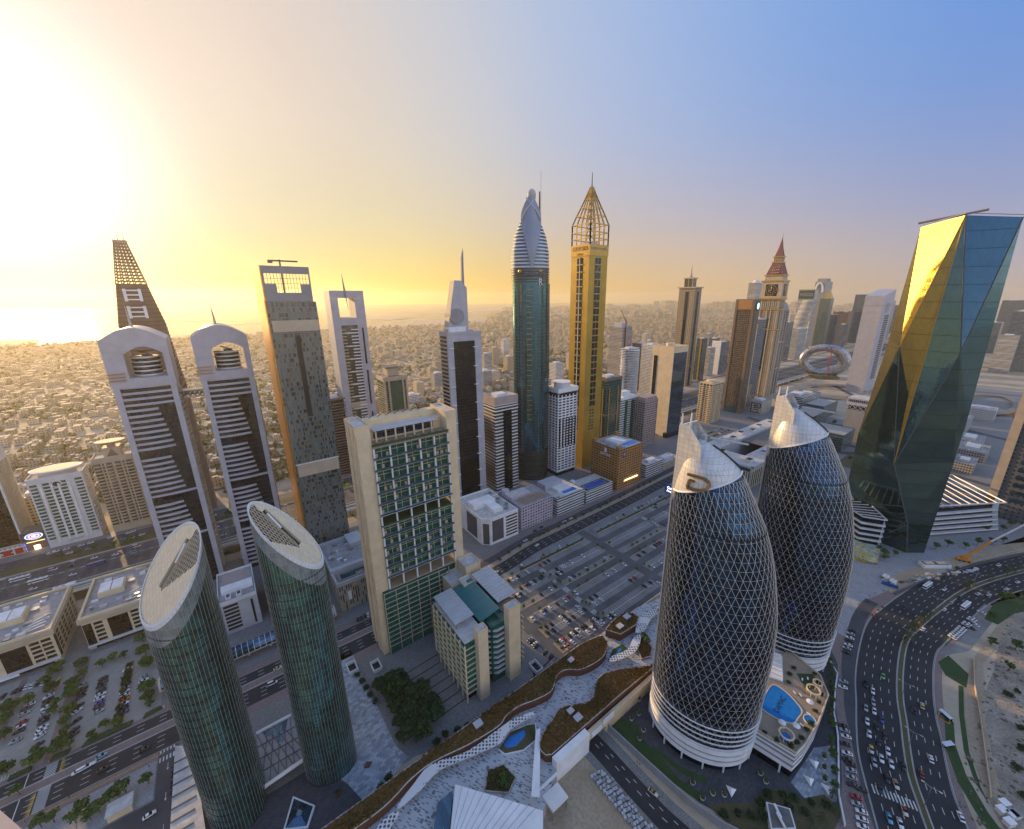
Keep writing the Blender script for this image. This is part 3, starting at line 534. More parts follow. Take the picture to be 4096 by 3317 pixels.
# --- twin towers with arched frames
def arch_tower(a0, label):
    a1 = a0+32; b0, b1 = 375, 408; H0 = 163
    t = thing('arch_tower', label, 'tower', ((a0+a1)/2, 391, 0), 'twin towers with arched tops'); w = a1-a0
    MB().box(a0+1, a1-1, b0+1, b1-1, 0, H0).build('glazing', M['glass_dark'], t)
    for x0, x1 in ((a0, a0+3.2), (a1-3.2, a1)): MB().box(x0, x1, b0-.4, b1, 0, H0).build('side_wall', M['lilac'], t)
    for i in range(40):
        z = 4+i*4.0; s = math.sin(i*.9)
        full = i > 35 or i in (9, 10, 18, 19, 27); 
        if full and i <= 35 and i not in (10, 19): continue
        x1 = a1-2.5 if full else a0+22+(i % 9)*.55*(-1)+2
        pts = [(a0+3, b0+1.2)]+[(a0+3+(x1-a0-3)*k/8, b0+.6-1.3*math.sin(math.pi*min(1, k/8))) for k in range(9)]+[(x1, b0+1.2)]
        MB().prism(pts, z, z+1.5).build('floor_band', M['lilac'], t)
    for i in range(38):
        z = 6+i*4.0; MB().prism([(a1, b0+6), (a1+1.4, b0+9), (a1+1.8, b0+16), (a1+1.4, b0+23), (a1, b0+27)], z, z+1.3).build('side_balcony', M['sand'], t)
        if i % 4 == 0: MB().prism([(a0, b0+8), (a0-1.3, b0+10), (a0-1.3, b0+20), (a0, b0+23)], z, z+2.6).build('side_balcony', M['sand'], t)
    # frame with arched head, opening and drum
    def outer(k): x = a0-.5+(w+1)*k/16; return x, 192+8*math.sin(math.pi*k/16)
    def inner(k): x = a0+9.5+(w-12.5)*k/16; return x, 183+4.5*math.sin(math.pi*k/16)
    mb = MB()
    for y, fl in ((b0-.6, 0), (b1+.6, 1)):
        for k in range(16):
            (x0, z0), (x1, z1), (u0, q0), (u1, q1) = outer(k), outer(k+1), inner(k), inner(k+1)
            mb.poly([(u0, y, q0), (u1, y, q1), (x1, y, z1), (x0, y, z0)], bool(fl))
        for xo, zo, xi, zi in ((outer(0)[0], 192, inner(0)[0], 183), (inner(16)[0], 183, outer(16)[0], 192)):
            mb.poly([(xo, y, H0-2), (xi, y, H0-2), (xi, y, zi), (xo, y, zo)], bool(fl))
    for k in range(16):
        (x0, z0), (x1, z1), (u0, q0), (u1, q1) = outer(k), outer(k+1), inner(k), inner(k+1)
        mb.poly([(x0, b0-.6, z0), (x1, b0-.6, z1), (x1, b1+.6, z1), (x0, b1+.6, z0)]); mb.poly([(u1, b0-.6, q1), (u0, b0-.6, q0), (u0, b1+.6, q0), (u1, b1+.6, q1)])
    for x, z, f in ((outer(0)[0], 192, 0), (inner(0)[0], 183, 1), (inner(16)[0], 183, 0), (outer(16)[0], 192, 1)):
        mb.poly([(x, b0-.6, H0-2), (x, b0-.6, z), (x, b1+.6, z), (x, b1+.6, H0-2)], bool(f))
    mb.build('arch_frame', M['lilac'], t)
    MB().box(a0+8, a1-1, b0-1.2, b1-1, H0-2.2, H0+4).build('terrace', M['lilac'], t)
    cx = a0+18.5; dr = MB().cyl(cx, b0+13, 7.6, H0+4, H0+17, 32).build('drum', M['glass_dark'], t)
    for i in range(5): MB().cyl(cx, b0+13, 7.9, H0+4.2+i*3, H0+5.2+i*3, 32).build('drum_band', M['offwhite'], dr)
    MB().box(cx-1.5, cx+4, b0+12, b0+14, H0+17, H0+18.6).build('roof_crane', M['darkgrey'], t); MB().tube((cx+3, b0+13, H0+18), (cx-3, b0+11, H0+21), .5).build('roof_crane', M['darkgrey'], t)
    MB().tube((a0+15.5, 391, 199), (a0+14.8, 391, 214), 1.0, .12).build('mast', M['steel'], t)
    for i in range(3): MB().box(a0-1.8, a0+8, b0-1.6, b0-.7, H0+3+i*2.2, H0+3.5+i*2.2).build('fin', M['tan'], t)
    return t
arch_tower(-57, 'pale arched tower with a drum in its opening, left of the twin pair'); arch_tower(-11, 'pale arched tower with a mast, right of the twin pair, beside the grey slab tower')
t = thing('sky_bridge', 'short steel lattice bridge joining the two arched towers', 'bridge', (-18, 388, 148))
MB().box(-25, -11, 385, 391, 148, 149).build('deck', M['steel'], t); MB().box(-25, -11, 385, 391, 153, 153.8).build('roof', M['steel'], t)
mb = MB()
for i in range(5):
    for y in (385, 391): mb.tube((-25+i*2.8, y, 149), (-22.2+i*2.8, y, 153), .3, n=4); mb.tube((-25+i*2.8, y, 153), (-22.2+i*2.8, y, 149), .3, n=4)
mb.build('truss', M['darkgrey'], t)
# --- index-like grey glass slab, sunset reflection painted orange into its side
def slab_mat():
    t = NT('slab_glass'); p = t.p; u, z, nz = t.uv(); fu, fz, w = t.cells(u, z, .9, 3.6); f2, z2, w2 = t.cells(u, z, 1.8, 7.2); _, _, w3 = t.cells(u, z, 3.6, 14)
    c = t.mix(w, (.10, .125, .118), (.17, .19, .18)); k = t.math('GREATER_THAN', w, t.math('ADD', .58, t.math('MULTIPLY', w3, .3))); k = t.math('MULTIPLY', k, t.math('LESS_THAN', fz, .8))
    c = t.mix(t.math('MULTIPLY', k, .85), c, (.012, .012, .012)); c = t.mix(t.math('MULTIPLY', t.math('GREATER_THAN', w, .93), .5), c, (.22, .15, .07)); t.l(c, p.inputs['Base Color']); p.inputs['IOR'].default_value = 1.75; p.inputs['Roughness'].default_value = .12; M['slab_glass'] = t.m
    g = NT('sunset_tint_glass'); p = g.p; u, z, nz = g.uv(); fu, fz, w = g.cells(u, z, 2, 3.6); c = g.mix(w, (.66, .30, .05), (.80, .40, .08)); g.l(g.mix(g.math('MULTIPLY', g.math('LESS_THAN', fz, .06), .4), c, (.1, .06, .03)), p.inputs['Base Color']); p.inputs['Metallic'].default_value = .85; p.inputs['Roughness'].default_value = .33; M['sunset_tint_glass'] = g.m
slab_mat()
t = thing('grey_slab_tower', 'tall grey glass slab tower with a sunset-orange tinted side and a crane on its roof', 'tower', (50, 368, 0))
MB().box(34.4, 66.5, 345, 392, 0, 216).build('glazing', M['slab_glass'], t); MB().box(33.6, 34.4, 344.6, 392.4, 0, 217).build('side_wall', M['sunset_tint_glass'], t)
MB().box(35.2, 64.8, 347, 390, 216, 222).build('top_storey', M['slab_glass'], t); MB().ring(34.6, 65.2, 346.6, 390.4, .6, 221, 240).build('screen_wall', M['wall_grey'], t) if 0 else None
for x0, x1, z0, z1 in ((35, 65, 235, 240), (35, 43, 222, 228), (58, 65, 222, 228), (35, 36, 228, 235), (64, 65, 228, 235), (35, 65, 216.2, 222.2)): MB().box(x0, x1, 346, 346.8, z0, z1).build('screen_wall', M['grey'], t)
MB().box(34.2, 35, 346.2, 391, 216, 240).build('side_screen', M['sunset_tint_glass'], t); MB().box(35, 65, 390, 390.8, 216, 236).build('screen_wall', M['grey'], t) if 0 else None
mb = MB()
for i in range(15): mb.box(36+i*2, 36.25+i*2, 346.2, 346.7, 222, 235)
for z in (225.2, 228.2, 231.6): mb.box(35.2, 64.8, 346.25, 346.6, z, z+.25)
mb.build('louvre_grille', M['darkgrey'], t)
MB().box(35, 66.6, 344.8, 345.1, 92, 93).build('floor_band', M['offwhite'], t); MB().box(36, 66, 344.85, 345.1, 82, 92).build('louvre_floor', M['beige'], t); MB().box(36, 66, 344.85, 345.1, 195, 203).build('louvre_floor', M['beige'], t)
MB().box(49, 52.5, 344.8, 345.1, 130, 192).build('recess', M['black'], t)
cr = MB().box(48, 49, 355, 356, 222, 245).build('crane', M['darkgrey'], t); MB().box(42, 60, 355, 356.2, 243.6, 244.6).build('crane_jib', M['darkgrey'], cr); MB().box(41, 44, 354.6, 356.6, 242.4, 244.4).build('counterweight', M['darkgrey'], cr)
t = tower('brown_office', 'dark brown office tower with a red stripe, half hidden behind the grey slab', 96, 118, 525, 548, 100, 'brown', 'glass_dark', band=.35, bits=2); MB().box(95, 97, 524.2, 525.2, 20, 96).build('stripe', M['red'], t)
block('white_frame_office', 'pale gridded office block between the grey slab and the framed tower', 88, 110, 575, 600, 118, 'wall_grey')
# --- tower with square frame and needle
t = thing('framed_tower', 'white framed tower with a square opening and a slanting needle on top', 'tower', (135, 540, 0))
a0, a1, b0, b1 = 116, 154, 525, 553
for x0, x1 in ((a0, a0+8.5), (a1-11, a1)): MB().box(x0, x1, b0, b1, 0, 218.5).build('side_wall', M['lilac'], t)
MB().box(a0+8.4, a1-10.9, b0+1, b1-1, 0, 187).build('glazing', M['glass_olive'], t); MB().box(a0+8.5, a1-11, b0+.1, b1-.1, 187.2, 196).build('cross_wall', M['lilac'], t); MB().box(a0, a1, b0, b1, 218.6, 227).build('frame_head', M['lilac'], t)
for i in range(46):
    z = 6+i*3.9; L_ = 16 if i % 4 == 0 else 8
    MB().box(a1-11-L_, a1-11, b0-.9, b0+1, z, z+1.2).build('floor_band', M['white'], t); MB().prism([(a0+8, b0+.6), (a0+9, b0-1.2), (a0+13, b0-1.6), (a0+13.5, b0+.6)], z, z+1.0).build('balcony', M['goldpaint'] if 0 else M['sand'], t)
for z0, z1 in ((30, 78), (88, 132), (140, 184)): MB().box(a1-6.4, a1-4.2, b0-.2, b0+.1, z0, z1).build('slot_window', M['glass_dark'], t)
for z in (86, 34): MB().box(a0+8.5, a1-11, b0-.6, b0+1, z, z+7).build('service_floor', M['beige'], t)
MB().tube((132.6, 523.5, 228), (131.5, 523.5, 246), 1.15, .1, 8).build('needle', M['grey'], t); MB().tube((132.6, 523.5, 228), (134.6, 523.5, 204), 1.15, .1, 8).build('needle', M['grey'], t)
# --- small tower with curved glass side
t = tower('curved_office_tower', 'small beige tower with green glass bays and a stepped cap', 178, 212, 560, 590, 112, 'beige', 'glass_teal', band=.12, off=.5, crown=5, bits=0)
MB().box(186, 203, 559.6, 560.6, 20, 103).build('bay_window', M['glass_green'], t); MB().box(187, 203, 568, 584, 113, 124).build('cap', M['beige'], t); MB().box(185, 205, 566, 586, 124, 125.4).build('cap_roof', M['darkgrey'], t); MB().ring(177.5, 212.5, 559.5, 590.5, .8, 55, 58).build('belt', M['sand'], t)
for z in (61, 108): MB().box(177.6, 212.4, 559.4, 560.4, z, z+3).build('belt', M['sand'], t)
for x in (178, 184, 204, 209): MB().box(x, x+2.4, 559.3, 560.5, 0, 112).build('pier', M['sand'], t)
# --- tower with slanting blade, disc and needle
t = thing('disc_blade_tower', 'pale lilac tower with a tall dark front and a blade with a disc on top', 'tower', (200, 373, 0))
MB().box(181, 219, 364, 381, 0, 185).build('wall', M['lilac'], t); MB().box(187.5, 211, 363.7, 364.2, 4, 177).build('front_glazing', M['glass_black'], t)
for i in range(9):
    z = 16+i*19.3
    for x in (182.5, 208.8): MB().box(x, x+4.6, 362.4, 364, z, z+.5).build('bracket', M['white'], t)
for i in range(44): MB().box(180.6, 181.1, 366, 379, 8+i*4, 10.2+i*4).build('side_window', M['glass_dark'], t)
for i in range(44): MB().box(180.3, 181.2, 365, 380, 6.6+i*4, 7.9+i*4).build('side_band', M['beige'], t)
MB().ring(180.8, 219.2, 363.4, 381.2, .8, 184, 186.4).build('parapet', M['lilac'], t); MB().box(184, 203, 366, 377, 185, 191).build('plant_room', M['white'], t)
mb = MB(); pr = [(183.5, 186), (206.6, 186), (206.6, 228), (200, 234.5), (193.5, 234.5)]; mb.v = [(x, y, z) for y in (367, 376) for x, z in pr]; n = 5
mb.f = [[0, 1, 2, 3, 4], [9, 8, 7, 6, 5]]+[[k+5, (k+1) % 5+5, (k+1) % 5, k] for k in range(5)]; mb.build('blade', M['lilac'], t)
mb = MB(); mb.poly([(183.4, 366.9, 186), (183.4, 376.1, 186), (193.4, 376.1, 234.5), (193.4, 366.9, 234.5)]); mb.build('blade_edge', M['sand'], t)
mb = MB(); mb.loft([[(194+7.6*math.cos(q), y, 201+7.6*math.sin(q)) for q in [-2*math.pi*k/32 for k in range(32)]] for y in (365.6, 377)]); mb.build('disc', M['grey'], t)
MB().poly([(203, 371, 226), (206, 371, 226), (206.8, 371, 262), (204.2, 371, 255)]).prism([(203, 370.4), (205.8, 370.4), (205.8, 372), (203, 372)], 224, 236).build('needle_base', M['lilac'], t)
mb = MB(); mb.loft([[(x+dx, 371+dy, z) for dx, dy in ((-r, -r), (r, -r), (r, r), (-r, r))] for x, z, r in ((204.4, 226, 1.3), (205, 256, .9), (206, 264, .12))]); mb.build('needle', M['grey'], t)
# --- brown banded tower
t = tower('banded_office_tower', 'office tower with white bands, dark glass centre and a brown crown', 232, 263, 362, 387, 112, 'offwhite', 'glass_brown', fh=3.9, band=.36, crown=8, roof='roofpale', bits=7)
MB().ring(231.6, 263.4, 361.6, 387.4, .9, 105, 114).build('crown_wall', M['pinkstone'], t); MB().box(243, 254, 361.3, 362.5, 0, 98).build('front_glazing', M['glass_black'], t)
for z in (98, 101.5): MB().ring(231.4, 263.6, 361.4, 387.6, .8, z, z+1).build('belt', M['white'], t)
for i in range(27): MB().box(231.2, 232, 365, 386, 2+i*3.6, 3.6+i*3.6).build('side_band', M['brown'], t)
# --- round lobed tower with shield crown
t = thing('shield_crown_tower', 'tall round teal glass tower with a striped crown, smooth shield and ball', 'tower', (279.5, 383, 0))
def lobed(r, k, z, cx=279.5, cy=383, n=72): return [(cx+r*(1+k*math.cos(4*q+math.pi*.25*0))*math.cos(q), cy+r*(1+k*math.cos(4*q))*math.sin(q), z) for q in [2*math.pi*i/n+math.pi/4*0 for i in range(n)]]
glass('glass_lobed', (.07, .20, .26), cw=2.0, fh=3.7, ior=1.65, metal=.85, rough=.12, var=.45, line=.35, wob=.01); glass('glass_strip', (.10, .12, .12), cw=2, fh=5, ior=1.9)
plain('shield_grey', (.27, .29, .34), .4, .3, var=.04); plain('ring_brown', (.10, .075, .05), .3, .6)
MB().loft([lobed(24.2, .045, z) for z in (0, 40, 80, 120, 160, 200, 236)]).build('glazing', M['glass_lobed'], t, smooth=False)
for q in (-101, -157, -50, 10):
    x, y = 279.5+24.2*math.cos(R(q)), 383+24.2*math.sin(R(q)); mb = MB(); mb.obox((x, y), q, 1.4, 3.4, 34, 230); mb.build('glass_strip', M['glass_strip'], t)
for i in range(26):
    mb = MB(); z = 78+i*5.8
    for q0 in (-140,): mb.loft([[(279.5+(24.2+d)*math.cos(R(q)), 383+(24.2+d)*math.sin(R(q)), z+dz) for d, dz in ((.1, 0), (1.0, 0), (1.0, .7), (.1, .7))] for q in range(q0, q0+20, 4)]); 
    mb.build('balcony', M['goldpaint'], t)
for i in range(16):
    z = i*2.4+1; MB().loft([lobed(25.2+(i > 11)*.3, .05, z), lobed(25.2+(i > 11)*.3, .05, z+.9)]).build('base_ring', M['ring_brown'], t)
for i in range(6): MB().loft([lobed(25.0, .045, 231+i*2.6), lobed(25.0, .045, 232.2+i*2.6)]).build('collar_ring', M['ring_brown'], t)
def crown_r(z): 
    P = [(236, 25), (262, 24.4), (278, 20.5), (293, 13), (304, 9.5), (313, 5.5)]
    for (z0, r0), (z1, r1) in zip(P, P[1:]):
        if z <= z1: return r0+(r1-r0)*(z-z0)/(z1-z0)
    return 5
MB().loft([lobed(crown_r(z)-.6, .05, z) for z in range(238, 313, 6)]).build('crown_glazing', M['glass_blue'], t)
for i in range(14): z = 246+i*3.5; MB().loft([lobed(crown_r(z)+.1, .05, z), lobed(crown_r(z+1.5)+.1, .05, z+1.5)]).build('crown_band', M['offwhite'], t)
def shield(z): 
    P = [(247, 1.2), (262, 5.5), (278, 10), (293, 12.5), (302, 11.5), (311, 7), (316, 3)]
    for (z0, r0), (z1, r1) in zip(P, P[1:]):
        if z <= z1: return r0+(r1-r0)*(z-z0)/(z1-z0)
    return 3
mb = MB(); rings = []
for z in range(247, 317, 3):
    w = shield(z); r = crown_r(z)+2.0; row = []
    for k in range(9):
        x = -w+2*w*k/8; yy = -math.sqrt(max(.2, (r+1.5)**2-min(x*x, (r+1.4)**2))); row.append((x, yy))
    c, s = math.cos(R(-34)), math.sin(R(-34)); rings.append([(279.5+c*x-s*y, 383+s*x+c*y, z) for x, y in row])
mb.loft(rings, cap=False, closed=False); mb.build('shield', M['shield_grey'], t, smooth=True)
MB().sph(280, 381, 319, 5.2, 20, 1.1).build('ball', M['palegrey'], t, smooth=True)
for s in (-1, 1):
    mb = MB(); mb.path([(279.5+.83*u+.56*d, 383-.56*u*-1*-1+.83*d, z) for u, d, z in ((s*11.5, -13, 294), (s*6, -12.5, 303), (s*0, -10, 309), (-s*5.5, -7.5, 315))], .9, 6); mb.build('crossing_rib', M['palegrey'], t)
MB().tube((293.5, 383, 270), (293.8, 383, 324), 1.2, .9, 8).build('mast', M['darkgrey'], t); MB().tube((296, 383, 280), (296, 383, 344), .55, .25, 6).build('mast', M['steel'], t)
txt('R', (275.0, 357.2, 231), (R(90), 0, R(-8)), 10, 'whitemetal', t, 'letter_sign', .4)
for q in (-101, -157): x, y = 279.5+26*math.cos(R(q)), 383+26*math.sin(R(q)); MB().sph(x, y, 242, 2.4, 12).build('medallion', M['goldpaint'], t)
t.location = (296.8, 381, 0); t.scale = (.884, .884, 1.015)
# --- white concrete tower with cylinder top
t = tower('white_concrete_tower', 'white concrete tower with dark square windows and a drum on the roof', 318, 349, 354, 377, 107, 'white', 'glass_dark', fh=3.5, band=.45, off=.4, pier=5.2, pw=1.5, base=6, par=0, bits=0)
MB().ring(317.6, 349.4, 353.6, 377.4, .6, 105, 108).build('dark_belt', M['black'], t); MB().ring(317, 350, 353, 378, 1.2, 108, 113.5).build('crown_wall', M['white'], t); MB().box(318, 349, 354, 377, 107.5, 109).build('roof', M['roofpale'], t); MB().cyl(332, 364, 10.5, 109, 119, 32).build('drum', M['offwhite'], t); MB().cyl(332, 364, 11, 119, 120, 32).build('drum_lid', M['white'], t)
for i in range(6): MB().box(320+i*5.2, 321.6+i*5.2, 353.3, 354, 38, 75).build('slot_window', M['glass_black'], t)
# --- gold tower with lattice spire
t = thing('gold_tower', 'gold clad tower with an open lattice spire, tallest in the row', 'tower', (376, 367, 0))
a0, a1, b0, b1 = 360, 391, 352, 382
MB().box(a0, a1, b0, b1, 0, 277).build('wall', M['gold'], t)
def win_gold(face):
    for i in range(22):
        z = 84+i*8.2
        for s in range(2):
            if face == 'f': x = a0+10+s*5.2; MB().box(x, x+4.4, b0-.2, b0+.05, z, z+6.7).build('window', M['glass_dark'], t)
            else: y = b0+10+s*5.2; MB().box(a0-.2, a0+.05, y, y+4.4, z, z+6.7).build('window', M['glass_dark'], t)
        if face == 'f': MB().box(a0+9.6, a0+20.2, b0-.7, b0-.1, z-1.1, z-.2).build('sill', M['goldpaint'], t)
        else: MB().box(a0-.7, a0-.1, b0+9.6, b0+20.2, z-1.1, z-.2).build('sill', M['goldpaint'], t)
win_gold('f'); win_gold('l')
for i in range(7):
    for s in range(2): MB().box(a0+10+s*5, a0+13.4+s*5, b0-.2, b0+.05, 52+i*4.2, 54.2+i*4.2).build('low_window', M['glass_brown'], t); MB().box(a0-.2, a0+.05, b0+10+s*5, b0+13.4+s*5, 52+i*4.2, 54.2+i*4.2).build('low_window', M['glass_brown'], t)
MB().box(a0-.6, a0-.1, b0+14.5, b0+15.3, 82, 264).build('white_rib', M['white'], t)  # narrow plain white rib up the left face
MB().ring(a0-.5, a1+.5, b0-.5, b1+.5, 1.5, 265, 277).build('sign_band', M['goldpaint'], t)
txt('GEVORA', (a0-.9, b0+15.5, 273), LEFT, 6.5, 'bronze', t); txt('HOTEL', (a0-.9, b0+15.5, 267), LEFT, 3, 'bronze', t, 'lettering'); txt('GEVORA HOTEL', (a0+15.5, b0-.9, 273), FRONT, 3.6, 'sand', t)
mb = MB(); cx, cyy = 375.5, 367
def fr(z): return 15 if z <= 300 else 15*max(0, (343-z)/43)**1.12+.3
lv = [277, 284, 291, 299.5, 309, 318, 327, 335, 340]
for z in lv:
    r = fr(z); P = [(cx-r, cyy-r), (cx+r, cyy-r), (cx+r, cyy+r), (cx-r, cyy+r)]
    for p, q in zip(P, P[1:]+P[:1]): mb.tube((*p, z), (*q, z), .7 if z < 320 else .5, n=4)
for z0, z1 in zip(lv, lv[1:]):
    r0, r1 = fr(z0), fr(z1)
    for k in range(5):
        f = -1+k*.5
        for e in (-1, 1):
            mb.tube((cx+f*r0, cyy+e*r0, z0), (cx+f*r1, cyy+e*r1, z1), .8 if abs(f) == 1 else .6, n=4); mb.tube((cx+e*r0, cyy+f*r0, z0), (cx+e*r1, cyy+f*r1, z1), .8 if abs(f) == 1 else .6, n=4)
mb.build('lattice_crown', M['goldpaint'], t)
mb = MB()
for z0 in range(277, 325, 7):
    for k in range(4): q = math.pi/2*k+.78; r = 4.5*(1-(z0-277)/80); mb.tube((cx+r*math.cos(q), cyy+r*math.sin(q), z0), (cx+r*math.cos(q+1.57), cyy+r*math.sin(q+1.57), z0+7), .3, n=4); mb.tube((cx+r*math.cos(q), cyy+r*math.sin(q), z0), (cx+r*math.cos(q), cyy+r*math.sin(q), z0+7), .35, n=4)
mb.build('inner_stair', M['bronze'], t); MB().tube((cx, cyy, 338), (cx, cyy, 355), .8, .35, 6).build('finial', M['darkgrey'], t)
MB().box(cx-7, cx+7, cyy-6, cyy+6, 277, 282).build('plant_room', M['offwhite'], t)
# --- other near-side towers to the right
t = tower('green_glass_tower', 'green glass tower with two gold strips, right behind the gold tower', 414, 447, 364, 385, 112, 'brown', 'glass_teal', band=.12, crown=3, bits=5)
for x in (413.5,): 
    for y in (368, 379): MB().box(x-.3, x+.3, y, y+1.6, 30, 98).build('gold_strip', M['goldpaint'], t)
MB().ring(413.4, 447.6, 363.4, 385.6, .8, 60, 62).build('belt', M['brown'], t)
for x in (420, 438): MB().box(x, x+1.6, 363.3, 364, 25, 100).build('gold_strip', M['goldpaint'], t)
t = tower('arched_cap_tower', 'white and dark green tower with a wavy white cap', 461, 501, 376, 392, 74, 'offwhite', 'glass_green', fh=3.6, band=.5, bits=2, par=0)
for s in (0, 1):
    mb = MB()
    for k in range(12):
        f0, f1 = k/12, (k+1)/12; h0, h1 = 75+5*abs(math.sin(f0*math.pi*1)), 75+5*abs(math.sin(f1*math.pi*1))
        if s == 0: mb.poly([(461+40*f0, 375.4, 72), (461+40*f1, 375.4, 72), (461+40*f1, 375.4, h1), (461+40*f0, 375.4, h0)]); mb.poly([(461+40*f0, 375.4, h0), (461+40*f1, 375.4, h1), (461+40*f1, 392, h1), (461+40*f0, 392, h0)])
        else: mb.poly([(460.5, 392-16*f0, 72), (460.5, 392-16*f1, 72), (460.5, 392-16*f1, h1), (460.5, 392-16*f0, h0)])
    mb.build('wavy_cap', M['white'], t)
MB().box(468, 485, 379, 389, 75, 84).build('cap_drum', M['offwhite'], t)
for x in (472, 486): MB().box(x, x+5, 375.3, 376.4, 4, 70).build('glass_bay', M['glass_green'], t)
t = tower('pink_stone_tower', 'pink stone tower with square windows and a scalloped roof edge', 490, 521, 354, 371, 72, 'pinkstone', 'glass_dark', fh=3.6, band=.5, pier=3.6, pw=1.2, bits=3, par=.2)
for x in range(4): MB().cyl(494+x*7.6, 362.5, 4.6, 72, 76, 16, ry=8.9).build('scallop', M['pinkstone'], t)
t = thing('blue_slab_tower', 'dark blue glass slab tower with a plain cream side wall', 'tower', (576, 376, 0))
MB().box(558.2, 595, 358, 395, 0, 140).build('glazing', M['glass_blue'], t); MB().box(557, 558.2, 357.6, 395.4, 0, 143).build('side_wall', M['cream'], t); MB().ring(556.8, 595.4, 357.4, 395.6, 1, 136, 146).build('crown', M['cream'], t); MB().box(558, 594.4, 358.4, 394.6, 139, 141).build('roof', M['roofpale'], t)
MB().cyl(578, 378, 7, 141, 149, 20).build('plant_drum', M['cream'], t); MB().box(556.4, 557, 386, 392, 0, 130).build('side_glazing', M['glass_dark'], t)
for i in range(18): MB().box(556.85, 557.02, 370, 370.4, 8+i*7, 8.4+i*7).build('vent', M['darkgrey'], t)
MB().box(552, 600, 353, 360, 0, 8).build('podium', M['glass_dark'], t)
t = tower('cream_apartment_tower', 'cream apartment tower with rounded balconies, alone beside the highway', 681, 717, 354, 378, 72, 'cream', 'glass_brown', fh=3.3, band=.42, pier=5, pw=1.4, bits=2)
for i in range(20):
    for y in (356, 372): MB().cyl(681, y, 2.2, 4+i*3.3, 5.1+i*3.3, 12).build('balcony', M['cream'], t)
    for x in (690, 708): MB().cyl(x, 354, 2.4, 4+i*3.3, 5.1+i*3.3, 12).build('balcony', M['cream'], t)
MB().cyl(697, 366, 8, 73, 77, 24).build('roof_drum', M['cream'], t); MB().box(687, 710, 359, 374, 72, 74.5).build('roof_step', M['cream'], t)
t = thing('maze_screen_hotel', 'brown hotel tower with a maze pattern screen and a lit round sign', 'tower', (801, 369, 0))
def maze_mat():
    m = NT('maze_screen'); p = m.p; u, z, nz = m.uv(); f1, g1, w = m.cells(u, z, 3.4, 3.4); f2, g2, w2 = m.cells(u, z, 6.8, 3.4)
    k = m.math('MAXIMUM', m.math('LESS_THAN', g1, .22), m.math('MULTIPLY', m.math('LESS_THAN', f1, .2), m.math('GREATER_THAN', w, .45)))
    m.l(m.mix(k, m.mix(w2, (.008, .009, .010), (.03, .03, .03)), (.26, .18, .12)), p.inputs['Base Color']); p.inputs['Roughness'].default_value = .4; M['maze_screen'] = m.m
maze_mat()
MB().box(789.4, 812, 352, 386, 0, 214).build('wall', M['brown'], t); MB().box(788.8, 789.4, 357, 381, 12, 196).build('maze_screen', M['maze_screen'], t); MB().box(792, 808, 351.4, 352, 12, 205).build('maze_screen', M['maze_screen'], t)
for y in (352, 382): MB().box(788.2, 789.5, y, y+4.2, 0, 214).build('pier', M['brown'], t)
MB().box(788.5, 789.4, 355, 383, 197, 214).build('top_band', M['tan'], t); MB().box(788.4, 789.4, 356, 382, 0, 12).build('lobby_glazing', M['glass_teal'], t); MB().box(789, 812.4, 351.6, 386.4, 214, 215).build('roof', M['roofdark'], t)
mb = MB(); mb.loft([[(801+5.6*math.cos(q), y, 203+8*math.sin(q)) for q in [-2*math.pi*k/24 for k in range(24)]] for y in (350.6, 351.6)]); mb.build('sign_disc', M['black'], t)
mb = MB(); mb.loft([[(801+3.6*math.cos(q), y, 203+5.6*math.sin(q)) for q in [-2*math.pi*k/24 for k in range(24)]] for y in (350.2, 350.7)]); mb.build('sign', M['sign_cyan'], t)
t = thing('cream_blue_slab', 'narrow tower with a blue glass side and cream end wall behind the brown hotel', 'tower', (866, 378, 0))
MB().box(848, 885, 367, 388, 0, 176).build('glazing', M['wall_blue'], t); MB().box(846, 848, 366.5, 378, 0, 168).build('end_wall', M['cream'], t); MB().box(848.2, 884.8, 367.2, 387.8, 176, 178).build('roof', M['palegrey'], t); MB().box(850, 862, 370, 384, 178, 181).build('plant_room', M['white'], t)
# --- clock tower
t = thing('clock_tower', 'gold and cream clock tower with a clock on each face and a red stepped roof', 'clock tower', (980, 400, 0))
cx, cyy = 979, 400
MB().box(966, 992, 381, 419, 0, 214).build('shaft', M['wall_sq'], t)
for y in (381, 394, 402, 416): MB().box(965.2, 966, y, y+2.2, 0, 214).build('pier', M['sand'], t)
for x in (966, 978, 990): MB().box(x, x+2, 380.2, 381, 0, 214).build('pier', M['sand'], t)
MB().box(965.4, 966, 397, 401.6, 60, 175).build('glass_slot', M['glass_dark'], t); MB().box(976, 981, 380.4, 381, 60, 200).build('glass_slot', M['glass_dark'], t)
for z in (150, 192, 212): MB().ring(964.6, 993.4, 379.6, 420.4, 1.5, z, z+2.4).build('cornice', M['goldpaint'], t)
for i in range(9): MB().box(965, 966, 383+i*4, 384.6+i*4, 194, 211).build('column', M['sand'], t)
MB().box(964, 994, 379, 421, 214, 252).build('clock_stage', M['sand'], t)
for z in (214, 250): MB().ring(962.6, 995.4, 377.6, 422.4, 1.8, z, z+3).build('cornice', M['goldpaint'], t)
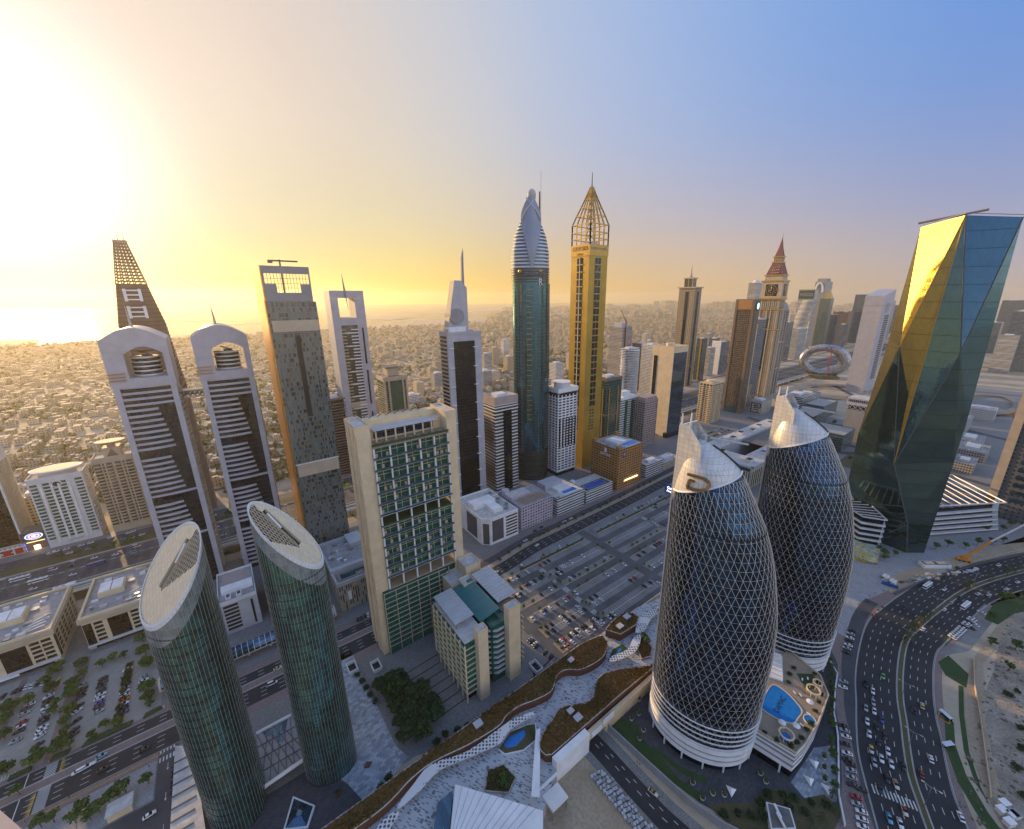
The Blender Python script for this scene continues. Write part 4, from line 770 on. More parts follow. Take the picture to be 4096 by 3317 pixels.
for ax in ('l', 'f'):
    c = 400 if ax == 'l' else 979; k = 1 if ax == 'l' else .62
    P = (lambda u, z, d: (963.9-d, c+u, z)) if ax == 'l' else (lambda u, z, d: (c+u*k, 378.9-d, z))
    mb = MB(); mb.v = [P(u, z, .1) for u, z in ((-12, 221), (12, 221), (12, 245), (-12, 245))]; mb.f = [[0, 1, 2, 3] if ax == 'f' else [3, 2, 1, 0]]; fa = mb.build('clock_face', M['black'], t)
    mb = MB()
    for r in (10.4, 5.2): mb.path([P(r*math.cos(q), 233+r*math.sin(q), .4) for q in [2*math.pi*i/28 for i in range(29)]], .6, 4)
    for i in range(12): q = 2*math.pi*i/12; mb.tube(P(5.5*math.cos(q), 233+5.5*math.sin(q), .4), P(10.2*math.cos(q), 233+10.2*math.sin(q), .4), .4, n=4)
    mb.build('clock_ring', M['goldpaint'], fa)
    mb = MB(); mb.tube(P(0, 233, .8), P(0, 242, .8), .5, n=4); mb.tube(P(0, 233, .8), P(5, 231, .8), .5, n=4); mb.build('clock_hand', M['white'], fa)
def pyr(z0, z1, r0, r1, y0=1.35): return [[(cx-r0, cyy-r0*y0, z0), (cx+r0, cyy-r0*y0, z0), (cx+r0, cyy+r0*y0, z0), (cx-r0, cyy+r0*y0, z0)], [(cx-r1, cyy-r1*y0, z1), (cx+r1, cyy-r1*y0, z1), (cx+r1, cyy+r1*y0, z1), (cx-r1, cyy+r1*y0, z1)]]
MB().loft(pyr(253, 262, 13, 12.5)).build('attic', M['sand'], t); MB().loft(pyr(262, 264, 14.4, 14.4)).build('cornice', M['goldpaint'], t)
MB().loft(pyr(264, 288, 12.6, 7)).build('lower_roof', M['terracotta'], t); MB().loft(pyr(288, 290, 8.2, 8.2)).build('cornice', M['goldpaint'], t); MB().loft(pyr(290, 299, 6, 6)).build('lantern', M['wall_sq'], t); MB().loft(pyr(299, 301, 7.4, 7.4)).build('cornice', M['goldpaint'], t)
MB().loft(pyr(301, 318, 5.8, 2.6)+[pyr(318, 338, 2.6, .2)[1]]).build('spire_roof', M['terracotta'], t); MB().tube((cx, cyy, 336), (cx, cyy, 346), .7, .2).build('finial', M['bronze'], t)
for i in range(3):
    for j in range(4): MB().box(965.6+i*2.3-2, 967+i*2.3-2, 392+j*4+0, 393.6+j*4, 267+i*5.4, 269.6+i*5.4).build('dormer', M['sand'], t)
t = thing('dark_glass_companion', 'blue grey glass tower joined to the right of the clock tower', 'tower', (1022, 402, 0))
mb = MB(); mb.loft([[(996, 386, z), (1040, 386, z), (1040, 420, z), (996, 420, z)] for z in (0, 190)]+[[(1000, 390, 214), (1030, 390, 206), (1030, 416, 206), (1000, 416, 214)]]); mb.build('glazing', M['wall_blue'], t)
MB().loft([[(1000, 388, 200), (1012, 388, 200), (1012, 396, 200), (1000, 396, 200)], [(998, 388, 244), (999, 388, 244), (999, 394, 244), (998, 394, 244)]]).build('sail_fin', M['lilac'], t)
for x in (1004, 1018, 1032): MB().box(x, x+2.4, 385, 386, 0, 190).build('pier', M['beige'], t)
for z in (60, 120): MB().ring(995.4, 1040.6, 385.4, 420.6, .9, z, z+2).build('belt', M['beige'], t)
# --- far-side towers along the highway (hazy)
t = thing('spired_stone_tower', 'slender tan stone tower of small square windows with a lantern and spire', 'tower', (955, 580, 0))
MB().box(935, 965, 560, 602, 0, 240).build('wall', M['wall_sq'], t); MB().box(934.4, 935, 576, 584, 0, 232).build('glass_slot', M['glass_dark'], t); MB().box(946, 954, 559.4, 560, 0, 232).build('glass_slot', M['glass_dark'], t); MB().box(932, 968, 557, 605, 240, 243).build('cornice', M['sand'], t)
MB().box(942, 958, 572, 594, 243, 262).build('lantern', M['glass_brown'], t); MB().box(940, 960, 569, 597, 262, 264.6).build('lantern_roof', M['sand'], t); MB().loft([[(950+r*math.cos(q), 583+r*math.sin(q), z) for q in [2*math.pi*k/10 for k in range(10)]] for z, r in ((264, 9), (267, 4), (272, 2), (296, .3))]).build('spire', M['sand'], t)
for y in (572, 583, 594): MB().box(941.3, 942, y-.6, y+.6, 243, 262).build('lantern_post', M['sand'], t)
FARB = [('construction_block', 'grey unfinished tower wrapped in floor slabs, crane on top', 775, 811, 640, 680, 150, 'wall_grey'), ('round_balcony_tower', 'white striped round fronted tower right of the gold tower', 702, 740, 560, 584, 112, 'wall_strip'), ('brown_glass_tower', 'brown glass tower just behind the blue slab tower', 805, 836, 600, 632, 112, 'wall_brown'), ('white_slab', 'thin white slab seen behind the blue slab tower', 760, 792, 540, 570, 118, 'wall_white'), ('green_slab', 'greenish slab tower with a gold strip right of the spired stone tower', 1034, 1056, 580, 598, 112, 'wall_teal'), ('silver_striped_block', 'silver striped block beyond the highway, low beside a white and blue block', 1115, 1142, 600, 618, 80, 'wall_strip'), ('white_blue_block', 'white framed block with a blue glass front beyond the highway', 1165, 1216, 598, 622, 92, 'wall_blue'), ('striped_round_tower', 'pale striped tower peeping out left of the clock tower', 1385, 1420, 620, 645, 262, 'wall_strip'), ('dark_blue_tower', 'dark blue striped tower right of the clock tower base', 1589, 1632, 585, 604, 134, 'wall_blue'), ('white_terrace_tower', 'white terraced apartment tower in front of the curved striped hotel', 1690, 1768, 585, 605, 108, 'wall_strip'), ('teal_glass_tower', 'teal glass tower with a small golden pyramid on top', 2140, 2176, 640, 680, 212, 'wall_teal'), ('light_blue_tower', 'light blue slim tower right of the teal tower', 2272, 2296, 640, 668, 140, 'wall_blue'), ('brown_twin_hotel', 'brown stone hotel tower with small white peaks', 2341, 2402, 620, 680, 154, 'wall_brown'), ('broad_blue_tower', 'broad blue glass tower far along the highway', 2520, 2640, 600, 655, 230, 'wall_blue'), ('arch_topped_tower', 'grey tower with a rounded arch at its top, behind the teal tower', 2200, 2290, 690, 730, 285, 'wall_grey')]
for n_, l_, x0, x1, y0, y1, h, m in FARB:
    t = block(n_, l_, x0, x1, y0, y1, h, m, cat='tower', bits=2)
    if n_ == 'construction_block':
        for i in range(36): MB().ring(x0-.8, x1+.8, y0-.8, y1+.8, 1, 6+i*4, 6.7+i*4).build('floor_slab', M['pinkstone'], t)
        MB().box(x0+6, x1-8, y0+8, y1-8, h, h+10).build('core', M['palegrey'], t); MB().box(x0+8, x0+10, y0-3, y0-1, 0, h+16).build('crane_mast', M['rust'], t); MB().tube((x0+9, y0-2, h+14), (x0-34, y0-20, h+42), .9, .5, 4).build('crane_jib', M['rust'], t)
    if n_ == 'round_balcony_tower':
        for i in range(30): MB().cyl((x0+x1)/2, y0+6, 17, 4+i*3.6, 5.6+i*3.6, 20).build('floor_band', M['white'], t)
        for i in range(30): MB().cyl(x0+2, (y0+y1)/2, 7, 4+i*3.6, 5.6+i*3.6, 16).build('floor_band', M['white'], t)
    if n_ == 'teal_glass_tower': MB().loft([[(x0, y0, h), (x1, y0, h), (x1, y0+30, h), (x0, y0+30, h)], [(x0+17, y0+16, h+42), (x0+18, y0+16, h+42), (x0+18, y0+17, h+42), (x0+17, y0+17, h+42)]]).build('pyramid', M['goldpaint'], t)
    if n_ == 'arch_topped_tower': 
        MB().box(x0+12, x1-25, y0+3, y1-3, h, h+14).build('top_storey', M['grey'], t); mb = MB(); mb.path([(x0-1, y0+20+15*math.cos(q), h-45+40*max(0, math.sin(q))) for q in [math.pi*k/16 for k in range(17)]], 3.5, 6); mb.build('arch', M['white'], t)
    if n_ == 'brown_twin_hotel':
        for y in (630, 665): MB().loft([[(x0-4, y-8, h-2), (x0+14, y-8, h-2), (x0+14, y+8, h-2), (x0-4, y+8, h-2)], [(x0+4, y, h+20), (x0+5, y, h+20), (x0+5, y+1, h+20), (x0+4, y+1, h+20)]]).build('peak', M['sand'], t)
    if n_ == 'striped_round_tower': MB().cyl((x0+x1)/2, 630, 14, h, h+9, 16, r2=6).build('dome_cap', M['offwhite'], t)
    if n_ == 'green_slab': MB().box(x0-1, x0, 583, 587, 0, h).build('gold_strip', M['goldpaint'], t)
    if n_ == 'white_blue_block': MB().box(x0-2, x0+1, y0-1, y1+1, 0, h+5).build('end_wall', M['white'], t)
    if n_ == 'broad_blue_tower':
        for x in (2570, 2600): MB().box(x, x+4, y0-3, y0, 0, h).build('fin', M['steel'], t)
t = thing('curved_striped_hotel', 'pale striped hotel tower with a wavy front and VOCO on its dark crown', 'tower', (1850, 630, 0))
MB().box(1833, 1868, 604, 658, 0, 246).build('wall', M['wall_strip'], t); MB().box(1832, 1833, 605, 657, 212, 244).build('sign_panel', M['glass_teal'], t); MB().ring(1831.4, 1869, 603, 659, 2, 244, 248).build('crown', M['sand'], t); MB().box(1834, 1867, 605, 657, 246, 247).build('roof', M['roofgrey'], t)
for i in range(50): MB().prism([(1833.2, 604)]+[(1831.5-2.2*math.sin(math.pi*2*k/10+i*.12), 604+54*k/10) for k in range(11)]+[(1833.2, 658)], 4+i*4.1, 5.9+i*4.1).build('floor_band', M['offwhite'], t)
txt('VOCO', (1831.6, 631, 228), LEFT, 15, 'sand', t, 'lettering', .3)
# ---------------------------------------------------------------- faceted glass tower
def frame(c):
    D = math.hypot(*c); s, k = c[0]/D, c[1]/D
    return lambda lat, dep, z: (c[0]+lat*k+dep*s, c[1]-lat*s+dep*k, z)
def facet_glass(name, c, ior, metal, rough, floor=4.2):
    t = NT(name); p = t.p; g = t.n('ShaderNodeNewGeometry'); s = t.n('ShaderNodeSeparateXYZ'); t.l(g.outputs['Position'], s.inputs[0])
    u = t.math('SUBTRACT', t.math('MULTIPLY', s.outputs[0], .35), t.math('MULTIPLY', s.outputs[1], .94)); fu, fz, w = t.cells(u, s.outputs[2], 1.5, floor)
    k = t.math('MAXIMUM', t.math('MULTIPLY', t.math('LESS_THAN', t.math('FRACT', t.math('DIVIDE', s.outputs[2], 12.6)), .035), 1), t.math('MULTIPLY', t.math('LESS_THAN', fu, .08), .5))
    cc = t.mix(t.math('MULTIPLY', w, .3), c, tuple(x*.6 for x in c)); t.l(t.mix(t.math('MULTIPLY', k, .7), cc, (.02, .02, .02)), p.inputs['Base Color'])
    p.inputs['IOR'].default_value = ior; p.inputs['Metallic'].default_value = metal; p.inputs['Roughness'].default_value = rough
    t.l(t.bump(t.math('ADD', t.math('MULTIPLY', w, .3), t.noise(.08, 3)), .05, 2.0), p.inputs['Normal']); M[name] = t.m
facet_glass('facet_glass', (.075, .14, .145), 1.6, .85, .06); facet_glass('facet_teal_sheen', (.085, .19, .24), 1.6, .85, .07); facet_glass('facet_olive_sheen', (.24, .21, .09), 1.5, .9, .2); facet_glass('facet_gold_sheen', (.40, .26, .055), 1.5, 1.0, .4)  # one glass; gold, olive and teal paint the reflected sky into its colour
t = thing('faceted_glass_tower', 'tall faceted dark glass tower with a golden sunset reflection on its upper facet', 'tower', (463, 50, 0))
F = frame((463, 50))
V = dict(A=F(-38, 17, 273), B=F(-13, -5, 276), C=F(16, 2, 272), D=F(-14, 46, 274), E=F(5, -13, 177), Fp=F(-31, -6, 178), G=F(-15, -15, 80), S0=F(-41, 18, 180), S1=F(-46, 13, 93), S2=F(-45, 12, 47), L1=F(-40, 8, 34), H=F(4, -9, 26), R1=F(20, 8, 121), R2=F(20, 8, 85), R0=F(19, 2, 0), B0=F(-17, -4, 0), B1=F(8, -9, 0), X=F(-17.5, -12.5, 140), K1=F(-14, 44, 90), K0=F(-8, 36, 0))
def facet(m, *ks):
    # outward facing: normal points away from the tower axis
    pts = [Vector(V[k]) for k in ks]; n = (pts[1]-pts[0]).cross(pts[2]-pts[0]); c = sum(pts, Vector())/len(pts); ax = Vector(F(-12, 14, c.z))
    if n.dot(c-ax) < 0: pts = pts[::-1]
    MB().poly([tuple(p) for p in pts]).build('glass_facet', M[m], t)
for ks in (('A', 'Fp', 'S0'), ('Fp', 'S1', 'S0'), ('B', 'Fp', 'X'), ('Fp', 'G', 'X'), ('B', 'G', 'E'), ('B', 'E', 'C'), ('C', 'E', 'R1'), ('E', 'G', 'R2'), ('E', 'R2', 'R1'), ('Fp', 'G', 'S1'), ('S1', 'G', 'S2'), ('S2', 'G', 'H'), ('S2', 'H', 'L1'), ('L1', 'H', 'B0'), ('H', 'B1', 'B0'), ('G', 'R2', 'H'), ('H', 'R2', 'R0'), ('H', 'R0', 'B1'), ('A', 'S0', 'D'), ('S0', 'S1', 'K1'), ('S0', 'K1', 'D'), ('S1', 'S2', 'K1'), ('S2', 'L1', 'K0'), ('S2', 'K0', 'K1'), ('L1', 'B0', 'K0'), ('C', 'R1', 'D'), ('R1', 'R2', 'K1'), ('R1', 'K1', 'D'), ('R2', 'R0', 'K0'), ('R2', 'K0', 'K1'), ('A', 'D', 'C'), ('A', 'C', 'B')): facet('facet_olive_sheen' if ks in (('A', 'Fp', 'S0'), ('Fp', 'S1', 'S0'), ('B', 'Fp', 'X')) else 'facet_teal_sheen' if ks in (('B', 'E', 'C'), ('B', 'G', 'E'), ('C', 'E', 'R1')) else 'facet_glass', *ks)
facet('facet_gold_sheen', 'A', 'B', 'Fp'); facet('facet_gold_sheen', 'B', 'X', 'G')
for a, b in (('B', 'E'), ('B', 'Fp'), ('C', 'E'), ('E', 'G'), ('G', 'H'), ('H', 'B1'), ('H', 'B0'), ('Fp', 'G'), ('B', 'G')): MB().tube(V[a], V[b], .45, n=5).build('edge_frame', M['goldpaint' if (a, b) in (('B', 'Fp'), ('B', 'G')) else 'darkgrey'], t)
MB().tube(F(-40, 16, 276), F(-2, 0, 279), .8, n=6).build('roof_crane', M['darkgrey'], t); mb = MB(); mb.path([F(-38, 17, 274.5), F(-13, -5, 277.4), F(16, 2, 273.5)], .3, 4); mb.build('roof_rail', M['grey'], t)
# terraced white wings beside it
for side, label in ((-1, 'white terraced building left of the faceted glass tower foot'), (1, 'white terraced building with a sloped lattice roof, right of the faceted glass tower')):
    t = thing('terraced_block', label, 'building', (455, 80, 0) if side < 0 else (560, 35, 0))
    for i in range(5):
        z = 2+i*5.2
        if side > 0: P = [(504, 34), (569-i*1.5, -5+i*1.2), (600-i*2, 0), (606-i*2, 40), (540, 80)]
        else: P = [(432, 72), (441, 57), (452, 60), (478, 84), (455, 104)]
        q = [p[:2] for p in P]; cxx = sum(p[0] for p in q)/5; cyx = sum(p[1] for p in q)/5; inn = [(cxx+(p[0]-cxx)*.88, cyx+(p[1]-cyx)*.88) for p in q]
        MB().prism(q, z, z+1.3).build('terrace_slab', M['offwhite'], t); MB().prism(inn, z+1.3, z+5.2).build('glazing', M['glass_black'], t)
        if i == 0: MB().prism(inn, 0, 2).build('glazing', M['glass_black'], t)
    mb = MB()
    for k in range(9):
        f = k/8
        if side > 0: mb.tube((506+62*f, 36-40*f, 31), (544+58*f, 78-40*f, 35), .5, n=4)
        else: mb.tube((441+37*f, 57+27*f, 30), (432+23*f, 72+32*f, 30), .45, n=4)
    if side > 0: mb.path([(506, 36, 31), (568, -4, 31), (602, 38, 35), (544, 78, 35), (506, 36, 31)], .7, 4)
    else: mb.path([(432, 72, 30), (441, 57, 30), (478, 84, 30), (455, 104, 30), (432, 72, 30)], .7, 4)
    mb.build('roof_lattice', M['whitemetal'], t)
# dark gridded tower at the right edge
t = thing('dark_gridded_tower', 'dark concrete tower with scattered square windows, cut by the right edge', 'tower', (650, -24, 0))
MB().box(607, 690, -62, 9, 0, 150).build('wall', M['wall_punch_dark'], t); MB().box(606, 607, 3, 9.6, 0, 152).build('corner_pier', M['beige'], t); MB().box(606.4, 607, -60, 3, 118, 150).build('top_band', M['palegrey'], t)
for i in range(12): MB().box(606.6, 607.05, -18, -4, 20+i*8, 24+i*8).build('window_strip', M['glass_blue'], t)
block('white_fin_tower', 'white tower with a slanted top and black louvres beside the faceted tower', 1190, 1276, 256, 290, 200, 'lilac', bits=0, cat='tower', par=0)
t = bpy.data.objects['white_fin_tower']; 
mb = MB(); mb.v = [(x, y, z) for y in (256, 290) for x, z in ((1190, 199.5), (1276, 199.5), (1276, 236), (1190, 221))]; mb.f = [[0, 1, 2, 3], [7, 6, 5, 4]]+[[k+4, (k+1) % 4+4, (k+1) % 4, k] for k in range(4)]; mb.build('slanted_top', M['lilac'], t)
for i in range(30): MB().box(1226, 1262, 255.7, 256, 30+i*5, 33+i*5).build('louvre', M['black'], t)
for i in range(3): MB().box(1220+i*12, 1223+i*12, 255.7, 256, 184, 206).build('slot_window', M['grey'], t)
block('blue_glass_tower', 'hazy blue glass tower behind the faceted tower, near the right edge', 1900, 2160, 40, 100, 176, 'wall_blue', cat='tower', bits=2); block('grey_office', 'grey striped slab in front of the hazy blue tower at right', 1830, 1880, 70, 110, 110, 'wall_strip', cat='tower')
# ring museum
t = thing('ring_museum', 'silver ring shaped museum with dark curling marks', 'museum', (1359, 395, 0)); Fm = frame((1359, 395))
def museum_mat():
    m = NT('museum_skin'); n = m.n('ShaderNodeTexNoise'); n.inputs['Scale'].default_value = .16; n.inputs['Detail'].default_value = 2.5; n.inputs['Distortion'].default_value = 2.2; m.l(m.n('ShaderNodeNewGeometry').outputs['Position'], n.inputs['Vector'])
    k = m.math('LESS_THAN', m.math('ABSOLUTE', m.math('SUBTRACT', n.outputs['Fac'], .5)), .035); m.l(m.mix(k, (.52, .52, .54), (.03, .03, .035)), m.p.inputs['Base Color']); m.p.inputs['Metallic'].default_value = .6; m.p.inputs['Roughness'].default_value = .3; M['museum_skin'] = m.m
museum_mat()
rg = []
for i in range(49):
    q = 2*math.pi*i/48; cxm, czm = 48*math.cos(q), 47+35*math.sin(q); tr = 11.5+3.5*(math.cos(q) > 0)*math.cos(q)
    rg.append([Fm(cxm+tr*math.cos(q)*math.cos(f), 12*math.sin(f), czm+(tr-2)*math.sin(q)*math.cos(f)) for f in [2*math.pi*k/20 for k in range(20)]])
MB().loft(rg, cap=False).build('ring_shell', M['museum_skin'], t, smooth=True); MB().cyl(1359, 395, 46, 0, 8, 32, r2=36).build('mound', M['scrub'], t)
t = thing('tower_crane', 'thin red tower crane standing in front of the ring museum', 'crane', (1330, 380, 0)); MB().tube((1330, 372, 0), (1330, 372, 82), 1.3, n=4).build('mast', M['red'], t); MB().tube((1330, 372, 80), (1290, 420, 84), .8, n=4).build('jib', M['red'], t)
rr = []
for x0, y0, rx, ry, w in ((1150, 305, 95, 62, 16), (1270, 62, 130, 50, 16)):
    mb = MB()
    for i in range(40):
        q0, q1 = 2*math.pi*i/40, 2*math.pi*(i+1)/40
        mb.poly([(x0+(rx-w)*math.cos(q0), y0+(ry-w)*math.sin(q0), 4), (x0+rx*math.cos(q0), y0+ry*math.sin(q0), 4), (x0+rx*math.cos(q1), y0+ry*math.sin(q1), 4), (x0+(rx-w)*math.cos(q1), y0+(ry-w)*math.sin(q1), 4)])
    struct('loop_road', mb, M['paver_grey'])
t = thing('gateway_building', 'grey square gateway block with a crossed lattice belt, left of the faceted tower', 'building', (787, 166, 0))
MB().box(772, 802, 152, 181, 0, 50).build('wall', M['grey'], t); MB().box(773, 801, 153, 180, 50, 57).build('glazing', M['glass_black'], t); MB().box(771, 803, 151, 182, 57, 68).build('top_storey', M['palegrey'], t); MB().box(771.6, 802.4, 151.6, 181.4, 68, 68.3).build('roof', M['roofpale'], t)
mb = MB()
for k in range(4):
    y = 153+k*7
    mb.tube((771.8, y, 50), (771.8, y+7, 57), .4, n=4); mb.tube((771.8, y+7, 50), (771.8, y, 57), .4, n=4)
mb.build('cross_lattice', M['whitemetal'], t)
for i in range(12): MB().box(770.7, 771.05, 153+i*2.4, 154+i*2.4, 62, 66).build('window', M['glass_black'], t)
# long precinct hall with skylights
t = thing('precinct_hall', 'long low office hall with rooftop skylights and a green glass front', 'building', (580, 225, 0))
MB().box(470, 500, 186, 262, 0, 29).build('west_wing', M['palegrey'], t); MB().box(500, 690, 186, 208, 0, 29).build('front_wing', M['palegrey'], t); MB().box(500, 690, 240, 262, 0, 29).build('rear_wing', M['palegrey'], t); MB().box(655, 690, 208, 240, 0, 29).build('east_wing', M['palegrey'], t)
MB().box(470.5, 689.5, 186.5, 207.5, 29, 29.3).build('roof', M['roofpale'], t); MB().box(470.5, 689.5, 240.5, 261.5, 29, 29.3).build('roof', M['roofpale'], t); MB().box(470.5, 499.5, 207.6, 240.4, 29, 29.3).build('roof', M['roofpale'], t); MB().box(560, 654, 209, 239, 26, 26.8).build('court_canopy', M['roofdark'], t)
for i in range(30): MB().box(469.2, 470.05, 188+i*2.5, 189.4+i*2.5, 0, 22).build('pier', M['cream'], t)
MB().box(469.6, 470.02, 187, 262, 2, 21).build('glazing', M['glass_teal'], t); MB().box(469.5, 470.03, 187, 262, 22.5, 26).build('upper_glazing', M['glass_teal'], t); MB().box(467, 690, 183.5, 186.2, 27.6, 29.6).build('eave', M['palegrey'], t); MB().box(466.5, 470, 183.5, 263, 27.6, 29.6).build('eave', M['palegrey'], t)
for i in range(40): MB().box(472+i*5.4, 473.6+i*5.4, 185.3, 186.05, 0, 22).build('pier', M['cream'], t)
MB().box(472, 688, 185.6, 186.02, 2, 21).build('glazing', M['glass_teal'], t)
for x, y in ((480, 195), (483, 230), (520, 250), (545, 247), (575, 251), (600, 246), (630, 250), (660, 246), (520, 196), (560, 198), (600, 195), (640, 199), (675, 225)):
    u = MB().box(x, x+9, y-3, y+4, 29.3, 32.6).build('skylight', M['offwhite'], t); MB().box(x+.6, x+8.4, y-2.4, y+3.4, 32.6, 32.8).build('skylight_pane', M['glass_dark'], u)
block('glass_office', 'low dark glass office with a flat grey roof, beyond the right curved tower', 700, 752, 160, 206, 25, 'wall_teal', roof='roofgrey', bits=0); block('glass_office', 'dark glass office with flat grey roof behind the long precinct hall', 866, 940, 236, 268, 25, 'wall_teal', roof='roofgrey', bits=0); block('glass_office', 'lower grey roofed glass office nearest the precinct hall rear', 790, 862, 228, 264, 21, 'wall_teal', roof='roofgrey', bits=0)
block('white_office', 'white office with strip windows behind the right curved tower tip', 890, 950, 280, 322, 30, 'wall_strip', roof='roofgrey'); block('white_office', 'pale grey office stepping down beyond the white strip window office', 952, 1000, 284, 318, 24, 'wall_grey', roof='roofgrey'); t = block('maze_wall_block', 'cream block with a black maze motif on its end wall', 815, 857, 322, 344, 24, 'wall_cream', roof='roofgrey')
mb = MB()
for y0, y1, z0, z1 in ((324, 342, 20, 21.4), (324, 325.4, 12, 21), (324, 336, 12, 13.4), (335, 336.4, 12, 17), (328, 336, 16, 17.4), (324, 342, 2, 3.4), (340.6, 342, 2, 21), (328, 329.4, 3, 9), (328, 338, 8, 9.4)): mb.box(814.7, 814.95, y0, y1, z0, z1)
mb.build('maze_motif', M['black'], t)
block('white_garage', 'small white slotted garage next to the tan garage', 400, 436, 280, 294, 17, 'wall_garage', roof='lawn' if 0 else 'roofpale'); block('beige_garage', 'low beige slotted garage right of the small white garage', 439, 476, 281, 300, 10, 'wall_cream', roof='roofpale')
block('roadside_block', 'low white block by the right loop road', 1095, 1130, 40, 78, 20, 'wall_white', roof='roofpale')
for i, (x0, x1, y0, y1, h) in enumerate(((800, 850, 25, 55, 14), (855, 910, 35, 62, 14), (735, 775, 30, 50, 12), (740, 760, 52, 66, 18), (930, 1010, 60, 100, 22), (1180, 1230, -20, 20, 24))): block('flat_roofed_hall', ['grey flat roofed hall nearest behind the right white terraces', 'grey flat roofed hall second behind the white terraces', 'low hall with dark glass beside the white terraces', 'small white cube hall behind the white terraces', 'broad office hall behind the faceted tower at right', 'distant hall beside the right loop road'][i], x0, x1, y0, y1, h, 'wall_grey', roof='roofgrey')
# blue roadside billboard
t = thing('billboard', 'blue billboard reading Gate Ave, left of the curved towers', 'billboard', (392, 232, 0))
MB().box(384, 385, 223, 241, 2.5, 13).build('panel', M['blue'], t)
for y in (226, 238): MB().tube((385.6, y, 0), (385.6, y, 4), .35).build('post', M['steel'], t)
txt('Gate', (383.8, 234, 9.3), LEFT, 4.2, 'sign_white', t); txt('Ave', (383.8, 235.2, 5.4), LEFT, 4.2, 'sign_white', t)
# ---------------------------------------------------------------- garages along the boulevard
t = block('tan_garage', 'tan multi-storey garage with a blue pool on its roof', 346, 390, 280, 322, 50, 'wall_tan', roof='roofgrey', bits=4)
for x0, y0 in ((346, 318), (346, 280), (386, 318)): MB().box(x0, x0+5, y0, y0+5, 50, 54).build('corner_turret', M['tan'], t)
MB().box(362, 386, 283, 294, 50.2, 50.9).build('pool_water', M['pool_water'], t); MB().ring(361, 387, 282, 295, .9, 50.1, 51.1).build('pool_rim', M['offwhite'], t)
for i in range(11): MB().box(361+i*2.4, 362.2+i*2.4, 297, 301, 50.2, 50.5).build('sun_lounger', M['white'], t)
for i in range(9): MB().box(387.2, 388.6, 282+i*2, 283+i*2, 50.2, 50.5).build('sun_lounger', M['white'], t)
txt('GEVORA', (345.8, 300, 40), LEFT, 4.2, 'white', t); MB().box(345.6, 346, 298.5, 301.5, 43, 48).build('emblem', M['white'], t)
MB().box(353, 357.6, 279.6, 280, 41, 46).build('parking_sign', M['blue'], t); txt('P', (355.3, 279.4, 43.5), FRONT, 4.6, 'white', t, 'sign_letter'); MB().box(358, 384, 279.4, 279.8, 8.5, 9.4).build('lit_sign', M['sign_gold'], t)
for i in range(12): MB().sph(360+i*2, 279.3, 10.2, .45, 6).build('lamp', M['lamp_warm'], t)
t = thing('cut_corner_garage', 'white block with a cut corner and grey panels, end of the garage row', 'building', (183, 304, 0))
pts = [(170, 278), (201, 278), (201, 330), (164, 330), (164, 284)]
MB().prism(pts, 0, 27).build('wall', M['white'], t); MB().prism([(170.5, 279), (200.2, 279), (200.2, 329), (165, 329), (165, 285)], 27, 27.2).build('roof', M['roofpale'], t)
for x0, x1, z0, z1 in ((172, 184, 3, 24),): MB().box(x0, x1, 277.6, 278.05, z0, z1).build('grey_panel', M['darkgrey'], t)
mb = MB(); d = Vector((170-164, 278-284, 0)).normalized(); n = Vector((-.707, -.707, 0)); p0 = Vector((164, 284, 0))+d*1.5+n*.25; p1 = Vector((170, 278, 0))-d*1.2+n*.25
mb.poly([tuple(p0+Vector((0, 0, 1))), tuple(p1+Vector((0, 0, 1))), tuple(p1+Vector((0, 0, 22))), tuple(p0+Vector((0, 0, 22)))]); mb.build('grey_panel', M['darkgrey'], t)
MB().box(163.6, 164.05, 292, 310, 3, 24).build('grey_panel', M['darkgrey'], t)
for i in range(7): MB().box(187, 200, 277.8, 278.1, 3+i*3.2, 4.5+i*3.2).build('slot_opening', M['black'], t)
MB().box(166, 190, 300, 312, 27, 32).build('roof_hall', M['white'], t); MB().box(178, 188, 284, 300, 27, 30.5).build('roof_hall', M['white'], t); MB().ring(163.8, 201.2, 313, 330.2, .4, 26, 28.5).build('parapet', M['white'], t)
for i in range(6): MB().cyl(192+(i % 2)*4.5, 284+i*7, 2.0, 27.2, 29, 6).build('cooling_unit', M['steel'], t)
for i in range(8): MB().box(191, 199, 286+i*5, 287+i*5, 27.2, 28.4).build('duct', M['palegrey'], t)
t = block('mauve_garage', 'mauve slotted garage, second in the garage row', 207, 247, 281, 314, 24, 'wall_mauve', roof='roofgrey', bits=0); MB().box(208, 232, 298, 312, 24, 27).build('roof_hall', M['mauve'], t); MB().box(208.5, 231.5, 298.5, 311.5, 27, 27.2).build('roof_hall_top', M['roofpale'], t); MB().cyl(212, 315, 4, 20, 29, 16).build('stair_drum', M['mauve'], t)
for i in range(9): MB().box(212+i*3.6, 213+i*3.6, 283, 296, 26, 26.3).build('trellis_beam', M['tan'], t)
t = block('white_pool_garage', 'white and blue block with a rooftop pool, third in the garage row', 252, 291, 279, 316, 19, 'wall_garage', roof='roofpale', bits=3); MB().box(266, 285, 284, 291, 19.15, 19.6).build('pool_water', M['pool_water'], t); MB().ring(265, 286, 283, 292, .9, 19.1, 19.8).build('pool_rim', M['white'], t); MB().box(254, 278, 301, 315, 19, 26).build('roof_hall', M['lilac'], t)
for i in range(8): MB().box(287.3, 289, 281+i*2.2, 282+i*2.2, 19.2, 19.7).build('sun_lounger', M['white'], t)
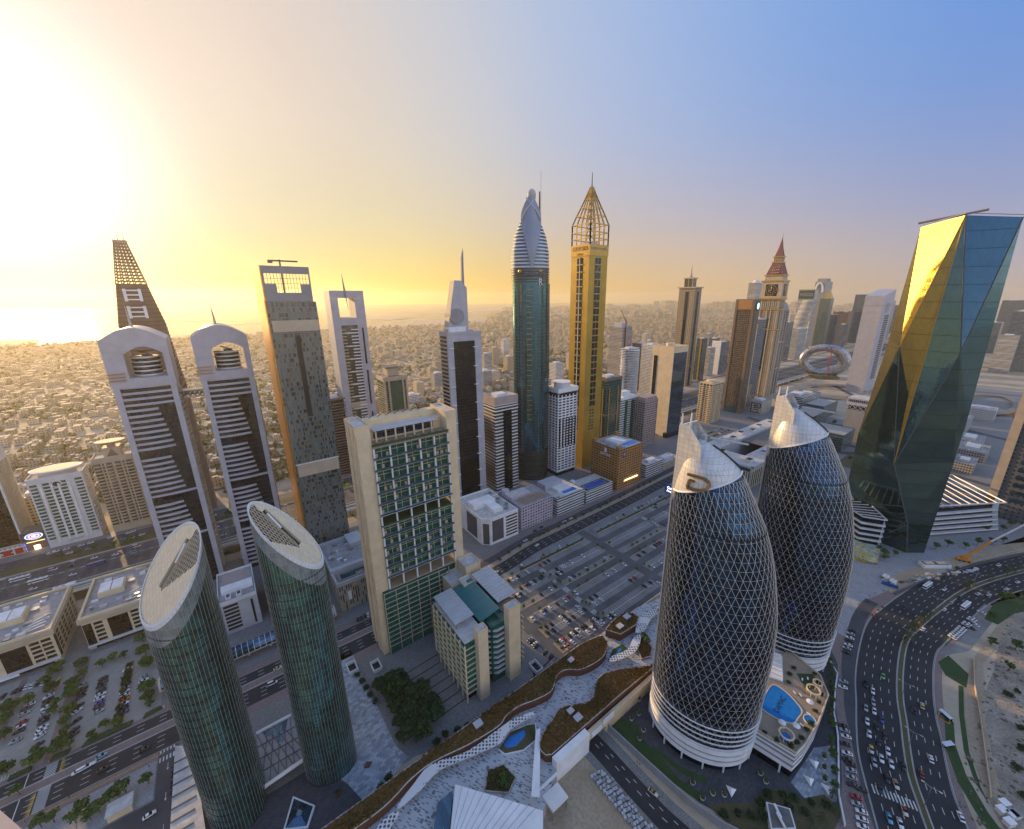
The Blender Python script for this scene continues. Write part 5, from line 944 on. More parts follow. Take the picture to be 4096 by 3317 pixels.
t = block('court_garage', 'white slotted garage with a blue sports court on its roof, fourth in the row', 295, 338, 280, 308, 13.5, 'wall_garage', roof='roofpale', bits=0); MB().box(298, 336, 282, 296, 13.65, 13.75).build('green_surround', M['glass_teal'] if 0 else M['lawn'], t); MB().box(302, 332, 284, 294, 13.76, 13.82).build('sports_court', M['blue'], t); MB().ring(297, 337, 281, 297, .15, 13.6, 17).build('court_fence', M['glass_teal'], t) if 0 else None
MB().box(296, 300, 303, 307, 13.5, 18).build('stair_head', M['white'], t); MB().ring(301.9, 332.1, 283.9, 294.1, .2, 13.83, 13.87).build('court_line', M['white'], t)
# ---------------------------------------------------------------- two beige office blocks, grey pair, patterned block
def beige_office(a0, a1, label, seed):
    b0, b1, h = 340, 389, 23; t = thing('beige_office_block', label, 'office block', ((a0+a1)/2, 364, 0), 'beige office blocks by the left car park')
    MB().box(a0, a1, b0, b1, 0, h).build('wall', M['cream'], t); MB().ring(a0-1.2, a1+1.2, b0-1.2, b1+1.2, 1.6, h-2.2, h+.6).build('cornice', M['sand'], t); MB().ring(a0-.4, a1+.4, b0-.4, b1+.4, 1.2, h+.6, h+1.8).build('parapet', M['cream'], t); MB().box(a0+.8, a1-.8, b0+.8, b1-.8, h, h+.15).build('roof', M['roofgrey'], t)
    w = a1-a0
    MB().box(a0+w*.36, a0+w*.66, b0-.35, b0+.05, 4, h-4.5).build('bay_glazing', M['glass_black'], t)
    mb = MB()
    for k in range(10): f0, f1 = k/10, (k+1)/10; mb.poly([(a0+w*(.3+.42*f0), b0-.8, h-4.5+1.2*math.sin(math.pi*f0)), (a0+w*(.3+.42*f1), b0-.8, h-4.5+1.2*math.sin(math.pi*f1)), (a0+w*(.3+.42*f1), b0-.8, h-3.6+1.8*math.sin(math.pi*f1)), (a0+w*(.3+.42*f0), b0-.8, h-3.6+1.8*math.sin(math.pi*f0))])
    mb.build('arch_band', M['sand'], t)
    for i in range(5):
        z = 4.5+i*3.1
        for x in (.02, .16, .7, .84):
            if x == .02: continue
            u = MB().box(a0+w*x, a0+w*x+4, b0-.12, b0+.05, z, z+1.7).build('window', M['glass_dark'], t); MB().box(a0+w*x-.2, a0+w*x+4.2, b0-.4, b0-.1, z-.35, z-.05).build('sill', M['sand'], u)
        for y in range(6): MB().box(a1-.05, a1+.12, b0+5+y*7, b0+9+y*7, z, z+1.7).build('window', M['glass_dark'], t)
    MB().box(a0+.3, a0+w*.13, b0-.3, b0+.05, 3.5, h-4).build('corner_glazing', M['glass_black'], t); MB().box(a1-.05, a1+.3, b0+.3, b0+3, 3.5, h-4).build('corner_glazing', M['glass_black'], t)
    MB().box(a0, a1, b0-2.2, b0, 3.0, 3.5).build('canopy', M['offwhite'], t); MB().box(a0+w*.1, a1-w*.1, b0-.2, b0+.02, .2, 3).build('shop_glazing', M['glass_black'], t)
    rr = random.Random(seed); u = MB().box(a0+6, a0+19, b0+20, b0+33, h, h+4).build('roof_house', M['cream'], t); MB().box(a0+6.6, a0+12.2, b0+21, b0+32, h+4, h+4.9).build('roof_light', M['white'], u); MB().box(a0+12.8, a0+18.4, b0+21, b0+32, h+4, h+4.9).build('roof_light', M['white'], u)
    for i in range(16):
        x, y = rr.uniform(a0+2, a1-5), rr.choice([rr.uniform(b0+3, b0+18), rr.uniform(b0+35, b1-4)]); k = rr.uniform(1, 2.6); MB().box(x, x+k*1.4, y, y+k, h+.15, h+.15+rr.uniform(.8, 2)).build('roof_unit', M[rr.choice(['steel', 'offwhite', 'palegrey', 'beige'])], t)
    for i in range(4): MB().tube((a0+22, b0+6+i*3, h+.6), (a0+30, b0+8+i*4, h+.6), .5, n=6).build('duct', M['offwhite'], t)
    MB().cyl(a0+21, b0+32, 1.6, h+.4, h+1, 14, r2=2.2).build('dish', M['offwhite'], t)
    return t
beige_office(-143, -109, 'beige office block at the left edge with a small shop sign', 1); beige_office(-97, -65, 'beige office block right of its twin, beside the left oval tower', 2)
MB().box(-143, -126, 337.5, 337.8, 1.6, 2.9).build('shop_sign', M['white'], bpy.data.objects['beige_office_block'])
def grey_pair(a0, a1, label, k):
    t = thing('white_grey_block', label, 'building', ((a0+a1)/2, 318, 0), 'white blocks behind the oval towers'); h = 24
    MB().box(a0, a1, 300, 338, 0, h).build('wall', M['palegrey'], t); MB().ring(a0-.1, a1+.1, 299.9, 338.1, .5, h-1, h+1.6).build('parapet', M['offwhite'], t); MB().box(a0+.5, a1-.5, 300.5, 337.5, h, h+.15).build('roof', M['roofgrey'], t); MB().box(a0+3, a1-3, 322, 336, h+.16, h+.3).build('roof_terrace', M['pinkstone'], t)
    for i in range(7): MB().box(a0+2, a0+10, 299.7, 300.05, 3+i*2.9, 4.6+i*2.9).build('slot_window', M['black'], t)
    MB().box(a1-4, a1-2.8, 299.6, 300.05, 2, 21).build('slot_window', M['black'], t); MB().box(a0+2, a1-1, 310, 317, h, h+3.2).build('roof_house', M['white'], t)
    for i in range(2):
        u = MB().box(a0+4+i*6, a0+7+i*6, 303, 308, h+.2, h+1.8).build('cooling_unit', M['white'], t); MB().box(a0+4.5+i*6, a0+6.5+i*6, 303.6, 307.4, h+1.8, h+1.9).build('fan_grille', M['darkgrey'], u)
grey_pair(-27, -6, 'white block with slot windows seen between the two oval towers', 0); grey_pair(-1, 22, 'white block mostly hidden behind the right oval tower', 1)
def pattern_mat():
    m = NT('pattern_wall'); p = m.p; u, z, nz = m.uv(); f, g, w = m.cells(u, z, 1.5, 3.4); f2, g2, w2 = m.cells(u, z, .75, 1.7)
    k = m.math('MULTIPLY', m.math('GREATER_THAN', w, .5), m.math('LESS_THAN', m.math('ABSOLUTE', m.math('SUBTRACT', f, .5)), .24)); k = m.math('MULTIPLY', k, m.math('LESS_THAN', m.math('ABSOLUTE', nz), .5)); m.l(m.mix(k, m.mix(w2, (.30, .27, .21), (.36, .33, .26)), (.02, .02, .02)), p.inputs['Base Color']); p.inputs['Roughness'].default_value = .7; M['pattern_wall'] = m.m
pattern_mat()
t = thing('patterned_block', 'grey beige block with a scattered slot pattern and a sunken roof pool', 'building', (56, 305, 0))
MB().box(40, 71, 275, 336, 0, 22).build('wall', M['pattern_wall'], t); MB().ring(39.7, 71.3, 274.7, 336.3, 1.0, 21, 24).build('parapet', M['palegrey'], t); MB().box(40.6, 70.4, 275.6, 335.4, 22, 22.2).build('roof', M['roofgrey'], t); MB().box(44, 68, 279, 286, 22.2, 22.4).build('roof_pool', M['glass_teal'], t); MB().ring(43, 69, 278, 287, .8, 22.2, 23.6).build('pool_kerb', M['grey'], t); MB().box(39, 72, 289, 293, 22.2, 26).build('fin_wall', M['palegrey'], t)
rr = random.Random(5)
for i in range(12): x, y = rr.uniform(42, 66), rr.uniform(297, 330); MB().box(x, x+rr.uniform(1.5, 4), y, y+2.2, 22.2, 22.2+rr.uniform(.8, 2.2)).build('roof_unit', M[rr.choice(['steel', 'offwhite', 'palegrey'])], t)
MB().box(60, 71, 318, 335, 22.2, 26).build('roof_house', M['palegrey'], t); MB().box(46, 48.4, 274.3, 274.7, 8, 15).build('banner_sign', M['white'], t)
t = thing('glass_footbridge', 'long glazed footbridge with blue glass ends passing behind the oval towers', 'footbridge', (-8, 272, 0))
MB().box(-58, 36, 268, 276, 4.2, 5).build('deck', M['kerbstone'], t)
rg = [[(x, 272+4*math.cos(q), 5+4.8*math.sin(q)) for q in [math.pi*k/10 for k in range(11)]] for x in (-57, 35)]
MB().loft(rg, cap=True).build('glazed_roof', M['glass_blue'], t)
for x in (-58, -56, 34.6): MB().loft([[(x+d, 272+r*math.cos(q), 4.6+(r+.8)*math.sin(q)) for q in [math.pi*k/12 for k in range(13)]] for d, r in ((0, 4.7), (1, 4.7))]).build('end_ring', M['sand'], t) if x != -56 else None
for i in range(8): MB().cyl(-52+i*12, 272, .6, 0, 4.2, 10).build('pier', M['kerbstone'], t)
for i in range(30): MB().loft([[(-56+i*3.1+d, 272+4.15*math.cos(q), 5+4.95*math.sin(q)) for q in [math.pi*k/10 for k in range(11)]] for d in (0, .25)]).build('arch_rib', M['offwhite'], t)
# ---------------------------------------------------------------- oval towers with slanted tops
def egg_noise(name, c, c2, ior, fh, rough=.06, metal=0, sl=(.09, .105, .10)):
    t = NT(name); p = t.p; g = t.n('ShaderNodeNewGeometry'); s = t.n('ShaderNodeSeparateXYZ'); t.l(g.outputs['Position'], s.inputs[0]); q = t.math('DIVIDE', s.outputs[2], fh); f = t.math('FRACT', q)
    mp = t.n('ShaderNodeMapping'); mp.inputs['Scale'].default_value = (.35, .35, .16); t.l(g.outputs['Position'], mp.inputs[0]); n = t.noise(1.0, 3, mp.outputs[0])
    cc = t.mix(t.step(n, .42, .6), c, c2); k = t.math('LESS_THAN', f, .3); cc = t.mix(t.math('MULTIPLY', k, .55), cc, sl); p.inputs['Metallic'].default_value = metal; t.l(cc, p.inputs['Base Color']); p.inputs['IOR'].default_value = ior
    t.l(t.math('ADD', rough, t.math('MULTIPLY', k, .2)), p.inputs['Roughness']); t.l(t.bump(t.noise(.25, 2), .05, 1.0), p.inputs['Normal']); M[name] = t.m
egg_noise('oval_glass', (.030, .085, .075), (.06, .22, .19), 1.5, 3.75, .06, .7); egg_noise('egg_glass', (.012, .034, .078), (.024, .078, .17), 1.5, 3.7, .06, .92, (.02, .03, .045))
def tile_mat():
    m = NT('roof_tile'); p = m.p; g = m.n('ShaderNodeNewGeometry'); s = m.n('ShaderNodeSeparateXYZ'); m.l(g.outputs['Position'], s.inputs[0]); f, h, w = m.cells(s.outputs[0], s.outputs[1], 1.1, 1.1)
    k = m.math('MAXIMUM', m.math('LESS_THAN', f, .05), m.math('LESS_THAN', h, .05)); c = m.mix(w, (.72, .60, .41), (.82, .69, .48)); m.l(m.mix(m.math('MULTIPLY', k, .6), c, (.25, .22, .18)), p.inputs['Base Color']); p.inputs['Roughness'].default_value = .55; p.inputs['Metallic'].default_value = .15; M['roof_tile'] = m.m
tile_mat()
glass('silver_glass', (.20, .25, .26), cw=1.6, fh=3, ior=1.9, rough=.15, line=.2, blind=0)
plain('mullion_grey', (.30, .33, .32), .5, .3)
def oval_tower(cx, cy, ra, rb, rot, z0, ga, gb, label, flip):
    t = thing('oval_tower', label, 'tower', (cx, cy, 0), 'oval towers with slanted tops'); n = 64; ca, sa = math.cos(rot), math.sin(rot)
    def pt(q, s=1.0): u, v = ra*s*math.cos(q), rb*s*math.sin(q); return cx+ca*u-sa*v, cy+sa*u+ca*v
    def zt(x, y): return z0+ga*(x-cx)+gb*(y-cy)
    ring0, ring1 = [], []
    for i in range(n): x, y = pt(2*math.pi*i/n); ring0.append((x, y, 0)); ring1.append((x, y, zt(x, y)-1.2))
    MB().loft([ring0, ring1]).build('glazing', M['oval_glass'], t)
    for i in range(56):
        q = 2*math.pi*(i+.5)/56; x, y = pt(q, 1.008); mb = MB(); mb.tube((x, y, 1), (x, y, zt(x, y)), .075, n=4); mb.build('mullion', M['mullion_grey'], t)
    for k in range(32):
        z = 6+k*3.75; P = [pt(2*math.pi*i/n, 1.004) for i in range(n)]
        if any(zt(*p) < z+2 for p in P): break
        MB().loft([[(*pt(2*math.pi*i/n, s), zz) for i in range(n)] for s, zz in ((1.003, z), (1.012, z), (1.012, z+.35), (1.003, z+.35))], cap=False).build('floor_band', M['glass_dark'], t)
    # slanted rim and tiled lid, with a slot and a lattice half
    MB().loft([[(*pt(2*math.pi*i/n, s), zt(*pt(2*math.pi*i/n, s))+d) for i in range(n)] for s, d in ((1.0, -1.3), (1.012, -1.3), (1.012, .4), (.965, .4), (.965, -.8))], cap=False).build('rim', M['offwhite'], t); MB().loft([[(*pt(2*math.pi*i/n, 1.005), zt(*pt(2*math.pi*i/n, 1.005))+d) for i in range(n)] for d in (-9, -1.3)], cap=False).build('upper_glazing', M['silver_glass'], t)
    lid = MB()
    def lz(u, v, d=0): x, y = cx+ca*u-sa*v, cy+sa*u+ca*v; return (x, y, zt(x, y)+d)
    # plane coordinates: steepest direction e, level direction f
    gx, gy = ga*ca+gb*sa, -ga*sa+gb*ca; L = math.hypot(gx, gy); ex, ey = gx/L, gy/L; fx, fy = -ey*flip, ex*flip
    def inside(u, v): return (u/ra)**2+(v/rb)**2 <= .935
    S = .45; e_max = int(18/S)
    lat = MB(); slot = MB()
    def P(a, b): return ex*a+fx*b, ey*a+fy*b
    for i in range(-e_max, e_max):
        for j in range(-e_max, e_max):
            a, b = i*S, j*S; u, v = P(a+S/2, b+S/2)
            if not inside(u, v): continue
            up = a+S/2; sd = b+S/2
            in_slot = -3.4 < up < 7.6 and -2.0 < sd < .3
            in_lat = sd >= .3 and up > -4.2+.75*(sd-.3)
            if in_slot: continue
            if not in_lat: lid.poly([lz(*P(a, b)), lz(*P(a+S, b)), lz(*P(a+S, b+S)), lz(*P(a, b+S))], flip < 0)
    n_ = 64; lid.build('lid', M['roof_tile'], t)
    MB().poly([lz(*[k*.96 for k in (ra*math.cos(2*math.pi*i/n_), rb*math.sin(2*math.pi*i/n_))], -2.2) for i in range(n_)]).build('lid_bed', M['darkgrey'], t)
    for k in range(-4, 26):
        for w in (1, -1):
            seg = []
            for s in range(60):
                up = -5+s*.3; sd = .3+(k*1.15+w*up*.6) % 40
                u, v = P(up, sd)
                if inside(u, v) and up > -4.2+.75*(sd-.3) and .3 <= sd < 12: seg.append(lz(u, v, .1))
                elif len(seg) > 1: lat.tube(seg[0], seg[-1], .15, n=4); seg = []
                else: seg = []
            if len(seg) > 1: lat.tube(seg[0], seg[-1], .15, n=4)
    lat.build('lid_lattice', M['sand'], t)
    bx = MB(); 
    for sd0, sd1 in ((-2.1, -1.9), (.2, .4)): bx.loft([[lz(*P(u, s), d) for s, d in ((sd0, -2), (sd1, -2), (sd1, .35), (sd0, .35))] for u in (-3.5, 7.7)])
    bx.build('slot_frame', M['sand'], t)
    mb = MB(); mb.tube(lz(*P(2.4, -.8), -.6), lz(*P(6.6, -.8), .2), .5, n=8); mb.build('roof_crane', M['whitemetal'], t)
    return t
oval_tower(-26.7, 180.8, 10.75, 14.67, .099, 121.86, 1.106, .481, 'oval green glass tower whose slanted tiled top faces left, front left', -1)
oval_tower(10.3, 170.7, 10.93, 8.5, 2.888, 128.08, -1.148, .762, 'oval green glass tower whose slanted lattice top faces right, left of the gridded tower', 1)
# lattice canopy between them, forecourt, entrance
t = thing('lattice_canopy', 'flat glazed canopy with crossed beams joining the two oval towers', 'canopy', (-9, 190, 0))
Q = [(-17, 206), (-1.5, 206), (2.5, 178), (-17.5, 176)]
MB().prism(Q, 5.2, 5.5).build('canopy_panel', M['grey'], t); MB().prism([(-15, 205.5), (-3, 205.5), (-7, 193)], 5.5, 5.62).build('glass_panel', M['glass_blue'], t)
for p, q in ((Q[0], Q[1]), (Q[3], Q[2])): MB().tube((p[0], p[1], 5.6), (q[0], q[1], 5.6), .9, n=8).build('edge_beam', M['offwhite'], t)
mb = MB()
for k in range(7):
    f, g = k/6, (k+2)/6
    if g <= 1: mb.tube((-17+15*f, 206-1*f, 5.7), (-17.5+20*g, 177, 5.7), .2, n=4); mb.tube((-17.5+20*f, 177, 5.7), (-17+15*g, 206, 5.7), .2, n=4)
for y in (184, 191, 198): mb.tube((-17.3, y, 5.7), (2-(y-178)*.12, y, 5.7), .2, n=4)
mb.build('cross_beam', M['darkgrey'], t)
for x, y in ((-16.5, 204), (-2, 204), (-16.8, 178), (1.5, 179)): MB().cyl(x, y, .5, 0, 5.2, 10).build('column', M['steel'], t)
struct('blue_stone_plaza', MB().sheet([(22, 236), (36, 236), (36.5, 204), (37, 198), (38, 160), (41, 152), (19, 143), (8, 158), (16, 176), (22, 205)], Z3), M['paver_blue']); struct('dark_plaza', MB().sheet([(14, 158), (19, 143), (4, 142), (-30, 150), (-30, 176), (5, 176)], Z3+.01), M['paver_dark'])
struct('tower_court_paving', MB().sheet([(37, 216), (140, 216), (140, 141), (95, 141), (64, 143), (41, 151), (38, 160), (37, 198)], Z2+.01), M['paver_grey'])
mk = MB()
for i in range(7): y = 160+i*6.2; mk.sheet([(58, y), (79-(i > 5)*0, y+1), (79, y+1.7), (58, y+.7)], .1)
mk.sheet([(80, 141), (140, 152), (140, 153), (80, 142.2)], .1); mk.sheet([(112, 141), (124, 158), (125, 158), (113, 141)], .1)
struct('dark_paving_lines', mk, M['asphalt_dark'])
t = thing('plaza_skylight', 'diamond shaped glass skylight with a white frame in the dark plaza', 'skylight', (-6, 158, 0)); Q = [(-7, 167.5), (.2, 157.5), (-4, 150.5), (-12.5, 156)]
MB().prism(Q, 0, 1.1).build('frame', M['offwhite'], t); c = (-5.8, 158); MB().loft([[(c[0]+(p[0]-c[0])*k, c[1]+(p[1]-c[1])*k, z) for p in Q[::-1]] for k, z in ((.86, 1.12), (.2, 2.2))]).build('glass_pane', M['glass_blue'], t)
for i, (x, y) in enumerate(((5.5, 166), (9.5, 156))):
    t = thing('planter', 'dark diamond planter %s' % ('at the foot of the right oval tower' if i == 0 else 'with a clipped bush alone on the dark plaza'), 'planter', (x, y, 0)); MB().prism([(x-2, y), (x, y-1.2), (x+2, y), (x, y+1.2)], 0, .8).build('tub', M['rust'], t)
t = thing('planter', 'brown diamond planter alone on the blue stone plaza', 'planter', (24, 160, 0)); MB().prism([(22, 160), (24, 158.8), (26, 160.4), (24, 161.6)], 0, .8).build('tub', M['rust'], t)
t = thing('striped_canopy_roof', 'long pale ribbed roof left of the left oval tower', 'canopy', (-44, 195, 0))
MB().prism([(-49, 224), (-43, 219), (-38, 172), (-46, 166), (-49, 180)], 0, 5).build('wall', M['palegrey'], t); MB().prism([(-49.4, 224), (-42.6, 219), (-37.6, 172), (-46, 165), (-49.4, 180)], 5, 5.5).build('roof', M['roofpale'], t)
for i in range(8): MB().box(-49.3, -42+i*.4, 173+i*5.8, 173.5+i*5.8, 5.5, 5.9).build('roof_rib', M['darkgrey'], t)
t = thing('guard_kiosk', 'small white rooftop kiosk under the trees at lower left', 'kiosk', (-68, 209, 0)); MB().box(-72, -64, 206, 212, 0, 3.4).build('wall', M['cream'], t); MB().box(-72.4, -63.6, 205.6, 212.4, 3.4, 3.8).build('roof', M['roofpale'], t)
# ---------------------------------------------------------------- gridded tower with cream pylons
t = thing('gridded_tower', 'cream tower with green glass grid, planted gap floors and a roof terrace', 'tower', (81, 230, 0))
A0, A1, B0, B1 = 52, 111.5, 219, 241
for x0, x1 in ((A0, A0+7.5), (A1-6.5, A1)): 
    u = MB().box(x0, x1, B0, B1, 0, 151).build('pylon', M['cream'], t); MB().box(x0+.6, x1-.6, B0+.6, B1-.6, 151, 151.2).build('pylon_roof', M['roofpale'], u); MB().ring(x0-.15, x1+.15, B0-.15, B1+.15, .5, 150, 152.2).build('pylon_parapet', M['cream'], u)
for y in (224, 232): MB().box(A0-.6, A0, y, y+4, 0, 150).build('pylon_fin', M['cream'], t)
G0, G1 = A0+7.5, A1-6.5
for z0, z1 in ((0, 46.5), (55, 90), (97, 139)): MB().box(G0, G1, B0+1.2, B1-1, z0, z1).build('glazing', M['glass_green'], t)
for z in (46.5, 90, 139): MB().box(G0, G1, B0-1.4, B1, z, z+.8).build('terrace_slab', M['paver_sand'] if z != 90 else M['lawn'], t)
for z in (54.2, 96.2): MB().box(G0, G1, B0-.6, B1, z, z+.8).build('soffit_slab', M['beige'], t)
for z0, n in ((55, 5), (97, 6)):
    for i in range(n+1):
        z = z0+i*7.0
        if i: MB().box(G0-.2, G1+.2, B0-1.9, B0+1.3, z-.35, z+.05).build('floor_slab', M['grey'], t)
        else: MB().box(G0-.2, G1+.2, B0-1.9, B0+1.3, z-.3, z+.3).build('floor_slab', M['palegrey'], t)
        if i < n: 
            MB().box(G0-.2, G1+.2, B0-1.95, B0-1.85, z+.1, z+1.1).build('balustrade', M['glass_teal'], t)
            MB().box(G0, G1, B0+.9, B0+1.25, z+3.5, z+3.68).build('transom', M['cream'], t)
            rr = random.Random(i+z0)
            for k in range(15):
                x = G0+1.5+k*(G1-G0-3)/14
                if rr.random() < .28: MB().ring(x, x+1.4, B0+.7, B0+1.2, .12, z+.3, z+2.5).build('door_frame', M['sand'], t)
for k in range(6):
    x = G0+k*(G1-G0-.8)/5
    for z0, z1 in ((47, 90), (90.8, 139)): MB().box(x, x+.9, B0-1.5, B0-.5, z0, z1).build('column', M['offwhite'], t)
    MB().box(x, x+.7, B0+10, B0+11, 46.5, 55).build('inner_column', M['cream'], t); MB().box(x+2, x+3, B0+10, B0+11, 90, 97).build('inner_column', M['cream'], t)
for k in range(11):
    x = G0+.6+k*(G1-G0-1)/10; MB().box(x, x+.18, B0+.95, B0+1.25, 55, 90).build('mullion', M['cream'], t); MB().box(x, x+.18, B0+.95, B0+1.25, 97, 139).build('mullion', M['cream'], t)
for i in range(12):
    z = 3+i*3.6; MB().box(G0-4, G1-8, B0-2.4, B0+1.4, z+2.6, z+2.95).build('podium_band', M['beige'], t); 
MB().box(G0-4, G1-8, B0-2.0, B0+1.3, .2, 46).build('podium_glazing', M['glass_green'], t)
for k in range(7): MB().box(G0-4+k*7.2, G0-3.65+k*7.2, B0-2.6, B0-2, 0, 46).build('podium_pier', M['beige'], t)
MB().box(G0, G1, B0+9, B1, 139.8, 147).build('roof_pavilion', M['cream'], t); MB().box(G0+3, G1-4, B0+4, B0+12, 146.6, 147.1).build('roof_awning', M['palegrey'], t); MB().box(G0+4, G1-5, B0+8.8, B0+9.05, 141, 145.4).build('pavilion_glazing', M['glass_blue'], t)
for k in range(7): MB().box(G0+4+k*5.6, G0+4.8+k*5.6, B0+5, B0+5.8, 139.8, 146.6).build('pavilion_column', M['cream'], t)
MB().box(G0-.2, G1+.2, B0-1.9, B0-1.2, 139.8, 141).build('planter_box', M['lawn'], t); MB().box(G0, G1, B1-6, B1-.2, 147, 150.6).build('roof_wall', M['cream'], t)
for k in range(9): MB().box(G0+2+k*4.6, G0+3.4+k*4.6, B0+1, B0+2.2, 139.8, 140.6).build('terrace_table', M['brown'], t)
mb = MB(); 
for k in range(8): mb.tube((G0+k*5, B1-4, 151), (G0+5+k*5, B1-1, 152.4), .25, n=4)
mb.build('roof_pipe', M['darkgrey'], t)
# stepped link and east building
t = thing('stepped_stair_block', 'cream stepped blocks between the gridded tower and the low glass building', 'building', (104, 208, 0))
for x0, x1, y0, y1, h in ((94, 106, 203, 219, 40), (106, 117, 206, 218, 47), (99, 107, 196, 204, 43)): MB().box(x0, x1, y0, y1, 0, h).build('wall', M['cream'], t); MB().ring(x0-.1, x1+.1, y0-.1, y1+.1, .4, h-.6, h+1).build('parapet', M['cream'], t); MB().box(x0+.3, x1-.3, y0+.3, y1-.3, h, h+.15).build('roof', M['roofpale'], t)
t = thing('east_glass_building', 'low green glass building with tall cream stair pillars and pale roof canopies', 'building', (97, 178, 0))
MB().box(78.5, 92, 158.5, 198, 5, 40).build('west_wing', M['glass_green'], t); MB().box(96, 117, 160, 198, 0, 40).build('east_wing', M['glass_green'], t); MB().box(92, 96, 163, 198, 0, 36).build('link', M['glass_black'], t); MB().box(80, 92, 160, 198, 0, 5).build('undercroft', M['glass_black'], t)
for i in range(9):
    z = 6+i*3.8; MB().box(77.9, 78.6, 158, 198, z, z+.16).build('side_band', M['cream'], t); MB().box(78, 90, 157.8, 158.6, z, z+.24).build('front_band', M['cream'], t)
    MB().prism([(90, 157.6), (95, 161.5), (99, 158.5), (104, 158.5), (104, 159.4), (99, 159.6), (95, 162.8), (90, 159)], z, z+1.0).build('zigzag_balcony', M['palegrey'], t); MB().box(117, 117.6, 158, 198, z, z+.5).build('side_band', M['cream'], t)
for i in range(8): MB().box(77.7, 78.5, 158+i*5.6, 158.4+i*5.6, 0 if i < 7 else 5, 39.5).build('pier', M['cream'], t)
for x0, x1, h in ((84.5, 90.6, 47), (104.5, 112.5, 50.8)): u = MB().box(x0, x1, 154.5, 159.5, 0, h).build('stair_pillar', M['cream'], t); MB().box(x0+.4, x1-.4, 154.9, 159.1, h, h+.1).build('pillar_roof', M['roofpale'], u); MB().ring(x0-.05, x1+.05, 154.45, 159.55, .35, h-.3, h+.7).build('pillar_parapet', M['cream'], u)
MB().box(78.6, 91.6, 159, 197.6, 40, 40.2).build('roof', M['roofpale'], t)
def slope(name, x0, x1, y0, y1, z0, z1, m): 
    mb = MB(); mb.loft([[(x0, y, z0+d), (x1, y, z1+d), (x1, y, z1+d+.35), (x0, y, z0+d+.35)] for y, d in ((y0, 0), (y1, 0))]); return mb.build(name, m, t)
plain('canopy_white', (.50, .51, .52), .5, .2); glass('teal_roof', (.04, .20, .20), cw=1.6, fh=99, ior=1.6, rough=.2, var=.25, line=.6)
u = slope('white_canopy', 79, 91, 170, 198, 44, 44.6, M['canopy_white']); 
for i in range(9): MB().box(79, 91, 172+i*3.1, 172.2+i*3.1, 45.0, 45.15).build('canopy_rib', M['whitemetal'], u)
for x, y in ((80, 171), (90, 171), (80, 184), (90, 184), (80, 197), (90, 197)): MB().box(x, x+.3, y, y+.3, 40, 44.4).build('canopy_post', M['steel'], t)
u = slope('teal_glass_roof', 92.6, 106, 166, 200, 41, 43.5, M['teal_roof']); u2 = slope('white_canopy', 107.5, 121, 170, 202, 44, 44.6, M['canopy_white'])
for i in range(10): MB().box(107.5, 121, 172+i*3.1, 172.2+i*3.1, 45.0, 45.15).build('canopy_rib', M['whitemetal'], u2)
for x, y in ((108, 171), (120, 171), (108, 200), (120, 200)): MB().box(x, x+.3, y, y+.3, 40, 44.4).build('canopy_post', M['steel'], t)
MB().cyl(114, 168, 6.5, 40, 40.5, 28).build('round_terrace', M['paver_pink'], t); MB().cyl(114, 168, 4.6, 40.5, 40.6, 28).build('terrace_floor', M['paver_sand'], t)
for i in range(3):
    x, y, l = ((33, 221, 'small sunken light shaft with white rim by the gridded tower'), (45, 213, 'larger light shaft with a white rim at the gridded tower foot'), (122, 152, 'black light shaft with a pale rim beside the big car park'))[i]
    t = thing('light_shaft', l, 'light shaft', (x, y, 0)); MB().ring(x-2.6, x+2.6, y-4, y+4, .5, 0, 2.4).build('rim', M['offwhite'], t); MB().box(x-2.1, x+2.1, y-3.5, y+3.5, .1, .3).build('shaft_floor', M['black'], t)
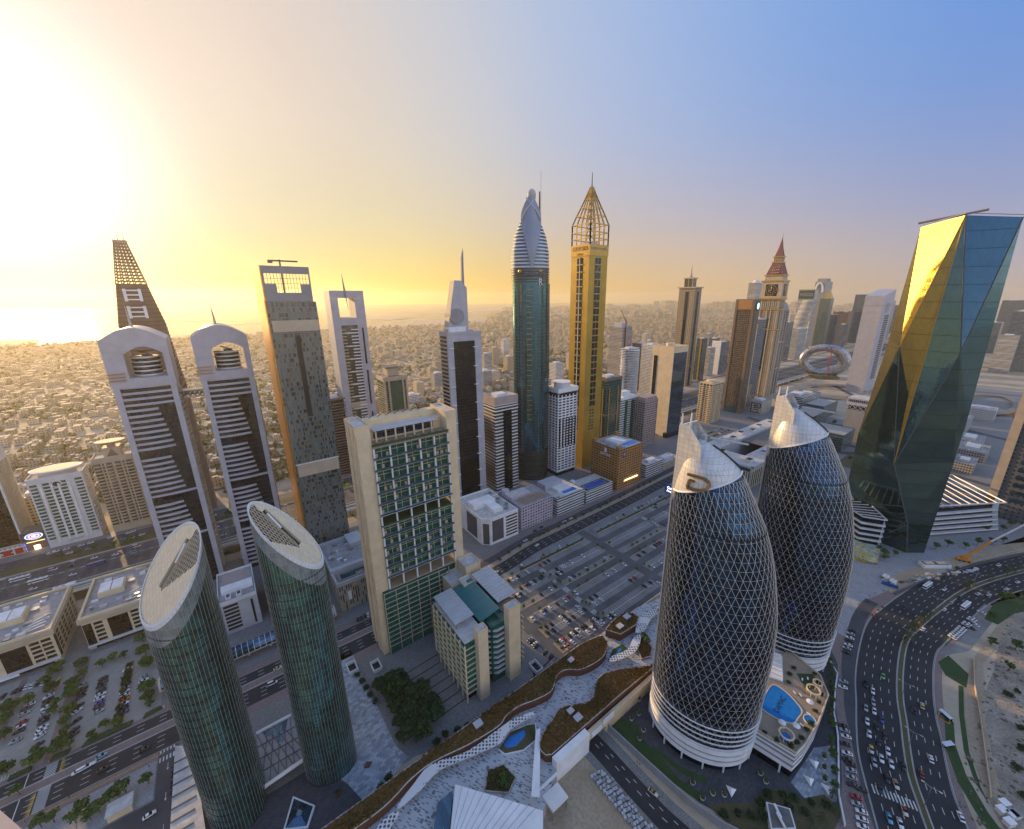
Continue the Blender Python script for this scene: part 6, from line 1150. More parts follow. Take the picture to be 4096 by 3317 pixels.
# ---------------------------------------------------------------- planted roofs and raised plaza
PZ = 7.0
pl = [(-20, 141), (60, 141.4), (90, 140.6), (163, 141), (205, 141.5), (232, 136), (232, 118), (175, 102), (92, 102), (92, 98.8), (64, 84), (30, 84), (-20, 110)]
tag(MB().prism(pl, 0, PZ).build('raised_plaza', M['plaza_stone']), kind='structure')
def planted(name, label, pts, h, wallm='rust', veg='dry_grass', tuft=None):
    t = thing(name, label, 'planted roof', (sum(p[0] for p in pts)/len(pts), sum(p[1] for p in pts)/len(pts), PZ))
    MB().prism(pts, PZ, PZ+h-.3).build('brick_wall', M[wallm], t)
    n = len(pts); cxx, cyx = sum(p[0] for p in pts)/n, sum(p[1] for p in pts)/n
    MB().prism(pts, PZ+h-.3, PZ+h).build('soil_bed', M[veg], t)
    rim = MB()
    for p, q in zip(pts, pts[1:]+pts[:1]): rim.tube((p[0], p[1], PZ+h), (q[0], q[1], PZ+h), .28, n=5)
    rim.build('rim', M['kerbstone'], t)
    # grass clumps over the bed
    rr = random.Random(len(pts)); g = MB()
    xs = [p[0] for p in pts]; ys = [p[1] for p in pts]
    def ins(x, y):
        c = False; j = n-1
        for i in range(n):
            if (pts[i][1] > y) != (pts[j][1] > y) and x < (pts[j][0]-pts[i][0])*(y-pts[i][1])/(pts[j][1]-pts[i][1])+pts[i][0]: c = not c
            j = i
        return c
    k = 0
    for _ in range(int((max(xs)-min(xs))*(max(ys)-min(ys))*3.2)):
        x, y = rr.uniform(min(xs), max(xs)), rr.uniform(min(ys), max(ys))
        if not ins(x, y): continue
        s = rr.uniform(.25, .7)*(1.5 if math.sin(x*.16)+math.sin(y*.3+x*.05) > .7 else .8)
        for j in range(3):
            q = rr.uniform(0, 6.3); dx, dy = math.cos(q)*s*.7, math.sin(q)*s*.7
            g.poly([(x-dx, y-dy, PZ+h-.05), (x+dx, y+dy, PZ+h-.05), (x+dx*1.3+dy*.4, y+dy*1.3-dx*.4, PZ+h+s), (x-dx*.6, y-dy*.6, PZ+h+s*1.15)])
    tag(g.build('grass_cover', M['grass_tuft'], t), kind='stuff'); return t
def tuft_mat():
    m = NT('grass_tuft'); n = m.noise(.09, 5); w = m.noise(1.3, 2); c = m.mix(m.step(n, .38, .62), (.11, .095, .03), (.28, .14, .035)); m.l(m.mix(m.step(w, .4, .7), c, (.34, .21, .06)), m.p.inputs['Base Color']); m.p.inputs['Roughness'].default_value = .9; M['grass_tuft'] = m.m
tuft_mat()
A_in = smooth([(163, 134), (161.5, 130), (153, 125.5), (143, 125.5), (135, 127.5), (130, 131.5), (126, 133), (121, 132.5), (117, 129.5), (112, 127.5), (103, 129), (94, 131.5), (86, 131.5), (80, 129.5), (64, 131), (47, 134.4), (36, 134), (29, 132.2), (22, 131), (11, 131), (0, 132)], 4)
planted('planted_roof', 'long wavy planted roof in rust and green grass along the car park side', A_in+[(0, 139), (45, 139.4), (95, 139.6), (147, 140), (161, 137.6), (163.5, 135.8)], 5)
B_out = smooth([(172, 103.2), (165, 106), (154, 113), (144, 116.8), (139, 117), (135, 115.6), (131, 112), (127, 110), (123, 111), (117, 114), (113, 116.6), (109, 117), (104, 115.6), (98, 113.6), (92, 110.8), (89.6, 108), (90, 104.6)], 4)
planted('planted_roof', 'planted roof with a scalloped edge, nearest the two curved towers', B_out+[(92.5, 103), (138, 103), (168, 102.4)], 5)
planted('planted_roof', 'small five sided planted roof with two hatches beside the car park', [(168.5, 138), (177, 140), (189, 140.4), (193.5, 136.5), (194, 131.5), (187, 128.6), (173, 129.6)], 5.5)
planted('planted_bed', 'low planted bed in the plaza beneath the upper perforated canopy', [(180, 126), (186, 122), (184, 113), (178, 110), (172, 112), (176, 118)], 1.2)
planted('planted_bed', 'grass bed with dark trees near the white pavilion', [(66, 118), (73.5, 116), (75, 108), (69, 105), (61, 112)], .8, 'kerbstone', 'lawn')
def hatch(x, y, z, s, label):
    t = thing('roof_hatch', label, 'hatch', (x, y, z)); MB().box(x-s, x+s, y-s*.8, y+s*.8, z, z+1.3).build('frame', M['grey'], t); MB().box(x-s*1.15, x+s*1.15, y-s*.95, y+s*.95, z+1.3, z+1.55).build('lid', M['palegrey'], t)
for x, y, s, l in ((134.5, 134.6, 1.5, 'grey hatch alone on the long wavy planted roof'), (113.2, 112.3, 1.5, 'left hatch of the pair on the scalloped planted roof'), (113.8, 107.5, 1.8, 'lower hatch of the pair on the scalloped planted roof'), (72, 136, 1.9, 'pale hatch on the wavy roof nearest the low glass building'), (177, 133.5, 1.9, 'left hatch on the small five sided planted roof'), (187, 136, 2, 'right hatch on the small five sided planted roof')): hatch(x, y, PZ+(5.5 if x > 165 else 5), s, l)
def perforated(): 
    m = NT('perforated'); g = m.n('ShaderNodeNewGeometry'); mp = m.n('ShaderNodeMapping'); mp.inputs['Rotation'].default_value = (0, 0, .6); m.l(g.outputs['Position'], mp.inputs[0]); v = m.n('ShaderNodeTexVoronoi'); v.inputs['Scale'].default_value = .62; v.inputs['Randomness'].default_value = .15; m.l(mp.outputs[0], v.inputs['Vector'])
    s = m.n('ShaderNodeSeparateXYZ'); m.l(g.outputs['True Normal'], s.inputs[0]); k = m.math('MULTIPLY', m.math('LESS_THAN', v.outputs['Distance'], .34), m.math('GREATER_THAN', s.outputs[2], .5)); m.l(m.mix(m.math('MULTIPLY', k, m.math('GREATER_THAN', m.noise(.08, 1), .43)), (.66, .65, .64), (.08, .08, .085)), m.p.inputs['Base Color']); m.p.inputs['Roughness'].default_value = .5; M['perforated'] = m.m
perforated()
def canopy(label, pts):
    t = thing('perforated_canopy', label, 'canopy', (sum(p[0] for p in pts)/len(pts), sum(p[1] for p in pts)/len(pts), PZ), 'white perforated plaza canopies'); pts = smooth(pts+[pts[0]], 3)[:-1]
    MB().prism(pts, PZ+4, PZ+4.5).build('roof', M['perforated'], t)
    for i in range(0, len(pts), 5): p = pts[i]; c = (sum(q[0] for q in pts)/len(pts), sum(q[1] for q in pts)/len(pts)); MB().tube((p[0]*.85+c[0]*.15, p[1]*.85+c[1]*.15, PZ), (p[0]*.85+c[0]*.15, p[1]*.85+c[1]*.15, PZ+4), .14).build('post', M['steel'], t)
canopy('white perforated boomerang canopy in the upper part of the plaza', [(152.5, 121), (156.5, 122.6), (168, 120), (177, 123), (182, 123), (183, 121), (175, 117), (167, 116), (156, 119)])
canopy('white perforated bent canopy over the small triangular pond', [(97.5, 123), (99, 124.6), (90, 127.6), (82, 128.6), (62, 129), (46, 134.4), (36, 131.6), (28.5, 128.6), (28.5, 127), (39, 128), (48, 129.8), (62, 126), (76, 122.6), (82, 124.4), (88, 124.6)])
canopy('white perforated canopy cut by the lower edge of the picture', [(16, 126), (24, 127.4), (27.3, 126), (26, 124.4), (20, 122), (12, 121)])
canopy('white perforated canopy beside the left curved tower', [(182.5, 125), (192, 131), (202, 131.4), (216, 129.4), (214, 126), (202, 126.6), (188, 122.6)])
t = thing('plaza_pond', 'small angular blue pond with a planted edge in the plaza', 'pond', (87, 122, PZ)); MB().prism([(76, 123), (84.6, 126), (94, 123.4), (97, 121.6), (93, 115.6), (85, 115.6), (77, 119.6)], PZ, PZ+.5).build('planted_edge', M['scrub'], t); MB().prism([(78.5, 122.8), (83, 124.4), (91, 122.6), (89.6, 120), (83, 118.8), (79, 120.8)], PZ+.5, PZ+.6).build('water', M['pool_water'], t); MB().prism([(75.4, 123), (84.6, 126.6), (94.4, 124), (97.8, 121.6), (93.4, 115), (84.8, 115), (76.4, 119.4)], PZ, PZ+.25).build('kerb', M['white'], t)
t = thing('plaza_pond', 'narrow blue pond in green grass under the upper perforated canopy', 'pond', (164, 124.5, PZ)); MB().prism([(155, 124), (164, 128), (172, 127), (172, 122), (162, 121.6)], PZ, PZ+.3).build('grass_edge', M['lawn'], t); MB().prism([(161, 124), (168, 126), (169, 124.6), (162, 122.8)], PZ+.3, PZ+.4).build('water', M['pool_water'], t)
t = thing('white_bar_canopy', 'long narrow white slab canopy crossing the plaza toward the sand pit', 'canopy', (85, 106, PZ)); MB().prism([(93.6, 116.6), (96, 116), (77.4, 93.6), (74.6, 96)], PZ+4, PZ+4.5).build('roof', M['white'], t)
for x, y in ((93, 114), (86, 106), (77.5, 96)): MB().tube((x, y, PZ), (x, y, PZ+4), .2).build('post', M['steel'], t)
t = thing('white_end_wall', 'tall blank white end wall above the sand pit', 'wall', (100, 99, 0)); MB().box(91.6, 113, 98.4, 101.9, 0, 12.4).build('panel', M['white'], t)
MB().box(95, 170, 102.0, 102.9, 0, PZ+5).build('parapet', M['rust'], t) if 0 else None
t = thing('plaza_edge_wall', 'cream stepped edge wall running along the planted roof to the curved tower', 'wall', (145, 101, 0)); MB().box(113, 174, 99.6, 101.9, 5.2, 9).build('beam', M['cream'], t); MB().box(113.1, 114.6, 99.8, 101.8, 0, 5.2).build('pier', M['cream'], t); MB().box(127, 174, 100, 101.8, 0, 5.2).build('wall_panel', M['cream'], t)
for i, (x, z, w) in enumerate(((116, 6, 7), (124, 8, 8))): MB().box(x, x+w, 99.2, 99.6, z, z+3).build('white_panel', M['white'], t)
# white pavilion in the lower middle
t = thing('white_pavilion', 'white faceted pavilion with a blue glass side at the lower edge', 'building', (58, 100, PZ))
Q = [(49.7, 117.7), (62.4, 101.7), (73.8, 87), (69.9, 82.4), (36, 84), (41, 104.9)]
MB().prism(Q, PZ, 15.6).build('wall', M['white'], t)
MB().prism(Q, 15.6, 16).build('roof', M['white'], t)
for i in range(12): f = i/12; MB().tube((49.7+24.1*f, 117.7-30.7*f, 16.05), (41-4*f, 104.9-20*f, 16.05), .12, n=4).build('roof_seam', M['palegrey'], t)
MB().prism([(41.4, 118.5), (48.8, 118.6), (40.6, 106), (34.5, 108.5)], PZ, 12).build('glass_side', M['glass_blue'], t)
t = thing('white_platform', 'white steel stair platform beside the pavilion and the sand pit', 'platform', (84, 92, PZ)); MB().box(80, 89, 88, 95, PZ-1, PZ+.3).build('deck', M['offwhite'], t); MB().box(78, 91, 97, 98, PZ+.3, PZ+1.2).build('rail', M['white'], t)
for x, y in ((80.4, 88.4), (88.4, 88.4), (80.4, 94.4), (88.4, 94.4)): MB().box(x, x+.4, y, y+.4, 0, PZ-1).build('leg', M['steel'], t)
# ---------------------------------------------------------------- curved diagrid towers
PR = [(0, 22.5), (20, 24), (40, 24.8), (60, 25), (77, 24.2), (88, 22.6), (103, 19.7), (115, 16.4), (124, 13), (132, 8.8), (141, 4.2), (147, .7), (151, -4), (155, -10), (157, -13.5), (158.4, -16)]
PLf = [(0, -24.5), (40, -25), (135, -25), (144, -23.8), (152, -22.4), (155, -21), (157, -18.6), (158.4, -17)]
def itp(P, z):
    for (z0, a), (z1, b) in zip(P, P[1:]):
        if z <= z1: return a+(b-a)*(z-z0)/(z1-z0)
    return P[-1][1]
def cutz(l): return 135+(l+23.85)*.49
def diagrid_tower(c, label, logo):
    Fc = frame(c); t = thing('diagrid_tower', label, 'tower', (*c, 0), 'curved diagrid towers')
    def sp(q, z, s=0.0):
        l, r = itp(PLf, z), itp(PR, z); h = (r-l)/2; m = (r+l)/2; d = 20*(h/25)**.85
        # plan: lens with a firm left edge
        return Fc(m+(h+s)*math.cos(q), -(d+s)*math.sin(q), z), m+h*math.cos(q)
    n = 44; dz = 3.9; rows = 40
    zs = [k*2.2 for k in range(73)]
    bm = bmesh.new(); g = []
    for z in zs: g.append([bm.verts.new(sp(-2*math.pi*i/n, z)[0]) for i in range(n)])
    for k in range(len(zs)-1):
        for i in range(n): bm.faces.new((g[k][i], g[k+1][i], g[k+1][(i+1) % n], g[k][(i+1) % n]) if 0 else (g[k][i], g[k][(i+1) % n], g[k+1][(i+1) % n], g[k+1][i]))
    bm.faces.new(g[-1]); bmesh.ops.recalc_face_normals(bm, faces=bm.faces)
    # cutting plane between glass and cap
    p0 = Vector(Fc(-23.85, 0, 135)); p1 = Vector(Fc(0.75, 0, 135+24.6*.49)); p2 = Vector(Fc(-23.85, 10, 135)); nrm_ = (p1-p0).cross(p2-p0).normalized()
    if nrm_.z < 0: nrm_ = -nrm_
    bmesh.ops.bisect_plane(bm, geom=bm.verts[:]+bm.edges[:]+bm.faces[:], plane_co=p0, plane_no=nrm_)
    low, cap = MB(), MB()
    for f in bm.faces:
        co = [tuple(v.co) for v in f.verts]; up = (f.calc_center_median()-p0).dot(nrm_) > 0
        if up: fn = f.normal; co = [tuple(v.co+fn*.35) for v in f.verts]
        (cap if up else low).poly(co)
    bm.free()
    low.build('glazing', M['egg_glass'], t, smooth=True)
    cp = cap.build('cap_shell', M['cap_tile'], t, smooth=True)
    rim = MB(); P = []
    for i in range(49):
        q = 2*math.pi*i/48; z = 140
        for _ in range(14): z = z*.5+.5*cutz(sp(q, z)[1])
        P.append(sp(q, z, .5)[0])
    rim.path(P, .45, 5); rim.build('cap_rim', M['white'], t)
    # diagrid
    lat = MB(); rr = MB()
    for k in range(rows):
        z0 = 16+k*dz; z1 = z0+dz; off = .5*(k % 2)
        if z0 > 150: break
        for i in range(n):
            qa, qb, qc = (2*math.pi*(i+off)/n, 2*math.pi*(i+off+.5)/n, 2*math.pi*(i+off-.5)/n)
            A, la = sp(qa, z0, .25)
            if z0 > cutz(la): continue
            for qn in (qb, qc):
                Bp, lb = sp(qn, z1, .25)
                if z1 > cutz(lb)+1.5: continue
                lat.tube(A, Bp, .08, n=3)
            Cq, lc = sp(2*math.pi*(i+off+1)/n, z0, .25)
            if z0 < cutz(lc): rr.tube(A, Cq, .055, n=3)
    lat.build('diagrid', M['lattice_cream'], t); rr.build('ring_grid', M['lattice_cream'], t)
    for k in range(5): z = 15+k*3.0; m = MB(); m.path([sp(2*math.pi*i/48, z, .9)[0] for i in range(49)], .3, 4); m.build('base_ring', M['white'], t)
    for k, (z0, z1, mm, s) in enumerate(((0, 4.6, 'glass_black', -.4), (4.6, 6.8, 'white', 1.4), (6.8, 8.2, 'grey', 1.0), (8.2, 10.4, 'white', 1.4), (10.4, 11.6, 'grey', 1.0), (11.6, 14.2, 'white', 1.4))):
        MB().loft([[sp(2*math.pi*i/n, (z0+z1)/2, s)[0][:2]+(z,) for i in range(n)][::-1] for z in (z0, z1)]).build('base_band' if k else 'ground_glazing', M[mm], t)
    for i in range(16): x, y, _ = sp(2*math.pi*(i+.5)/16, 3, 1)[0]; MB().box(x-.3, x+.3, y-.3, y+.3, 0, 4.6).build('ground_column', M['white'], t)
    # dark belt below the cap, white fins with two spikes, slit rail
    for z, mm, s in ((122.5, 'black', .2),): m = MB(); m.path([sp(2*math.pi*i/48, z, s)[0] for i in range(49)], .3, 4); m.build('belt', M[mm], t)
    def plate(name, A_, m, th=.7):
        pts = [Vector(Fc(*p)) for p in A_]; nn = (pts[1]-pts[0]).cross(pts[2]-pts[0]).normalized()*th/2; mb = MB(); k = len(pts); mb.v = [tuple(p+nn) for p in pts]+[tuple(p-nn) for p in pts]; mb.f = [list(range(k)), list(range(2*k-1, k-1, -1))]+[[i, i+k, (i+1) % k+k, (i+1) % k] for i in range(k)]; return mb.build(name, m, t)
    plate('fin', [(-25.6, -3, 0), (-25.6, 1, 0), (-25.4, 4, 130), (-25.2, 5, 163), (-25.4, 0, 165), (-25.5, -4, 130)], M['cap_tile'])
    plate('fin', [(-25.2, -3.4, 128), (-14.8, -8.5, 150), (-15.2, -8, 158), (-21.5, -4.6, 166), (-25.2, -3.4, 165)], M['cap_tile']); plate('fin', [(-25.2, 5, 140), (-14.5, 8, 152), (-16, 6, 161), (-19, 4, 166), (-25.2, 4.8, 163)], M['cap_tile'])
    for l, d, z in ((-24.6, -2, 164), (-20.8, -3.5, 165)): MB().tube(Fc(l, d, z), Fc(l, d, z+6), .45, .25, 6).build('spike', M['white'], t)
    sl_ = MB(); sl_.path([sp(math.pi*.62*0+q, z, .75)[0] for q, z in ((-.5, 156), (-.35, 153), (-.2, 149), (-.1, 146))], .7, 5); sl_.build('slit_rail', M['black'], t)
    MB().tube(Fc(-13, 3, 159), Fc(2, 8, 157), .5, n=6).build('roof_crane', M['palegrey'], t); MB().box(*[v for p in zip(Fc(-15, 2, 0)[:2], [x+2 for x in Fc(-15, 2, 0)[:2]]) for v in p], 157, 160).build('roof_crane', M['palegrey'], t)
    if logo:
        # bronze D on the cap, bent to the shell
        m = MB()
        def on(u, z, s): 
            # find q on the front whose lateral is u
            l, r = itp(PLf, z), itp(PR, z); h = (r-l)/2; mid = (r+l)/2; q = math.acos(max(-1, min(1, (u-mid)/h))); return sp(q, z, s)[0]
        def stroke(pts, w):
            for (u0, z0), (u1, z1) in zip(pts, pts[1:]): m.tube(on(u0, z0, 1.0), on(u1, z1, 1.0), w, n=4)
        stroke([(-18, 140.2), (-17.8, 141.5), (-17.5, 143.6), (-15.5, 143.6)], .6); stroke([(-18.4, 145.6), (-15, 146), (-12, 145.8), (-10.2, 144.6), (-10, 143), (-11, 141.6), (-13.5, 140.6), (-16, 140.2), (-18, 140)], .75)
        m.build('letter_sign', M['bronze'], t)
    return t
def cap_mat():
    m = NT('cap_tile'); p = m.p; g = m.n('ShaderNodeNewGeometry'); s = m.n('ShaderNodeSeparateXYZ'); m.l(g.outputs['Position'], s.inputs[0]); u = m.math('SUBTRACT', m.math('MULTIPLY', s.outputs[0], .4), m.math('MULTIPLY', s.outputs[1], .92)); f, h, w = m.cells(u, s.outputs[2], 2.1, 2.1)
    k = m.math('MAXIMUM', m.math('LESS_THAN', f, .06), m.math('LESS_THAN', h, .06)); m.l(m.mix(m.math('MULTIPLY', k, .55), m.mix(w, (.60, .58, .54), (.68, .66, .62)), (.2, .19, .18)), p.inputs['Base Color']); p.inputs['Roughness'].default_value = .32; p.inputs['Metallic'].default_value = .2; M['cap_tile'] = m.m
cap_mat(); plain('lattice_cream', (.66, .61, .52), .5, .2, var=.05)
diagrid_tower((167.4, 70.9), 'curved diagrid glass tower with a bronze D on its white cap', True); diagrid_tower((255.7, 66.6), 'curved diagrid glass tower with a plain white cap, behind the one marked D', False)
# podium with pool deck between them
t = thing('pool_podium', 'white banded podium with a roof garden between the curved towers', 'building', (203, 42, 0)); PD = 16.0
Q = [(176, 50), (179.5, 32), (187.4, 31), (204, 31), (225, 33), (235, 40), (240, 58), (214, 62), (188, 60)]
MB().prism(Q, 4.5, PD-.6).build('wall', M['white'], t); MB().prism([(x*.98+4, y*.96+1.6) for x, y in Q], 0, 4.5).build('ground_glazing', M['glass_black'], t); MB().prism(Q, PD-.6, PD).build('deck', M['paver_sand'], t)
for z in (7, 10.5, 13): 
    qs = [(203+(x-203)*1.004, 45+(y-45)*1.008) for x, y in Q]; MB().prism(qs, z, z+1.1).build('dark_band', M['grey'], t)
for x, y in ((178, 36), (180.4, 32.6), (190, 31.6), (200, 31.6), (212, 32.4), (224, 33.6)): MB().box(x, x+.7, y, y+.7, 0, 4.5).build('column', M['white'], t)
mb = MB()
for p, q in zip(Q[:6], Q[1:7]): mb.tube((*p, PD+.5), (*q, PD+.5), .35, n=5)
mb.build('deck_parapet', M['cream'], t)
t = thing('swimming_pool', 'curved blue swimming pool with DAMAC on its floor', 'pool', (199, 45, PD)); Q2 = smooth([(189.5, 52.4), (199, 53.4), (207.7, 53.4), (208.8, 48.2), (207.2, 43.1), (204, 38.4), (198.4, 38.2), (193.8, 38.6), (190.6, 43.1), (189.4, 48)], 4)
MB().prism(Q2, PD+.05, PD+.35).build('water', M['pool_water'], t); c = (199, 46); MB().loft([[(c[0]+(x-c[0])*k, c[1]+(y-c[1])*k, z) for x, y in (Q2 if sum(p[0]*q[1]-q[0]*p[1] for p, q in zip(Q2, Q2[1:]+Q2[:1])) > 0 else Q2[::-1])] for k, z in ((1.06, PD), (1.06, PD+.5), (1.0, PD+.5), (1.0, PD+.3))], cap=False).build('rim', M['cream'], t)
txt('DAMAC', (199, 46.5, PD+.42), (0, 0, R(4)), 3.4, 'black', t, 'lettering', .02)
t = thing('small_pool', 'small round blue paddling pool on the podium deck corner', 'pool', (202, 34, PD)); MB().cyl(202, 34, 2.4, PD, PD+.4, 20).build('water', M['pool_water'], t); MB().loft([[(202+r*math.cos(2*math.pi*k/20), 34+r*math.sin(2*math.pi*k/20), z) for k in range(20)] for r, z in ((2.9, PD), (2.9, PD+.6), (2.4, PD+.6), (2.4, PD+.3))], cap=False).build('rim', M['cream'], t)
t = thing('hot_tub', 'round blue tub inside a stone ring at the podium front edge', 'tub', (183.5, 37.8, PD)); MB().cyl(183.5, 37.8, 2.3, PD, PD+.5, 20).build('water', M['pool_water'], t)
def pergola(x, y, r, label):
    t = thing('ring_pergola', label, 'pergola', (x, y, PD), 'stone ring pergolas on the pool deck'); MB().loft([[(x+q*math.cos(2*math.pi*k/24), y+q*math.sin(2*math.pi*k/24), z) for k in range(24)] for q, z in ((r, PD+2.6), (r, PD+3), (r-.7, PD+3), (r-.7, PD+2.6), (r, PD+2.6))], cap=False).build('ring_beam', M['cream'], t)
    for k in range(8): MB().tube((x+(r-.3)*math.cos(k*.785), y+(r-.3)*math.sin(k*.785), PD), (x+(r-.3)*math.cos(k*.785), y+(r-.3)*math.sin(k*.785), PD+2.6), .18).build('column', M['cream'], t)
pergola(183.5, 37.8, 3.4, 'stone ring pergola over the tub at the podium front'); pergola(219.5, 38.5, 3.4, 'stone ring pergola on the far right of the pool deck'); pergola(226, 38.6, 2.4, 'smallest stone ring pergola beside the deck lawn')
struct('deck_lawn', MB().prism([(219, 41), (226, 48.4), (232.4, 43), (229, 37)], PD, PD+.25), M['lawn'])
for i, (x, y) in enumerate(((211, 37.2), (188.2, 41.5), (192, 36.6))):
    t = thing('parasol', 'white round parasol %s' % ['by the far end of the pool', 'near the pool corner next to the left curved tower', 'on the deck in front of the pool'][i], 'parasol', (x, y, PD), 'white parasols on the pool deck'); MB().cyl(x, y, 1.7, PD+2.2, PD+2.7, 16, r2=.15).build('canopy', M['white'], t); MB().tube((x, y, PD), (x, y, PD+2.4), .06).build('pole', M['steel'], t)
for i, (x, y, d) in enumerate(((224, 45, 20), (227, 43.4, 20), (213, 42, 60), (212, 44.5, 60), (205, 35.6, 100), (196, 35.4, 80))):
    t = thing('sun_lounger', 'white sun lounger %s' % ['left of the pair on the deck lawn', 'right of the pair on the deck lawn', 'beside the far end of the pool, lower', 'beside the far end of the pool, upper', 'next to the small round pool', 'at the front deck rail'][i], 'sun lounger', (x, y, PD+.25)); MB().obox((x, y), d, 1.9, .7, PD+.5, PD+.65).build('bed', M['white'], t); MB().obox((x, y), d, 1.5, .5, PD+.2, PD+.5).build('frame', M['steel'], t)
t = thing('link_bridge', 'white louvred link between the pool deck and the rear curved tower', 'bridge', (222, 56, PD)); MB().prism([(214, 51), (231, 58), (230, 62), (211, 57)], PD, PD+1).build('deck', M['white'], t)
for i in range(5): MB().prism([(214+i*3.4, 52+i*1.4), (215.2+i*3.4, 52.5+i*1.4), (213.6+i*3.4, 57.5+i*1.0), (212.4+i*3.4, 57+i*1.0)], PD+3, PD+3.5).build('louvre', M['white'], t)
# gardens and walls around the curved towers
struct('garden_bed', MB().sheet([(128.6, 104), (139, 100), (143, 92), (139, 84), (140, 78), (138, 64), (141, 54), (137.3, 52), (134, 67), (131, 90)], Z3+.02), M['lawn']); struct('garden_bed', MB().sheet([(138.9, 50.4), (146.7, 45), (154.5, 39), (163.9, 37.4), (173.5, 31.5), (174.2, 25.7), (184.8, 19.6), (184, 12.5), (165, 12), (146, 22), (140, 36)], Z3+.02), M['scrub'])
struct('garden_bed', MB().sheet([(141, 80), (143.4, 66), (149, 56), (146, 54.6), (140.6, 66), (139.6, 79)], Z3+.03), M['lawn'])
for i, pts in enumerate(([(128.6, 103), (130.2, 80), (132.3, 56), (136, 42), (141.9, 30), (150, 14)], [(272.9, 46.2), (262, 37), (250, 34.5), (232.4, 30), (219.6, 24.5), (203.4, 19.6), (189, 15.3), (178, 10)])):
    m = MB()
    for p, q in zip(pts, pts[1:]): d = (Vector(q)-Vector(p)); n_ = Vector((-d.y, d.x)).normalized()*.35; m.prism([tuple(Vector(p)-n_), tuple(Vector(q)-n_), tuple(Vector(q)+n_), tuple(Vector(p)+n_)], 0, 4.2 if i == 0 else 1.4)
    tag(m.build('retaining_wall', M['grey' if i == 0 else 'offwhite']), ['tall grey retaining wall between the lower road and the curved tower garden', 'low white wall between the tower garden and the parked cars'][i], 'wall')
t = thing('service_pit', 'sunken dark service pit with two white tanks in the lower garden', 'service pit', (157.5, 28, 0)); Q = [(158.4, 34.1), (164.1, 26.5), (158.3, 22), (149.7, 28.4)]
MB().prism(Q, .05, 3.6).build('wall', M['offwhite'], t); c = (157.6, 28); MB().prism([(c[0]+(x-c[0])*.88, c[1]+(y-c[1])*.88) for x, y in Q], 3.6, 3.7).build('floor', M['roofdark'], t)
for k in (-1, 1): MB().tube((155.6+k*1.2, 26.2+k*1.3, 4.3), (158.6+k*1.2, 30.4+k*1.0, 4.3), .55, n=10).build('tank', M['white'], t)
for i, (x, y) in enumerate(((193.4, 27), (183.4, 25.8), (186, 19.5), (150.7, 46))):
    t = thing('shade_sail', 'white tensile shade sail, %s' % ['nearest the podium corner', 'middle one of three by the zigzag garden', 'lowest one of three by the zigzag garden', 'at the entrance of the curved tower marked D'][i], 'shade sail', (x, y, 0), 'white shade sails'); MB().poly([(x-2.4, y-1.6, 3), (x, y, 4.4), (x+.4, y+2.6, 3)]).poly([(x, y, 4.4), (x+2.4, y-1.4, 3), (x+.4, y+2.6, 3)]).poly([(x-2.4, y-1.6, 3), (x+2.4, y-1.4, 3), (x, y, 4.4)]).build('sail', M['white'], t); MB().tube((x, y, 0), (x, y, 4.5), .1).build('pole', M['steel'], t)
struct('podium_terrace', MB().sheet([(178, 31), (204, 30), (214, 24), (200, 19), (186, 15), (176, 24)], Z3+.01), M['paver_blue'])
# artwork wall, site office, crane near the faceted tower
def mural():
    m = NT('mural_paint'); n = m.n('ShaderNodeTexNoise'); n.inputs['Scale'].default_value = .16; n.inputs['Distortion'].default_value = 2.5; n.inputs['Detail'].default_value = 1; m.l(m.n('ShaderNodeNewGeometry').outputs['Position'], n.inputs['Vector']); k = m.n('ShaderNodeValToRGB'); k.color_ramp.interpolation = 'CONSTANT'; m.l(n.outputs['Fac'], k.inputs[0]); e = k.color_ramp.elements
    while len(e) < 6: e.new(.5)
    for el, (p, c) in zip(e, ((0, (.03, .28, .42, 1)), (.40, (.55, .40, .06, 1)), (.49, (.22, .03, .03, 1)), (.53, (.62, .45, .08, 1)), (.58, (.04, .35, .48, 1)), (.64, (.6, .5, .25, 1)))): el.position = p; el.color = c
    m.l(k.outputs[0], m.p.inputs['Base Color']); M['mural_paint'] = m.m
mural()
t = thing('painted_ramp', 'sloping panel painted in bold yellow, blue and red swirls', 'mural', (420, 63, 0)); MB().loft([[(430, 74, 0), (405, 68, 0), (411, 52, 0), (433, 55, 0)], [(430, 74, 7), (405, 68, 4), (411, 52, 2), (433, 55, 5)]]).build('panel', M['mural_paint'], t)
t = thing('mobile_crane', 'orange mobile crane with a long white lattice boom by the avenue', 'crane', (478, 6, 0)); MB().obox((478, 8), 110, 9, 3, .8, 2.6).build('chassis', M['orange'], t); MB().obox((478, 8), 110, 4, 2.6, 2.6, 4.6).build('cab', M['orange'], t)
MB().tube((478, 8, 4), (485, -3, 22), 1.0, .9, 8).build('boom_base', M['orange'], t); MB().tube((485, -3, 22), (508, -44, 82), .75, .5, 8).build('boom', M['whitemetal'], t); MB().tube((508, -44, 82), (518, -62, 108), .5, .35, 8).build('boom_tip', M['orange'], t)
for k in (-3, 0, 3): MB().obox((478-k*.34, 8+k*.94), 110, 1.2, 3.4, 0, 1.2).build('wheel', M['black'], t)
t = thing('site_office', 'white flat site office with red roof panels beside the avenue works', 'site office', (445, 24, 0)); MB().obox((448, 22), -40, 22, 6, 0, 3.2).build('wall', M['white'], t); MB().obox((448, 22), -40, 20, 4.6, 3.2, 3.4).build('roof', M['terracotta'], t)
for k in (-5, 5): MB().obox((448+k*.77, 22-k*.64), -40, 7, 3, 3.4, 3.7).build('roof_panel', M['cream'], t)
